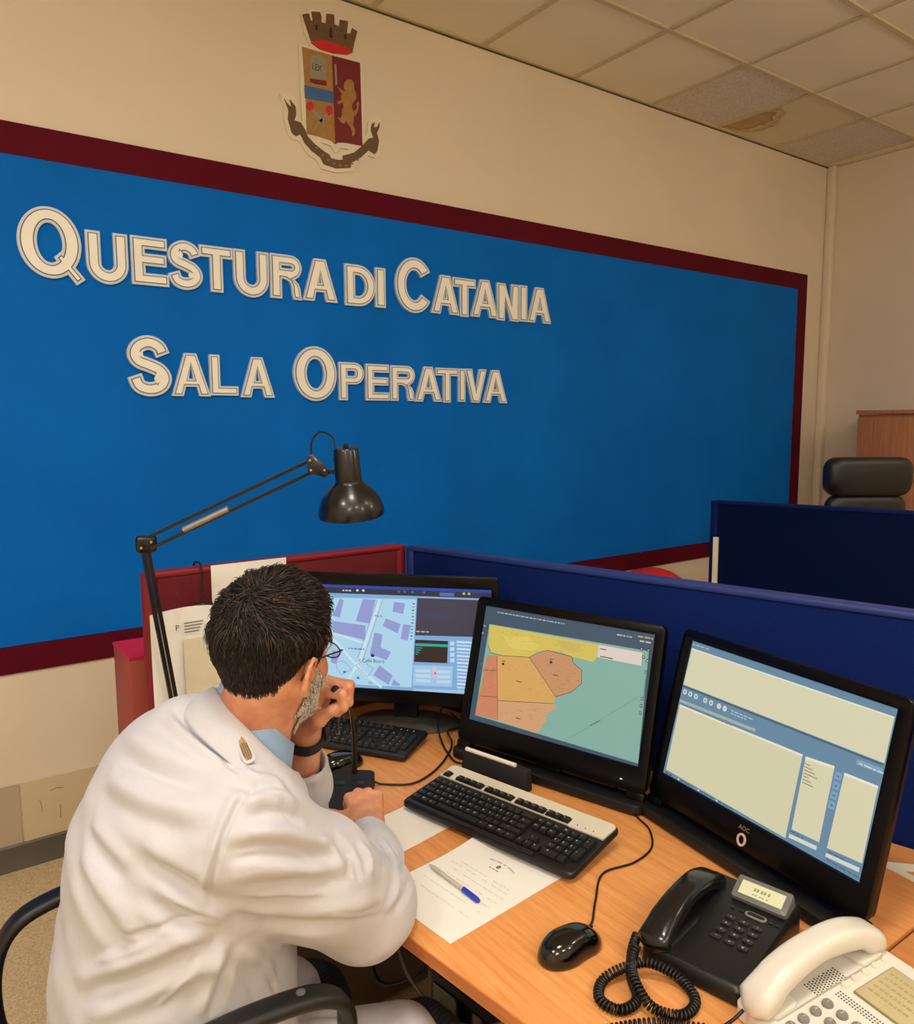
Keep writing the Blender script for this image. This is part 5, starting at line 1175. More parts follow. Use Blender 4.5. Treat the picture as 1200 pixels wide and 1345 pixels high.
# ---- pose (metres, world)
PB = Vector((-5.22, -1.86, 0))
man = thing('person', 'seated dark-haired man in a white coat seen from behind, hand at his mouth', 'person', PB)
def off(V): return V - np.array(PB)
A3 = lambda *p: np.array(p, float)
PEL, WAI, CHE, UPC, NEK = A3(-5.245, -1.885, .575), A3(-5.245, -1.895, .75), A3(-5.215, -1.915, .93), A3(-5.185, -1.920, 1.03), A3(-5.145, -1.945, 1.115)
RS, LS = A3(-5.165, -2.075, 1.025), A3(-5.155, -1.755, 1.035)
RE, LE = A3(-4.955, -2.030, .805), A3(-4.960, -1.762, .806)
RW, LW = A3(-4.812, -1.800, .796), A3(-4.9903, -1.8999, 1.0842)
a_, p_, q_ = math.radians(62), math.radians(7), math.radians(-5)
HF = A3(math.sin(a_) * math.cos(p_), math.cos(a_) * math.cos(p_), -math.sin(p_)); HR = A3(math.cos(a_), -math.sin(a_), 0); HU = np.cross(HR, HF)
HR, HU = HR * math.cos(q_) + HU * math.sin(q_), HU * math.cos(q_) - HR * math.sin(q_)
HC_ = A3(-5.0914, -2.0072, 1.2567)
HS = .95
def hd_(x, y, z): return HC_ + HS * (HR * x + HF * y + HU * z)
HM = np.stack([HR, HF, HU], 1)

skin_m = bpy.data.materials.new('skin'); skin_m.use_nodes = True
nt = skin_m.node_tree; b = nt.nodes['Principled BSDF']; b.inputs['Roughness'].default_value = .48
b.inputs['Subsurface Weight'].default_value = .12; b.inputs['Subsurface Radius'].default_value = (.012, .005, .003); b.inputs['Subsurface Scale'].default_value = .6
tc = nt.nodes.new('ShaderNodeTexCoord'); n1 = nt.nodes.new('ShaderNodeTexNoise'); n1.inputs['Scale'].default_value = 26; n1.inputs['Detail'].default_value = 6
r1 = nt.nodes.new('ShaderNodeValToRGB'); r1.color_ramp.elements[0].color = lin((196, 126, 92)); r1.color_ramp.elements[1].color = lin((226, 164, 126)); r1.color_ramp.elements[0].position = .3; r1.color_ramp.elements[1].position = .7
nt.links.new(tc.outputs['Object'], n1.inputs[0]); nt.links.new(n1.outputs[0], r1.inputs[0]); nt.links.new(r1.outputs[0], b.inputs['Base Color'])
n2 = nt.nodes.new('ShaderNodeTexNoise'); n2.inputs['Scale'].default_value = 240; bp = nt.nodes.new('ShaderNodeBump'); bp.inputs['Strength'].default_value = .25; bp.inputs['Distance'].default_value = .001
nt.links.new(tc.outputs['Object'], n2.inputs[0]); nt.links.new(n2.outputs[0], bp.inputs['Height']); nt.links.new(bp.outputs[0], b.inputs['Normal'])

# ---- body: head, neck, trunk, arms and hands in one surface
B = Field((-5.40, -2.20, .50), (-4.66, -1.58, 1.44), .0029)
hl = lambda c, r, k=.012, mode='add', R=None: B.ell(hd_(*c), np.array(r) * HS, HM if R is None else HM @ R, k, mode)
hc = lambda a, b_, ra, rb, k=.01, mode='add', flat=None: B.cone(hd_(*a), hd_(*b_), ra * HS, rb * HS, k, flat, mode)
hl((0, -.010, .034), (.076, .094, .086)); hl((0, .030, .0), (.064, .062, .080), .02)
hl((0, .038, -.058), (.055, .052, .045), .025); hl((0, .078, -.094), (.026, .022, .020), .02)
hc((-.048, .0, -.05), (-.022, .07, -.092), .018, .016, .02); hc((.048, .0, -.05), (.022, .07, -.092), .018, .016, .02)
for sx in (-1, 1):
    hl((sx * .037, .064, -.028), (.024, .024, .024), .02); hl((sx * .031, .097, .002), (.016, .012, .011), .010, 'sub')
    hc((sx * .014, .094, .020), (sx * .044, .080, .020), .009, .007, .012); hl((sx * .0105, .106, -.030), (.008, .010, .008), .006)
    hl((sx * .030, .0825, .001), (.0130, .0130, .0130), .003); hc((sx * .018, .093, .008), (sx * .042, .086, .007), .0035, .003, .004)
    hl((sx * .0095, .112, -.036), (.0035, .005, .004), .002, 'sub')
hc((0, .094, .012), (0, .118, -.026), .008, .011, .012); hc((0, .088, -.045), (0, .092, -.075), .018, .014, .014)
hc((-.020, .096, -.0535), (.020, .096, -.0535), .0052, .0052, .005); hc((0, .101, -.0535), (0, .101, -.0535), .0065, .0065, .006); hc((-.017, .096, -.065), (.017, .096, -.065), .006, .006, .005)
hc((-.024, .103, -.0593), (.024, .103, -.0593), .0022, .0022, .002, 'sub')
for sx in (-1, 1):                                            # ears: rim, lobe, bowl, back
    rim = [(.068, .016, -.014), (.073, .018, .004), (.079, .012, .019), (.084, -.002, .024), (.0875, -.014, .014), (.087, -.018, -.002), (.083, -.014, -.020), (.076, -.002, -.033)]
    rim = [(sx * x * 1.02, y - .006, z - .014) for x, y, z in rim]
    hl((sx * .078, -.008, -.018), (.0065, .0165, .026), .004, R=np.array(Matrix.Rotation(sx * .42, 3, 'Z')))
    for i in range(len(rim) - 1): hc(rim[i], rim[i + 1], .0036 if i < 6 else .0045, .0036 if i < 5 else .0062, .003)
    hl((sx * .0865, -.003, -.020), (.006, .0095, .015), .004, 'sub'); hl((sx * .084, -.010, -.010), (.003, .004, .010), .003)
    hl((sx * .0755, .009, -.024), (.005, .004, .007), .004)
# neck and trunk (the trunk stays under the clothes)
B.cone(hd_(0, -.024, -.035), NEK + A3(.030, -.018, -.005), .053 * HS, .053, .03); B.cone(hd_(0, .02, -.075), NEK + A3(.045, 0, -.02), .035, .045, .03)
for sx in (-1, 1): B.cone(hd_(sx * .052, -.02, -.04), NEK + A3(.06, -sx * .03 - .01, -.02), .012, .012, .02)
B.cone(NEK + A3(0.02, -.01, -.045), RS + A3(0, .05, -.01), .045, .045, .03); B.cone(NEK + A3(0.02, -.01, -.045), LS + A3(0, -.05, -.01), .045, .045, .03)
B.chain([NEK, UPC, CHE, WAI, PEL], [.06, .10, .125, .115, .125], .05, ((1, .1, 0), .82))
B.cone(RS, RE, .048, .040, .03); B.cone(LS, LE, .048, .040, .03)
B.chain([RE, RE * .6 + RW * .4, RW], [.038, .037, .026], .015); B.chain([LE, LE * .6 + LW * .4, LW], [.038, .037, .027], .015)
KN = []
def hand(W, fw, up, thumb_side, curls, thumb, spread=(.10, .03, -.04, -.12), kk=.0016, size=1.0):
    """fw towards the knuckles, up = back of the hand; thumb_side = +1 when the thumb lies along fw x up"""
    fw = fw / np.linalg.norm(fw); up = up - fw * (up @ fw); up /= np.linalg.norm(up); lt = np.cross(fw, up) * thumb_side
    S = size; K = []
    offs = [(.030, .088), (.0095, .094), (-.0115, .090), (-.0305, .080)]
    for i, (l, f_) in enumerate(offs): K.append(W + (lt * l + fw * f_ + up * (-.0015 if i in (0, 3) else .001)) * S)
    for i, k_ in enumerate(K):
        B.cone(W + (lt * (offs[i][0] * .55) + fw * .012) * S, k_, .0142 * S, .0112 * S, .009)
        B.cone(W + (lt * (offs[i][0] * .6) + fw * .03 - up * .006) * S, k_ - up * .006 * S - fw * .006, .0120 * S, .0090 * S, .008)
    B.cone(W, W + fw * .03 * S, .026 * S, .022 * S, .016, (up, .78))
    ph = [(.042, .026, .019), (.046, .029, .020), (.043, .027, .020), (.034, .021, .017)]; rd = [(.0098, .0090, .0082, .0070), (.0100, .0091, .0083, .0071), (.0096, .0088, .0080, .0068), (.0088, .0080, .0072, .0062)]
    for i in range(4):
        d0 = fw + lt * spread[i]; d0 /= np.linalg.norm(d0); p = K[i]; ang = 0
        for j in range(3):
            ang += math.radians(curls[i][j]); d = d0 * math.cos(ang) - up * math.sin(ang); q = p + d * ph[i][j] * S
            B.cone(p, q, rd[i][j] * S, rd[i][j + 1] * S, kk if j else .004)
            if j < 2: B.ell(q + up * .001, np.array([.0093, .0093, .0093]) * S * rd[i][j + 1] / .0088, None, .003)
            if j == 2:
                nrm = up * math.cos(ang) + d0 * math.sin(ang); KN.append((q - d * .004 * S, d, nrm, rd[i][3] * S))
            p = q
    T = [W + (lt * t[0] + fw * t[1] + up * t[2]) * S for t in thumb]
    B.cone(T[0], T[1], .0150 * S, .0120 * S, .012); B.cone(T[1], T[2], .0115 * S, .0098 * S, .004); B.cone(T[2], T[3], .0100 * S, .0078 * S, .003)
    d = (T[3] - T[2]); d /= np.linalg.norm(d); nn = lt * .55 + up * .8; nn -= d * (nn @ d); nn /= np.linalg.norm(nn); KN.append((T[3] - d * .003, d, nn, .0082 * S))
    B.cone(W + lt * .012 * S, T[1], .016 * S, .011 * S, .014)
    return fw, up, lt
# right hand lies on the microphone base, fingers bent over its front
hand(RW + A3(.003, .006, .000), A3(.055, .150, .045), A3(-.06, 0.02, 1), -1, [(58, 44, 26), (60, 46, 26), (62, 46, 28), (62, 48, 30)], [(.018, .018, -.004), (.044, .040, -.008), (.066, .060, -.012), (.078, .080, -.020)])
# left fist closed round the microphone in front of the mouth
CR = A3(*_r); CFd = A3(*_f)
fwL = A3(.026, -.042, .097); palm = CR * .92 - CFd * .20
hand(LW, fwL, -palm, 1, [(62, 88, 52), (66, 90, 52), (70, 92, 52), (74, 92, 50)], [(.020, .022, -.010), (.040, .048, -.022), (.038, .074, -.036), (.022, .092, -.046)], size=.98)
V, F = B.mesh(); V = smooth_verts(V, F, 2, .45)
body = np_mesh('body', off(V), F, skin_m, man)
nail_m = mat('nail', (222, 170, 146), .3, noise=.03)
for (c, d, nn, r) in KN:
    sd = np.cross(d, nn); R3 = Matrix((Vector(sd), Vector(d), Vector(nn))).transposed()
    MB().ell(Vector(c + nn * r * .72) - PB, (r * .72, r * .95, r * .32), 10, 6, R3).obj('fingernail', nail_m, man, smooth=180)
eye_w = mat('eye_white', (228, 220, 210), .2, noise=.02); iris_m = mat('iris_brown', (58, 34, 20), .2, noise=.1)
for sx in (-1, 1):
    R3 = Matrix([list(r) for r in HM]); e = MB().ell(Vector(hd_(sx * .031, .0865, .001)) - PB, (.0118,) * 3, 14, 9).obj('eye', eye_w, man, smooth=180)
    MB().ell(Vector(hd_(sx * .031, .0945, .000)) - PB, (.0052, .0030, .0052), 12, 6, R3).obj('iris', iris_m, e, smooth=180)
del B

# ---- hair: a thick cap plus loose locks, and the grey beard
hair_m = mat('hair_dark', (30, 24, 19), .5, noise=.35, nscale=90, bump=.8, bscale=300, spec=.4)
hairb = mat('hair_brown', (70, 54, 40), .45, noise=.3, nscale=90); hairg = mat('hair_grey', (118, 104, 88), .45, noise=.2, nscale=90)
ZB = ([-.14, -.10, -.070, -.045, -.030, -.016, .004, .012, .022, .032, .046, .062, .080, .10], [-.060, -.058, -.052, -.044, -.030, -.002, .010, .000, -.020, -.002, .034, .055, .070, .078])
h0 = HC_ - .16; Hf = Field(h0, HC_ + .18, .0032)
X = Hf.ax[0][:, None, None] - HC_[0]; Y = Hf.ax[1][None, :, None] - HC_[1]; Z = Hf.ax[2][None, None, :] - HC_[2]
L = [(X * HM[0, i] + Y * HM[1, i] + Z * HM[2, i]) / HS for i in range(3)]
def eld(L, c, r):
    q = [L[i] - c[i] for i in range(3)]; k0 = np.sqrt(sum((q[i] / r[i]) ** 2 for i in range(3))); k1 = np.sqrt(sum((q[i] / r[i] ** 2) ** 2 for i in range(3))) + 1e-6; return k0 * (k0 - 1) / k1
def smin(a, b_, k): h = np.clip(.5 + .5 * (b_ - a) / k, 0, 1); return b_ * (1 - h) + a * h - k * h * (1 - h)
sk = smin(eld(L, (0, -.010, .034), (.076, .094, .086)), eld(L, (0, .030, 0), (.064, .062, .080)), .02)
_nk = hd_(0, -.028, -.035); 
qa = np.array((0, -.024, -.035)); qb = HM.T @ (NEK + A3(.03, -.018, -.005) - HC_) / HS; qv = qb - qa; hh = np.clip(sum((L[i] - qa[i]) * qv[i] for i in range(3)) / (qv @ qv), 0, 1)
sk = smin(sk, np.sqrt(sum((L[i] - qa[i] - qv[i] * hh) ** 2 for i in range(3))) - .053, .028)
zb = np.interp(L[1], ZB[0], ZB[1]).astype(np.float32); ab = L[2] - zb
th = np.clip(ab / .055, -.5, 1); top_ = np.clip((L[2] - .06) / .06, 0, 1)
lump = .0018 * np.sin(L[0] * 95 + 3 * np.sin(L[1] * 60)) * np.sin(L[1] * 80 + L[2] * 50) + .0010 * np.sin(L[0] * 210 + L[2] * 140) * np.sin(L[1] * 190)
Hf.d = ((sk - (.0085 * th + .010 * top_ * np.clip((L[1] + .07) / .08, 0.25, 1) + lump * np.clip(th, 0, 1))) * HS).astype(np.float32)
V, F = Hf.mesh()
Lv = (V - HC_) @ HM / HS
keep = Lv[:, 2] > np.interp(Lv[:, 1], ZB[0], ZB[1]) - .004
F = F[keep[F].all(1)]; V = smooth_verts(V, F, 1, .4)
hair = np_mesh('hair', off(V), F, hair_m, man)
N = vnormals(V, F)
used_v = np.unique(F); crown_p = np.array((.012, -.062, .112))
def locks(name, idx, seg, step, m_, lift, wid, flow, jit, seed, parent, base=None):
    r = np.random.default_rng(seed); n = len(idx); P = V0[idx].copy(); Nn = N0[idx]; ctrl = [P - Nn * .001]
    D = flow(P); D -= Nn * (D * Nn).sum(1)[:, None]; D += r.normal(0, jit, D.shape); D -= Nn * (D * Nn).sum(1)[:, None]; D /= np.linalg.norm(D, axis=1)[:, None] + 1e-9
    st = step * r.uniform(.6, 1.25, n)[:, None]; Q = P.copy(); cur = r.normal(0, .25, (n, 1)); up_ = lift * r.uniform(.4, 1.6, n)[:, None]
    for j in range(seg):
        sd = np.cross(Nn, D); D = D + sd * cur * .5 / seg; D /= np.linalg.norm(D, axis=1)[:, None]
        Q = Q + D * st; c_ = (Q - HC_); 
        hgt = up_ * math.sin(PI * (j + 1) / (seg + .5)); curv = st * st * (j + 1) ** 2 / .19
        ctrl.append(Q + Nn * hgt - Nn * curv)
    C = np.stack(ctrl, 1); m = seg + 1; verts = []; faces = []
    S1 = np.cross(Nn, D); S1 /= np.linalg.norm(S1, axis=1)[:, None]
    for j in range(m):
        w_ = wid * (1 - .75 * (j / seg) ** 2)
        verts += [C[:, j] + S1 * w_, C[:, j] + Nn * w_ * .8, C[:, j] - S1 * w_]
    VV = np.stack(verts, 1).reshape(-1, 3); base_ = np.arange(n)[:, None, None] * (3 * m)
    ff = []
    for j in range(seg):
        for k in range(3): a = j * 3 + k; b2 = j * 3 + (k + 1) % 3; ff.append((a, b2, b2 + 3, a + 3))
    FF = (base_ + np.array(ff)[None]).reshape(-1, 4)
    o = np_mesh(name, off(VV), FF, m_, parent); o['kind'] = 'stuff'; return o
V0, N0 = V, N
def flow_hair(P):
    L_ = (P - HC_) @ HM / HS; d = L_ - crown_p
    o_ = d / (np.linalg.norm(d, axis=1)[:, None] + .004); sw = np.cross(np.array((0, 0, 1.)), o_) * .55
    fwd = np.array((0, 1.0, 0)) * (L_[:, 2:3] > .05) * 1.0; dn = np.array((0, .0, -1.0)) * (L_[:, 2:3] < .06) * 1.4
    return (o_ + sw * np.exp(-np.linalg.norm(d, axis=1)[:, None] / .04) + fwd + dn) @ HM.T
r_ = np.random.default_rng(3)
Lu = (V[used_v] - HC_) @ HM / HS
ok = used_v[(Lu[:, 2] - np.interp(Lu[:, 1], ZB[0], ZB[1])) > .006]; Lo_ = (V[ok] - HC_) @ HM / HS
up_idx = ok[Lo_[:, 2] > .045]; lo_idx = ok[Lo_[:, 2] <= .045]
locks('hair_locks', r_.choice(up_idx, 5200), 5, .0066, hair_m, .0040, .00085, flow_hair, .22, 1, hair)
locks('hair_locks', r_.choice(up_idx, 1300), 5, .0066, hairb, .0050, .00075, flow_hair, .28, 2, hair)
locks('hair_locks', r_.choice(lo_idx, 4600), 3, .0050, hair_m, .0018, .0007, flow_hair, .22, 4, hair)
locks('hair_locks', r_.choice(lo_idx, 700), 3, .0045, hairb, .0018, .0006, flow_hair, .28, 5, hair)
# forelock
fl_idx = up_idx[((V[up_idx] - HC_) @ HM / HS)[:, 1] > .066]
locks('hair_locks', r_.choice(fl_idx, 700), 6, .0078, hair_m, .010, .0009, flow_hair, .30, 6, hair)
# beard on the body surface
bv = np.array([v.co[:] for v in body.data.vertices]) + np.array(PB); bF = np.zeros(len(body.data.polygons) * 4, np.int32); body.data.polygons.foreach_get('vertices', bF); bF = bF.reshape(-1, 4)
Lb_ = (bv - HC_) @ HM / HS; bN = vnormals(bv, bF)
ax_ = np.abs(Lb_[:, 0]); jl = np.interp(Lb_[:, 1], [-.02, .0, .02, .05, .08, .12], [-.060, -.030, -.008, -.028, -.042, -.046])
under = -.128
bm_ = (Lb_[:, 1] > .004) & (Lb_[:, 1] < .125) & (Lb_[:, 2] < jl) & (Lb_[:, 2] > under) & (ax_ < .074) & ((Lb_[:, 1] > .030) | (Lb_[:, 2] > -.090)) & (np.linalg.norm(Lb_ - np.array((0, .1, -.0595)), axis=1) > .016) & (np.linalg.norm(bv - HC_, axis=1) < .19)
bm_ &= ~((bN @ HF < -.2)); bm_ &= (np.linalg.norm(Lb_ - np.array((0, .02, -.06)), axis=1) < .10)
bidx = np.where(bm_)[0]
beard_base = mat('beard_grey', (150, 134, 118), .6, noise=.4, nscale=200, bump=.8, bscale=400)
fm = bm_[bF].all(1); nv = bv + bN * .0022
bo = np_mesh('beard', off(nv), bF[fm], beard_base, man)
_bm = bmesh.new(); _bm.from_mesh(bo.data); bmesh.ops.delete(_bm, geom=[v for v in _bm.verts if not v.link_faces], context='VERTS'); _bm.to_mesh(bo.data); _bm.free()
V0, N0 = nv, bN
flow_b = lambda P: np.tile(-HU * 1.0 + HF * .35, (len(P), 1))
locks('beard_hairs', r_.choice(bidx, 3600), 3, .0030, mat('beard_white', (226, 218, 206), .5, noise=.1), .0022, .00055, flow_b, .35, 7, bo)
locks('beard_hairs', r_.choice(bidx, 1100), 3, .0030, mat('beard_brown', (84, 66, 50), .5, noise=.2), .0020, .00055, flow_b, .35, 8, bo)
# eyebrows
eb = np.where((np.abs(np.abs(Lb_[:, 0]) - .030) < .017) & (np.abs(Lb_[:, 2] - .024) < .005) & (Lb_[:, 1] > .07))[0]
if len(eb): locks('eyebrow_hairs', r_.choice(eb, 260), 3, .0030, hairb, .0015, .0005, lambda P: np.sign(((P - HC_) @ HM)[:, :1]) * HR[None], .3, 9, hair)

# ---- glasses
gm = mat('glasses_metal', (60, 50, 42), .3, .7, noise=.05)
g = bpy.data.objects.new('glasses', None); 
gl_ = MB()
rimp = lambda sx: [Vector(hd_(sx * (.033 + .025 * math.cos(t) * 1.0), .113 - .006 * abs(math.cos(t)) * (1 if math.cos(t) > 0 else 0), -.003 + .013 * math.sin(t))) - PB for t in (2 * PI * k / 22 for k in range(22))]
gl_.tube(rimp(1), .0011, 6, closed=True); gl_.tube(rimp(-1), .0011, 6, closed=True)
gl_.tube([Vector(hd_(x, .1165, .003)) - PB for x in (-.009, 0, .009)], .0011, 6)
gob = gl_.obj('glasses', gm, man, smooth=180)
for sx in (-1, 1):
    MB().tube(spline([Vector(hd_(sx * .058, .108, .002)) - PB, Vector(hd_(sx * .0655, .100, .004)) - PB, Vector(hd_(sx * .0795, .04, .008)) - PB, Vector(hd_(sx * .0815, .000, .004)) - PB, Vector(hd_(sx * .083, -.018, -.006)) - PB, Vector(hd_(sx * .081, -.028, -.022)) - PB]), .0012, 6).obj('temple_arm', gm, gob)
    MB().prism([[(p[0], p[1]) for p in arc(0, 0, .0245, .0125, 0, 345, 22)]], 0, .001, lambda x, y, z, sx=sx: tuple(Vector(hd_(sx * .033 + x, .1115 - .005 * (1 if x * sx > 0 else 0) * abs(x) / .025 + z, -.003 + y)) - PB)).obj('lens', mat('lens_glass', (200, 210, 214), .05, alpha=.14, noise=0), gob, smooth=0)

# ---- white coat
CO = NEK + A3(.046, -.026, .041)                # centre of the collar ring
coat_m = mat('white_cotton', (202, 201, 206), .8, noise=.02, nscale=5, bump=.35, bscale=700, sheen=.15)
Cf = Field((-5.50, -2.26, .36), (-4.70, -1.52, 1.22), .0038)
fa = ((1, .05, 0), .86)
Cf.chain([PEL + A3(.01, 0, -.08), PEL, WAI, CHE, UPC], [.205, .198, .180, .182, .150], .05, fa)
Cf.ell(UPC + A3(-.01, 0, .015), (.125, .20, .085), None, .05)
Cf.cone(UPC + A3(.0, -.02, .02), NEK + A3(.006, .0, -.045), .095, .062, .04)
Cf.cone(NEK + A3(-.004, -.045, -.068), RS + A3(-.01, .02, .0), .062, .076, .045); Cf.cone(NEK + A3(-.004, .045, -.068), LS + A3(-.01, -.02, 0), .062, .076, .045)
# belly front and open fronts
Cf.ell(WAI + A3(.075, -.02, -.05), (.13, .15, .20), None, .05)
# sleeves
Cf.chain([RS, RS * .45 + RE * .55 + A3(0, 0, -.005), RE + A3(-.005, -.005, -.006)], [.084, .086, .082], .035)
Cf.chain([RE, RE * .45 + RW * .55 + A3(.004, -.004, -.004), RE * .20 + RW * .80], [.080, .058, .044], .02)
Cf.ell(RE + A3(.030, .010, -.008), (.068, .058, .056), None, .03)
lc_ = LE * .50 + LW * .50
Cf.chain([LS, LS * .45 + LE * .55, LE], [.078, .072, .060], .035); Cf.chain([LE, lc_, LE * .36 + LW * .64], [.060, .056, .050], .02)
# skirt over the thighs
HIPR, HIPL = A3(-5.21, -1.975, .530), A3(-5.21, -1.80, .530); KNR, KNL = A3(-4.850, -2.045, .505), A3(-4.945, -1.790, .475)
Cf.cone(HIPR, KNR + A3(-.045, 0, .005), .118, .086, .03, ((0, 0, 1), .9)); Cf.cone(HIPL, KNL * .74 + HIPL * .26 + A3(0, 0, .006), .112, .088, .03)
# openings: neck, cuffs, knees
Cf.cone(NEK + A3(.012, 0, -.02), hd_(0, -.02, -.05), .062, .075, .006, None, 'sub')
_ca = np.array((.30, -.08, 1.0)); _ca /= np.linalg.norm(_ca); _c0 = CO + _ca * .030; _c1 = np.cross(_ca, A3(0, 1, 0)); _c1 /= np.linalg.norm(_c1)
Cf.ell(_c0, (.112, .118, .056), np.stack([_c1, np.cross(_ca, _c1), _ca], 1), .03, 'sub')
d = RW - RE; d /= np.linalg.norm(d); c0 = RE * .20 + RW * .80; Cf.cone(c0 + d * .055, c0 + d * .11, .050, .050, .004, None, 'sub'); Cf.cone(c0 + d * .01, c0 + d * .06, .040, .044, .004, None, 'sub')
d = LW - LE; d /= np.linalg.norm(d); c0 = LE * .36 + LW * .64; Cf.cone(c0 + d * .055, c0 + d * .11, .052, .052, .004, None, 'sub'); Cf.cone(c0 + d * .0, c0 + d * .06, .038, .044, .004, None, 'sub')
# cloth lies on the desk instead of sinking into it
sl_, X, Y, Z = Cf.sub((-5.0, -2.3, .70), (-4.6, -1.4, .745), .02)
ed = (X - (-4.891 - (Y + 2.053) * .125 - .004)); box_ = np.maximum(np.maximum(-ed * .99, Z - (DZ + .0015)), (DZ - .030) - Z)
Cf.put(sl_, box_.astype(np.float32), .004, 'sub')
V, F = Cf.mesh(); V = smooth_verts(V, F, 3, .5)
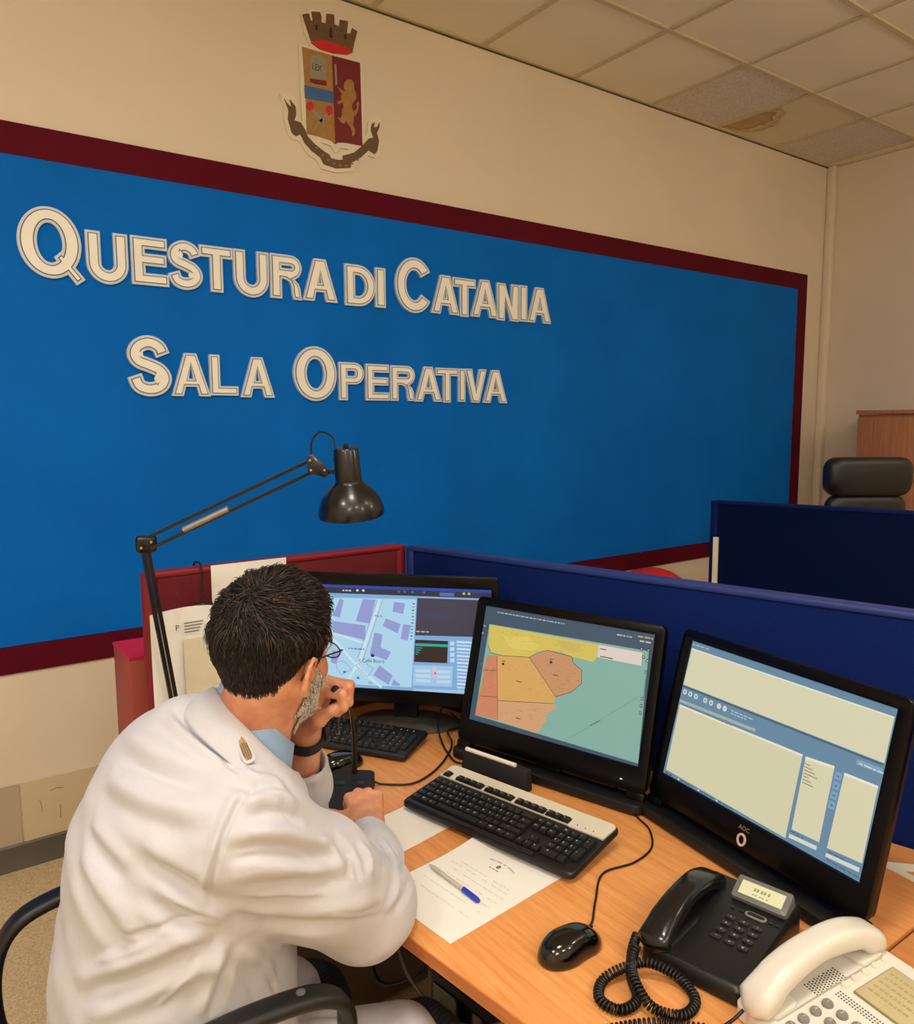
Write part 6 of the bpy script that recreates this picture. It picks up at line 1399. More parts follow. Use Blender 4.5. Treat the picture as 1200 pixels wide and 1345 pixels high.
# --- folds: ridges and valleys along 3D polylines lying on the cloth, as (amplitude, width, points)
from mathutils.bvhtree import BVHTree
FOLDS = []
FOLDS = [(-0.007,0.007,[(-5.22,-1.926,1.174),(-5.22,-1.946,1.172),(-5.218,-1.962,1.169),(-5.216,-1.976,1.165),(-5.212,-1.99,1.16),(-5.208,-2.003,1.154),(-5.204,-2.014,1.149),(-5.198,-2.025,1.142),(-5.193,-2.035,1.136),(-5.188,-2.046,1.13),(-5.184,-2.061,1.125),(-5.181,-2.077,1.12),(-5.177,-2.093,1.115),(-5.174,-2.106,1.11),(-5.171,-2.117,1.103),(-5.167,-2.126,1.096)]),
 (0.006,0.014,[(-5.193,-2.131,1.089),(-5.183,-2.131,1.091),(-5.173,-2.13,1.093),(-5.162,-2.129,1.094),(-5.153,-2.129,1.092),(-5.142,-2.128,1.089),(-5.131,-2.126,1.086),(-5.125,-2.129,1.079),(-5.118,-2.13,1.071),(-5.11,-2.129,1.062)]),
 (-0.005,0.012,[(-5.193,-2.141,1.076),(-5.183,-2.142,1.078),(-5.173,-2.142,1.08),(-5.162,-2.141,1.081),(-5.153,-2.142,1.078),(-5.142,-2.142,1.074),(-5.131,-2.14,1.069),(-5.123,-2.14,1.06),(-5.114,-2.139,1.05),(-5.105,-2.137,1.039)]),
 (0.005,0.013,[(-5.224,-2.137,1.055),(-5.212,-2.143,1.058),(-5.201,-2.147,1.061),(-5.188,-2.15,1.063),(-5.172,-2.154,1.058),(-5.155,-2.155,1.051),(-5.135,-2.152,1.042),(-5.114,-2.146,1.026),(-5.092,-2.139,1.01),(-5.068,-2.132,0.992)]),
 (-0.005,0.012,[(-5.222,-2.142,1.038),(-5.209,-2.149,1.041),(-5.196,-2.154,1.042),(-5.181,-2.157,1.042),(-5.164,-2.159,1.036),(-5.145,-2.157,1.027),(-5.125,-2.152,1.016),(-5.103,-2.147,1.0),(-5.081,-2.141,0.984),(-5.059,-2.136,0.967)]),
 (0.005,0.012,[(-5.219,-2.143,1.007),(-5.205,-2.151,1.009),(-5.189,-2.156,1.009),(-5.172,-2.158,1.007),(-5.153,-2.156,1.0),(-5.134,-2.154,0.992),(-5.113,-2.15,0.984),(-5.089,-2.145,0.973),(-5.065,-2.14,0.962),(-5.04,-2.135,0.951)]),
 (-0.004,0.012,[(-5.221,-2.131,0.983),(-5.205,-2.141,0.983),(-5.188,-2.146,0.981),(-5.169,-2.149,0.977),(-5.148,-2.149,0.971),(-5.125,-2.149,0.963),(-5.101,-2.147,0.955),(-5.076,-2.144,0.947),(-5.05,-2.141,0.94),(-5.021,-2.136,0.93)]),
 (0.005,0.014,[(-5.223,-2.113,0.954),(-5.207,-2.117,0.947),(-5.189,-2.119,0.938),(-5.171,-2.121,0.929),(-5.15,-2.126,0.923),(-5.13,-2.132,0.917),(-5.109,-2.138,0.912),(-5.084,-2.143,0.907),(-5.057,-2.145,0.9),(-5.025,-2.141,0.888),(-5.001,-2.133,0.879),(-4.974,-2.12,0.867),(-4.946,-2.108,0.855)]),
 (-0.005,0.012,[(-5.21,-2.11,0.93),(-5.193,-2.111,0.919),(-5.174,-2.109,0.907),(-5.154,-2.105,0.893),(-5.134,-2.112,0.887),(-5.116,-2.124,0.885),(-5.096,-2.133,0.88),(-5.075,-2.139,0.876),(-5.051,-2.14,0.869),(-5.022,-2.135,0.856)]),
 (0.004,0.01,[(-5.079,-2.131,1.012),(-5.072,-2.13,1.002),(-5.065,-2.13,0.992),(-5.057,-2.129,0.982),(-5.055,-2.132,0.973),(-5.052,-2.135,0.964),(-5.049,-2.137,0.955)]),
 (-0.004,0.009,[(-5.051,-2.118,0.995),(-5.045,-2.12,0.985),(-5.039,-2.123,0.975),(-5.033,-2.125,0.965),(-5.033,-2.13,0.956),(-5.033,-2.134,0.947),(-5.032,-2.138,0.937)]),
 (0.004,0.009,[(-5.001,-2.1,0.965),(-4.997,-2.105,0.957),(-4.993,-2.108,0.949),(-4.988,-2.11,0.94),(-4.991,-2.117,0.933),(-4.994,-2.123,0.925),(-4.995,-2.127,0.916)]),
 (-0.004,0.008,[(-4.896,-1.95,0.865),(-4.904,-1.978,0.869),(-4.916,-2.01,0.878),(-4.934,-2.054,0.895),(-4.951,-2.085,0.904),(-4.957,-2.096,0.901),(-4.961,-2.104,0.894)]),
 (0.004,0.008,[(-4.871,-1.946,0.858),(-4.874,-1.965,0.857),(-4.876,-1.982,0.856),(-4.878,-2.0,0.856),(-4.896,-2.035,0.865),(-4.909,-2.06,0.869),(-4.915,-2.075,0.866)]),
 (-0.003,0.007,[(-4.851,-1.955,0.843),(-4.85,-1.963,0.838),(-4.847,-1.968,0.83),(-4.838,-1.965,0.817),(-4.874,-2.027,0.848),(-4.887,-2.051,0.852),(-4.895,-2.067,0.852)]),
 (0.004,0.009,[(-4.911,-2.075,0.862),(-4.921,-2.087,0.861),(-4.929,-2.097,0.857),(-4.936,-2.104,0.853),(-4.947,-2.111,0.85),(-4.958,-2.116,0.846),(-4.967,-2.12,0.841)]),
 (-0.003,0.008,[(-4.871,-2.047,0.834),(-4.892,-2.074,0.842),(-4.905,-2.088,0.841),(-4.915,-2.098,0.838),(-4.927,-2.106,0.837),(-4.937,-2.112,0.834),(-4.947,-2.116,0.83)]),
 (-0.004,0.005,[(-5.219,-2.145,1.028),(-5.207,-2.151,1.029),(-5.195,-2.156,1.029),(-5.182,-2.159,1.028),(-5.169,-2.16,1.023),(-5.154,-2.159,1.017),(-5.138,-2.155,1.009),(-5.123,-2.152,0.998),(-5.109,-2.149,0.987),(-5.094,-2.146,0.975)]),
 (0.003,0.005,[(-5.187,-2.137,0.964),(-5.17,-2.141,0.96),(-5.153,-2.143,0.956),(-5.135,-2.145,0.951),(-5.116,-2.145,0.944),(-5.096,-2.145,0.938),(-5.077,-2.145,0.931)]),
 (-0.003,0.005,[(-5.035,-2.12,0.975),(-5.031,-2.123,0.967),(-5.026,-2.125,0.959),(-5.022,-2.128,0.95),(-5.022,-2.132,0.941),(-5.021,-2.135,0.931),(-5.02,-2.138,0.92)]),
 (0.003,0.005,[(-5.076,-2.143,0.897),(-5.061,-2.144,0.889),(-5.043,-2.143,0.88),(-5.024,-2.138,0.869),(-5.009,-2.134,0.863),(-4.992,-2.128,0.857),(-4.975,-2.122,0.85)]),
 (-0.003,0.005,[(-5.162,-2.127,1.095),(-5.154,-2.13,1.092),(-5.147,-2.131,1.088),(-5.139,-2.132,1.084),(-5.134,-2.136,1.076),(-5.128,-2.139,1.068),(-5.122,-2.14,1.059)]),
 (0.003,0.005,[(-5.292,-2.068,1.014),(-5.285,-2.075,1.008),(-5.278,-2.082,1.003),(-5.271,-2.088,0.997),(-5.264,-2.095,0.991),(-5.256,-2.101,0.983),(-5.247,-2.106,0.975)]),
 (-0.003,0.005,[(-5.284,-2.084,0.967),(-5.276,-2.09,0.96),(-5.267,-2.095,0.953),(-5.259,-2.099,0.946),(-5.248,-2.103,0.94),(-5.237,-2.106,0.935),(-5.226,-2.108,0.928)]),
 (-0.003,0.005,[(-5.344,-2.037,0.913),(-5.335,-2.049,0.917),(-5.326,-2.059,0.92),(-5.316,-2.068,0.923),(-5.304,-2.078,0.928),(-5.291,-2.087,0.932),(-5.278,-2.094,0.935),(-5.268,-2.098,0.937),(-5.258,-2.101,0.938),(-5.248,-2.104,0.939)]),
 (0.003,0.005,[(-5.368,-1.999,0.864),(-5.356,-2.018,0.875),(-5.345,-2.035,0.885),(-5.333,-2.05,0.893),(-5.32,-2.064,0.902),(-5.306,-2.076,0.91),(-5.292,-2.086,0.916)]),
 (-0.003,0.005,[(-5.275,-2.086,0.844),(-5.27,-2.089,0.854),(-5.265,-2.092,0.865),(-5.261,-2.096,0.875),(-5.257,-2.098,0.883),(-5.253,-2.1,0.891),(-5.249,-2.102,0.899)]),
 (0.003,0.005,[(-5.303,-2.072,0.808),(-5.296,-2.075,0.816),(-5.288,-2.079,0.825),(-5.281,-2.082,0.833),(-5.276,-2.086,0.842),(-5.27,-2.089,0.851),(-5.264,-2.092,0.86)]),
 (0.003,0.006,[(-5.302,-1.963,1.11),(-5.295,-1.984,1.111),(-5.287,-2.002,1.11),(-5.279,-2.017,1.108),(-5.27,-2.033,1.106),(-5.26,-2.048,1.103),(-5.251,-2.063,1.1)]),
 (-0.003,0.005,[(-5.171,-2.083,0.828),(-5.16,-2.076,0.811),(-5.149,-2.07,0.795),(-5.139,-2.065,0.779),(-5.133,-2.062,0.765),(-5.126,-2.06,0.751),(-5.12,-2.057,0.737)]),
 (-0.004,0.004,[(-5.162,-2.111,1.107),(-5.175,-2.118,1.103),(-5.186,-2.122,1.098),(-5.197,-2.126,1.092),(-5.204,-2.13,1.085),(-5.211,-2.133,1.076),(-5.218,-2.135,1.068),(-5.223,-2.137,1.056),(-5.228,-2.137,1.044),(-5.232,-2.135,1.03),(-5.235,-2.133,1.017),(-5.236,-2.128,1.003),(-5.237,-2.121,0.987),(-5.236,-2.115,0.973),(-5.234,-2.109,0.96),(-5.234,-2.107,0.949)]),
 (0.003,0.007,[(-5.171,-2.106,1.11),(-5.184,-2.112,1.105),(-5.195,-2.116,1.1),(-5.205,-2.119,1.094),(-5.213,-2.124,1.086),(-5.22,-2.127,1.077),(-5.226,-2.129,1.068),(-5.231,-2.131,1.056),(-5.236,-2.131,1.044),(-5.24,-2.129,1.03),(-5.242,-2.125,1.016),(-5.244,-2.12,1.002),(-5.245,-2.113,0.986),(-5.244,-2.108,0.973),(-5.243,-2.104,0.961),(-5.243,-2.103,0.95)]),
 (0.005,0.018,[(-5.277,-1.863,1.131),(-5.278,-1.921,1.14),(-5.273,-1.954,1.14),(-5.267,-1.978,1.138),(-5.257,-1.999,1.136),(-5.246,-2.016,1.132),(-5.235,-2.031,1.128),(-5.222,-2.042,1.126),(-5.21,-2.053,1.124),(-5.198,-2.065,1.122)]),
 (-0.004,0.016,[(-5.301,-1.891,1.116),(-5.296,-1.94,1.122),(-5.288,-1.973,1.122),(-5.279,-1.998,1.119),(-5.267,-2.019,1.117),(-5.255,-2.036,1.115),(-5.242,-2.052,1.111),(-5.23,-2.065,1.111),(-5.218,-2.077,1.111),(-5.207,-2.089,1.111)]),
 (0.005,0.016,[(-5.321,-1.93,1.092),(-5.313,-1.969,1.095),(-5.302,-1.999,1.095),(-5.292,-2.023,1.092),(-5.28,-2.042,1.091),(-5.268,-2.059,1.089),(-5.256,-2.076,1.088),(-5.245,-2.09,1.088),(-5.235,-2.102,1.088),(-5.224,-2.114,1.087)]),
 (-0.005,0.016,[(-5.335,-1.939,1.067),(-5.325,-1.98,1.07),(-5.313,-2.011,1.069),(-5.302,-2.037,1.065),(-5.29,-2.055,1.064),(-5.278,-2.072,1.063),(-5.266,-2.089,1.061),(-5.256,-2.102,1.062),(-5.246,-2.113,1.063),(-5.236,-2.124,1.063)]),
 (0.005,0.015,[(-5.302,-2.052,1.039),(-5.293,-2.063,1.035),(-5.285,-2.074,1.03),(-5.276,-2.085,1.026),(-5.267,-2.096,1.021),(-5.258,-2.107,1.016),(-5.249,-2.117,1.01),(-5.244,-2.12,1.003),(-5.239,-2.122,0.995),(-5.234,-2.124,0.987)]),
 (-0.005,0.014,[(-5.312,-2.043,1.023),(-5.303,-2.056,1.017),(-5.294,-2.066,1.01),(-5.285,-2.076,1.003),(-5.276,-2.084,0.996),(-5.267,-2.092,0.988),(-5.257,-2.099,0.98),(-5.25,-2.103,0.974),(-5.243,-2.107,0.968),(-5.235,-2.109,0.962)]),
 (0.006,0.014,[(-5.298,-2.068,0.988),(-5.289,-2.076,0.982),(-5.28,-2.084,0.975),(-5.27,-2.09,0.967),(-5.262,-2.095,0.961),(-5.253,-2.1,0.954),(-5.244,-2.103,0.946),(-5.234,-2.106,0.941),(-5.222,-2.109,0.935),(-5.21,-2.11,0.927)]),
 (-0.006,0.013,[(-5.312,-2.061,0.977),(-5.303,-2.071,0.968),(-5.293,-2.08,0.959),(-5.284,-2.089,0.95),(-5.274,-2.095,0.942),(-5.263,-2.1,0.934),(-5.253,-2.104,0.925),(-5.239,-2.107,0.92),(-5.225,-2.108,0.914),(-5.211,-2.108,0.906)]),
 (0.005,0.014,[(-5.363,-1.952,1.001),(-5.36,-1.974,0.995),(-5.357,-1.991,0.987),(-5.353,-2.007,0.978),(-5.348,-2.023,0.969),(-5.341,-2.037,0.959),(-5.335,-2.048,0.948),(-5.33,-2.054,0.935),(-5.325,-2.06,0.921),(-5.319,-2.065,0.907)]),
 (-0.005,0.014,[(-5.374,-1.947,0.979),(-5.371,-1.968,0.971),(-5.368,-1.984,0.961),(-5.365,-1.997,0.949),(-5.359,-2.011,0.94),(-5.353,-2.022,0.929),(-5.347,-2.032,0.917),(-5.342,-2.039,0.905),(-5.337,-2.046,0.892),(-5.331,-2.051,0.879)]),
 (0.006,0.015,[(-5.389,-1.966,0.821),(-5.374,-1.991,0.839),(-5.36,-2.014,0.855),(-5.345,-2.034,0.869),(-5.329,-2.053,0.881),(-5.313,-2.069,0.892),(-5.296,-2.082,0.9),(-5.281,-2.091,0.908),(-5.265,-2.099,0.915),(-5.249,-2.104,0.92),(-5.237,-2.107,0.922),(-5.224,-2.109,0.924),(-5.21,-2.11,0.925)]),
 (-0.006,0.014,[(-5.387,-1.979,0.803),(-5.371,-2.004,0.819),(-5.355,-2.024,0.832),(-5.339,-2.042,0.844),(-5.322,-2.058,0.855),(-5.305,-2.072,0.865),(-5.288,-2.084,0.873),(-5.273,-2.092,0.88),(-5.258,-2.098,0.886),(-5.241,-2.103,0.891),(-5.228,-2.106,0.895),(-5.214,-2.107,0.897),(-5.199,-2.106,0.898)]),
 (0.005,0.014,[(-5.382,-1.997,0.782),(-5.366,-2.019,0.796),(-5.349,-2.036,0.808),(-5.332,-2.051,0.817),(-5.315,-2.064,0.826),(-5.297,-2.075,0.835),(-5.279,-2.084,0.842),(-5.264,-2.091,0.849),(-5.248,-2.096,0.855),(-5.231,-2.099,0.859),(-5.218,-2.1,0.863),(-5.205,-2.1,0.866),(-5.191,-2.099,0.868)]),
 (0.005,0.01,[(-5.25,-2.088,0.783),(-5.246,-2.089,0.795),(-5.242,-2.09,0.807),(-5.238,-2.091,0.819),(-5.234,-2.094,0.833),(-5.23,-2.097,0.848),(-5.227,-2.1,0.863),(-5.223,-2.102,0.874),(-5.219,-2.105,0.885),(-5.215,-2.106,0.896)]),
 (-0.005,0.009,[(-5.233,-2.089,0.773),(-5.229,-2.089,0.784),(-5.225,-2.089,0.796),(-5.221,-2.09,0.808),(-5.217,-2.092,0.821),(-5.213,-2.094,0.835),(-5.209,-2.097,0.848),(-5.206,-2.099,0.858),(-5.204,-2.101,0.869),(-5.201,-2.103,0.879)]),
 (0.004,0.012,[(-5.347,-1.941,1.042),(-5.342,-1.969,1.039),(-5.337,-1.991,1.034),(-5.332,-2.009,1.027),(-5.327,-2.022,1.021),(-5.322,-2.034,1.013),(-5.316,-2.044,1.005)]),
 (-0.004,0.011,[(-5.355,-1.936,1.025),(-5.351,-1.964,1.022),(-5.347,-1.986,1.016),(-5.342,-2.004,1.008),(-5.337,-2.018,1.002),(-5.331,-2.03,0.995),(-5.326,-2.041,0.987)]),
 (0.005,0.012,[(-5.189,-2.1,0.872),(-5.177,-2.092,0.853),(-5.163,-2.081,0.832),(-5.148,-2.07,0.811),(-5.14,-2.065,0.793),(-5.132,-2.061,0.775),(-5.125,-2.058,0.758)]),
 (-0.004,0.01,[(-5.202,-2.096,0.85),(-5.193,-2.091,0.832),(-5.184,-2.085,0.814),(-5.175,-2.08,0.797),(-5.169,-2.078,0.781),(-5.164,-2.076,0.765),(-5.158,-2.075,0.75)]),
 (0.005,0.01,[(-5.189,-2.071,1.121),(-5.182,-2.081,1.119),(-5.174,-2.091,1.116),(-5.167,-2.099,1.112),(-5.157,-2.102,1.11),(-5.146,-2.104,1.107),(-5.135,-2.104,1.103),(-5.129,-2.106,1.099),(-5.123,-2.107,1.095),(-5.116,-2.107,1.09)]),
 (-0.004,0.009,[(-5.2,-2.088,1.113),(-5.193,-2.099,1.111),(-5.185,-2.107,1.108),(-5.178,-2.115,1.104),(-5.17,-2.118,1.103),(-5.162,-2.12,1.101),(-5.153,-2.121,1.099)]),
 (0.004,0.01,[(-5.234,-1.92,1.169),(-5.233,-1.95,1.167),(-5.23,-1.973,1.161),(-5.227,-1.991,1.155),(-5.219,-2.007,1.149),(-5.211,-2.022,1.142),(-5.203,-2.035,1.135),(-5.194,-2.044,1.131),(-5.185,-2.055,1.127),(-5.176,-2.067,1.123)]),
 (0.004,0.009,[(-4.976,-1.816,0.969),(-4.971,-1.82,0.964),(-4.966,-1.825,0.959),(-4.962,-1.832,0.956),(-4.957,-1.839,0.955),(-4.977,-1.899,0.982),(-4.969,-1.898,0.977)]),
 (-0.003,0.008,[(-5.093,-2.072,1.081),(-5.087,-2.069,1.074),(-5.078,-2.06,1.064),(-5.0,-1.895,0.973),(-4.994,-1.896,0.97),(-4.987,-1.897,0.967),(-4.981,-1.896,0.963)]),
 (0.004,0.012,[(-5.097,-2.042,0.699),(-4.993,-1.866,0.539),(-4.958,-1.857,0.518),(-4.898,-2.008,0.583)]),
 (-0.004,0.011,[(-5.066,-1.998,0.632),(-5.031,-1.981,0.605),(-5.008,-1.992,0.603),(-4.984,-2.002,0.6),(-4.959,-2.018,0.598),(-4.933,-2.033,0.594),(-4.906,-2.048,0.589)])]

N = vnormals(V, F)
def fold_field(V, pts, w_):
    P = np.array(pts); best = np.full(len(V), 9.); tt = np.zeros(len(V)); L = np.concatenate([[0], np.cumsum(np.linalg.norm(np.diff(P, axis=0), axis=1))])
    for i in range(len(P) - 1):
        B_ = P[i + 1] - P[i]; h = np.clip(((V - P[i]) @ B_) / (B_ @ B_ + 1e-12), 0, 1); d_ = np.linalg.norm(V - P[i] - h[:, None] * B_, axis=1)
        m = d_ < best; best[m] = d_[m]; tt[m] = (L[i] + h[m] * (L[i + 1] - L[i])) / L[-1]
    return best, tt
disp = np.zeros(len(V))
for amp, w_, pts in FOLDS:
    P = np.array(pts); sel = np.where(((V > P.min(0) - 3 * w_) & (V < P.max(0) + 3 * w_)).all(1))[0]
    if not len(sel): continue
    d_, t_ = fold_field(V[sel], pts, w_); tap = np.clip(np.minimum(t_, 1 - t_) / .22, 0, 1) ** .7
    disp[sel] += amp * tap * (np.exp(-(d_ / w_) ** 2) - .45 * np.exp(-((d_ - 1.6 * w_) / w_) ** 2))
q = V - np.array(PB)
disp += .0022 * np.sin(q[:, 2] * 31 + q[:, 1] * 22 + 2.2 * np.sin(q[:, 1] * 17 + 1)) * np.sin(q[:, 0] * 13 + q[:, 2] * 9) + .0011 * np.sin(q[:, 2] * 70 - q[:, 1] * 46 + 1.5 * np.sin(q[:, 0] * 40))
lim = np.clip((V[:, 2] - (DZ + .012)) / .02, 0, 1); lim[V[:, 0] < -4.97] = 1
V = V + N * (disp * lim)[:, None]
coat = np_mesh('coat', off(V), F, coat_m, man)
coat['label'] = 'creased white cotton coat'
sewn = mat('seam_shadow', (186, 180, 176), .9, noise=.05)
_bvh = BVHTree.FromPolygons([Vector(v) for v in V], [tuple(f) for f in F])
def on_coat(pts, lift=.001):
    out = []
    for p in pts:
        r = _bvh.find_nearest(Vector(p)); out.append(r[0] + r[1] * lift)
    return out
# ---- shirt collar and coat collar
def collar(name, m_, prof, ang0, ang1, C0, axis, fwd, rx, ry, n=40, drop=0, thick=.0028):
    """band round the neck; prof(t, u) gives (radial, height) of the cross-section as u runs 0..1"""
    axis = axis / np.linalg.norm(axis); fwd = fwd - axis * (fwd @ axis); fwd /= np.linalg.norm(fwd); sd = np.cross(fwd, axis); rows = []
    for i in range(n + 1):
        t = ang0 + (ang1 - ang0) * i / n; a = math.radians(t); dirv = -fwd * math.cos(a) + sd * math.sin(a); base = C0 + (-fwd * math.cos(a)) * rx + sd * math.sin(a) * ry
        row = []
        for rad, hgt in prof(t): row.append(Vector(base + dirv * rad + axis * hgt - axis * drop * (1 - math.cos(a)) / 2) - PB)
        rows.append(row)
    return MB().loft(rows).obj(name, m_, man, smooth=70)
nax = HC_ + HU * -.05 - NEK; nax = np.array((.30, -.08, 1.0)); nfw = np.array((.95, -.12, -.30))
def prof_shirt(t):
    k = max(0, (abs(t) - 100) / 40)
    return [(-.004, -.03), (-.002, .024), (.0015, .032), (.006, .030), (.012, .004 - .012 * k), (.012, -.012 - .03 * k), (.008, -.012 - .03 * k), (.003, .018), (0, -.03)]
collar('shirt_collar', mat('light_blue_cotton', (150, 182, 216), .75, noise=.04, nscale=60, bump=.3, bscale=800), prof_shirt, -146, 146, CO + A3(.003, 0, .014), nax, nfw, .061, .064, drop=.085)
def prof_coat(t):
    k = max(0, (abs(t) - 70) / 80)
    return [(-.002, -.045), (.0, .012), (.004, .0215), (.012, .022), (.027, .008), (.043 + .012 * k, -.015 - .02 * k), (.0445 + .012 * k, -.021 - .02 * k), (.040 + .01 * k, -.021 - .02 * k), (.022, .000), (.008, -.05)]
collar('coat_collar', coat_m, prof_coat, -152, 152, CO, nax, nfw, .070, .075, drop=.105)
# shoulder tab with its gilt rank badge
gilt = mat('gilt_badge', (150, 112, 48), .45, .3, noise=.2, nscale=90)
BADGE_P, BADGE_D, BADGE_N = (-5.159, -2.0578, 1.1370), (-0.054, 0.776, 0.629), (-.2, -.85, .45)
_bp = A3(*BADGE_P); _bd = A3(*BADGE_D); _bd /= np.linalg.norm(_bd); _bn = A3(*BADGE_N); _bn -= _bd * (_bn @ _bd); _bn /= np.linalg.norm(_bn); _bs = np.cross(_bd, _bn)
_bR = Matrix((Vector(_bs), Vector(_bd), Vector(_bn))).transposed().to_4x4(); _bR.translation = Vector(_bp + _bn * .003) - PB
tab = MB(X=_bR).slab(.018, .046, -.003, .0015, .006, .001).obj('badge_backing', coat_m, man)
MB(X=_bR).prism([ccw([(0, .022), (.004, .015), (.0052, .005), (.006, -.008), (.004, -.018), (-.004, -.018), (-.006, -.008), (-.0052, .005), (-.004, .015)])], .0016, .0034, lambda x, y, z: (x, y, z)).obj('rank_badge', gilt, man, smooth=0)
for k in range(4): MB(X=_bR).box((-.0045 + .003 * k, -.004, .0042), (.0012, .028 - .004 * abs(k - 1.5), .0012)).obj('badge_stripe', MATS['beard_brown'], man, smooth=0)

# ---- trousers, legs, shoes
Tf = Field((-5.42, -2.16, .02), (-4.66, -1.62, .70), .0065)
Tf.cone(PEL + A3(0, .0, -.04), PEL + A3(0, 0, .03), .165, .150, .03, fa)
AR, AL = A3(-4.90, -2.03, .11), A3(-4.98, -1.74, .11)
for H_, K_, A_ in ((HIPR, KNR, AR), (HIPL, KNL, AL)):
    Tf.chain([H_ + A3(0, 0, -.02), K_ + A3(0, 0, -.012), A_], [.092, .072, .052], .03)
V, F = Tf.mesh(); V = smooth_verts(V, F, 2, .5); N = vnormals(V, F); q = V - np.array(PB)
V = V + N * (.0030 * np.sin(q[:, 2] * 55 + 3 * np.sin(q[:, 0] * 22)) * np.sin(q[:, 1] * 30))[:, None]
tro = bpy.data.materials.new('navy_trousers'); tro.use_nodes = True; nt = tro.node_tree; b = nt.nodes['Principled BSDF']; b.inputs['Roughness'].default_value = .85
tc = nt.nodes.new('ShaderNodeTexCoord'); wv = nt.nodes.new('ShaderNodeTexWave'); wv.inputs['Scale'].default_value = 42; wv.bands_direction = 'X'; wv.inputs['Distortion'].default_value = .6
mp = nt.nodes.new('ShaderNodeMapping'); mp.inputs['Rotation'].default_value = (0, 0, 1.2); nt.links.new(tc.outputs['Object'], mp.inputs[0]); nt.links.new(mp.outputs[0], wv.inputs[0])
r1 = nt.nodes.new('ShaderNodeValToRGB'); r1.color_ramp.elements[0].color = lin((12, 15, 24)); r1.color_ramp.elements[1].color = lin((30, 36, 50)); nt.links.new(wv.outputs[0], r1.inputs[0]); nt.links.new(r1.outputs[0], b.inputs['Base Color'])
np_mesh('trousers', off(V), F, tro, man)['label'] = 'dark navy trousers'
shoe_m = mat('shoe_leather', (20, 17, 15), .3, noise=.1)
for A_, yw_ in ((AR, -.10), (AL, .05)):
    R3 = Matrix.Rotation(yw_, 3, 'Z'); rg = []
    for z, k in ((.0, .95), (.012, 1), (.03, .98), (.05, .86), (.07, .62), (.10, .5)):
        ring = []
        for j in range(20):
            a = 2 * PI * j / 20; x = .135 * math.cos(a) * (k if math.cos(a) > 0 and z > .03 else (1 if z < .04 else .8)) + .055 * (1 if z < .06 else .4); x = min(x, .19 - z * 1.6); y = .048 * math.sin(a) * min(1, k + .1)
            p = R3 @ Vector((x, y, 0)); ring.append((A_[0] - PB.x + p.x, A_[1] - PB.y + p.y, z + .001))
        rg.append(ring)
    MB().loft(rg).obj('shoe', shoe_m, man, smooth=50)
# ---- watch on the left wrist
wd_ = LW - LE; wd_ /= np.linalg.norm(wd_); wc = LE * .10 + LW * .90 + wd_ * .0
rot = Vector(wd_).to_track_quat('Z', 'X').to_matrix().to_4x4(); rot.translation = Vector(wc) - PB
strap = mat('watch_strap', (14, 14, 15), .55, noise=.1)
wtc = MB().lathe([(.0318, -.0105), (.0345, -.0105), (.0352, 0), (.0345, .0105), (.0318, .0105)], 30, rot, cap=(False, False)).obj('wristwatch', strap, man, smooth=50); wtc['label'] = 'black rubber wristwatch'
camd = Vector(-CFd * .75 + CR * -.3 - HU * .1); pd = (rot.to_3x3().inverted() @ camd); pa = math.atan2(pd.y, pd.x) + 2.6
wf = rot @ Matrix.Translation((.036 * math.cos(pa), .036 * math.sin(pa), 0)) @ Matrix.Rotation(pa, 4, 'Z') @ Matrix.Rotation(PI / 2, 4, 'Y')
MB().lathe([(.019, -.004), (.020, 0), (.019, .005), (.015, .006)], 24, wf).obj('watch_case', blk, wtc); MB().lathe([(.0005, .0062), (.0150, .0064)], 24, wf, cap=(False, False)).obj('watch_glass', blkgloss, wtc)

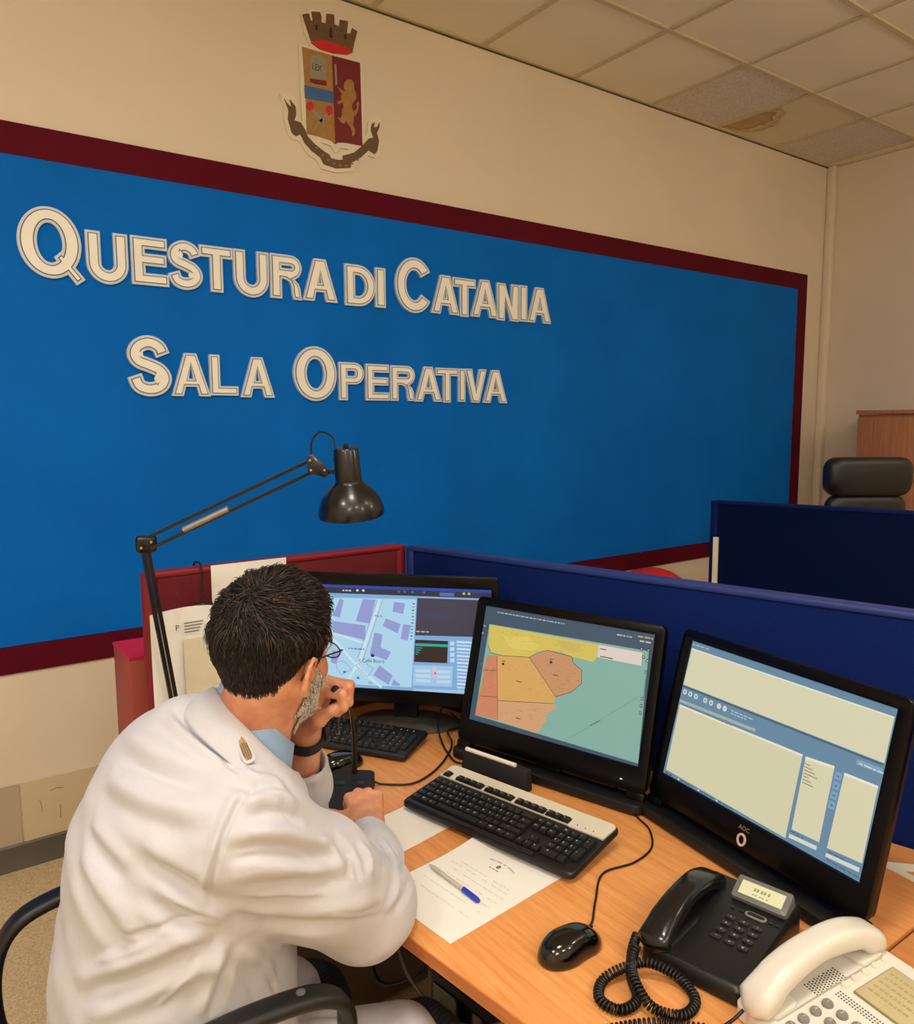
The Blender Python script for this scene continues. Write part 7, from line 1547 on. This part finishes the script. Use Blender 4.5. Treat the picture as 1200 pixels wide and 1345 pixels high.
# ---------------------------------------------------------------- his chair
t = thing('desk_chair', 'black chair with curved armrests on which the man in white sits', 'chair', (-5.19, -1.862, 0), math.radians(-1))
fab = mat('chair_fabric', (22, 22, 26), .9, noise=.2, nscale=200, bump=.5, bscale=900)
MB().slab(.48, .46, .365, .430, .07, .022).obj('seat', fab, t); MB().slab(.40, .38, .345, .364, .05, .004).obj('seat_pan', blk, t)
MB().tube([(0, 0, .09), (0, 0, .345)], .028, 12).obj('column', steel, t)
cushion_ = MB().loft([[(-.262 + xx - (zz - .6) * .12, y, zz) for y, zz in [(a, b_ + .49) for a, b_ in rrect(.36 - 2 * i, .18 - 2 * i, .05, 5)]] for xx, i in ((-.03, .02), (-.02, 0), (.02, 0), (.03, .02))]); cushion_.obj('backrest', fab, t, smooth=50)
MB().tube(spline([(-.10, 0, .34), (-.26, 0, .35), (-.33, 0, .42), (-.315, 0, .50)]), .014, 8).obj('back_bracket', steel, t)
def strap_loft(pts, w_, h_):
    P = spline(pts, 6); rg = []
    for i, p in enumerate(P):
        tn = (P[min(i + 1, len(P) - 1)] - P[max(i - 1, 0)]).normalized(); sd = Vector((0, 1, 0)); up = tn.cross(sd).normalized()
        rg.append([p + sd * (x) + up * (y) for x, y in rrect(w_, h_, h_ * .45, 3)])
    return MB().loft(rg)
for sy in (-1, 1):
    y = sy * .252
    rearx = -.26
    AP = [(-.20, y * .9, .41), (-.262, y * .97, .50), (-.275, y, .64), (-.235, y, .728), (-.13, y, .757), (-.02, y, .765), (.07, y, .760), (.125, y, .746), (.156, y, .716), (.160, y, .66)]
    ar = strap_loft(AP, .044, .022).obj('armrest', blk, t, smooth=50)
    MB().tube(spline([(.160, y, .67), (.155, y, .56), (.13, y * .96, .45), (.08, y * .8, .375)]), .011, 8).obj('arm_tube', steel, ar)
    MB().lathe([(.0075, 0), (.0070, .002), (.003, .003)], 12, Matrix.Translation((.085, y, .770))).obj('bolt', mat('bolt_grey', (120, 120, 120), .4, .5, noise=.05), ar)
for k in range(5):
    a = 2 * PI * k / 5 + .3; lg = MB().tube([(0, 0, .11), (.29 * math.cos(a), .29 * math.sin(a), .075)], [.026, .016], 8).obj('leg', blk, t); MB().tube([(.29 * math.cos(a), .29 * math.sin(a) - .02, .028), (.29 * math.cos(a), .29 * math.sin(a) + .02, .028)], .028, 12).obj('caster', blk, lg)
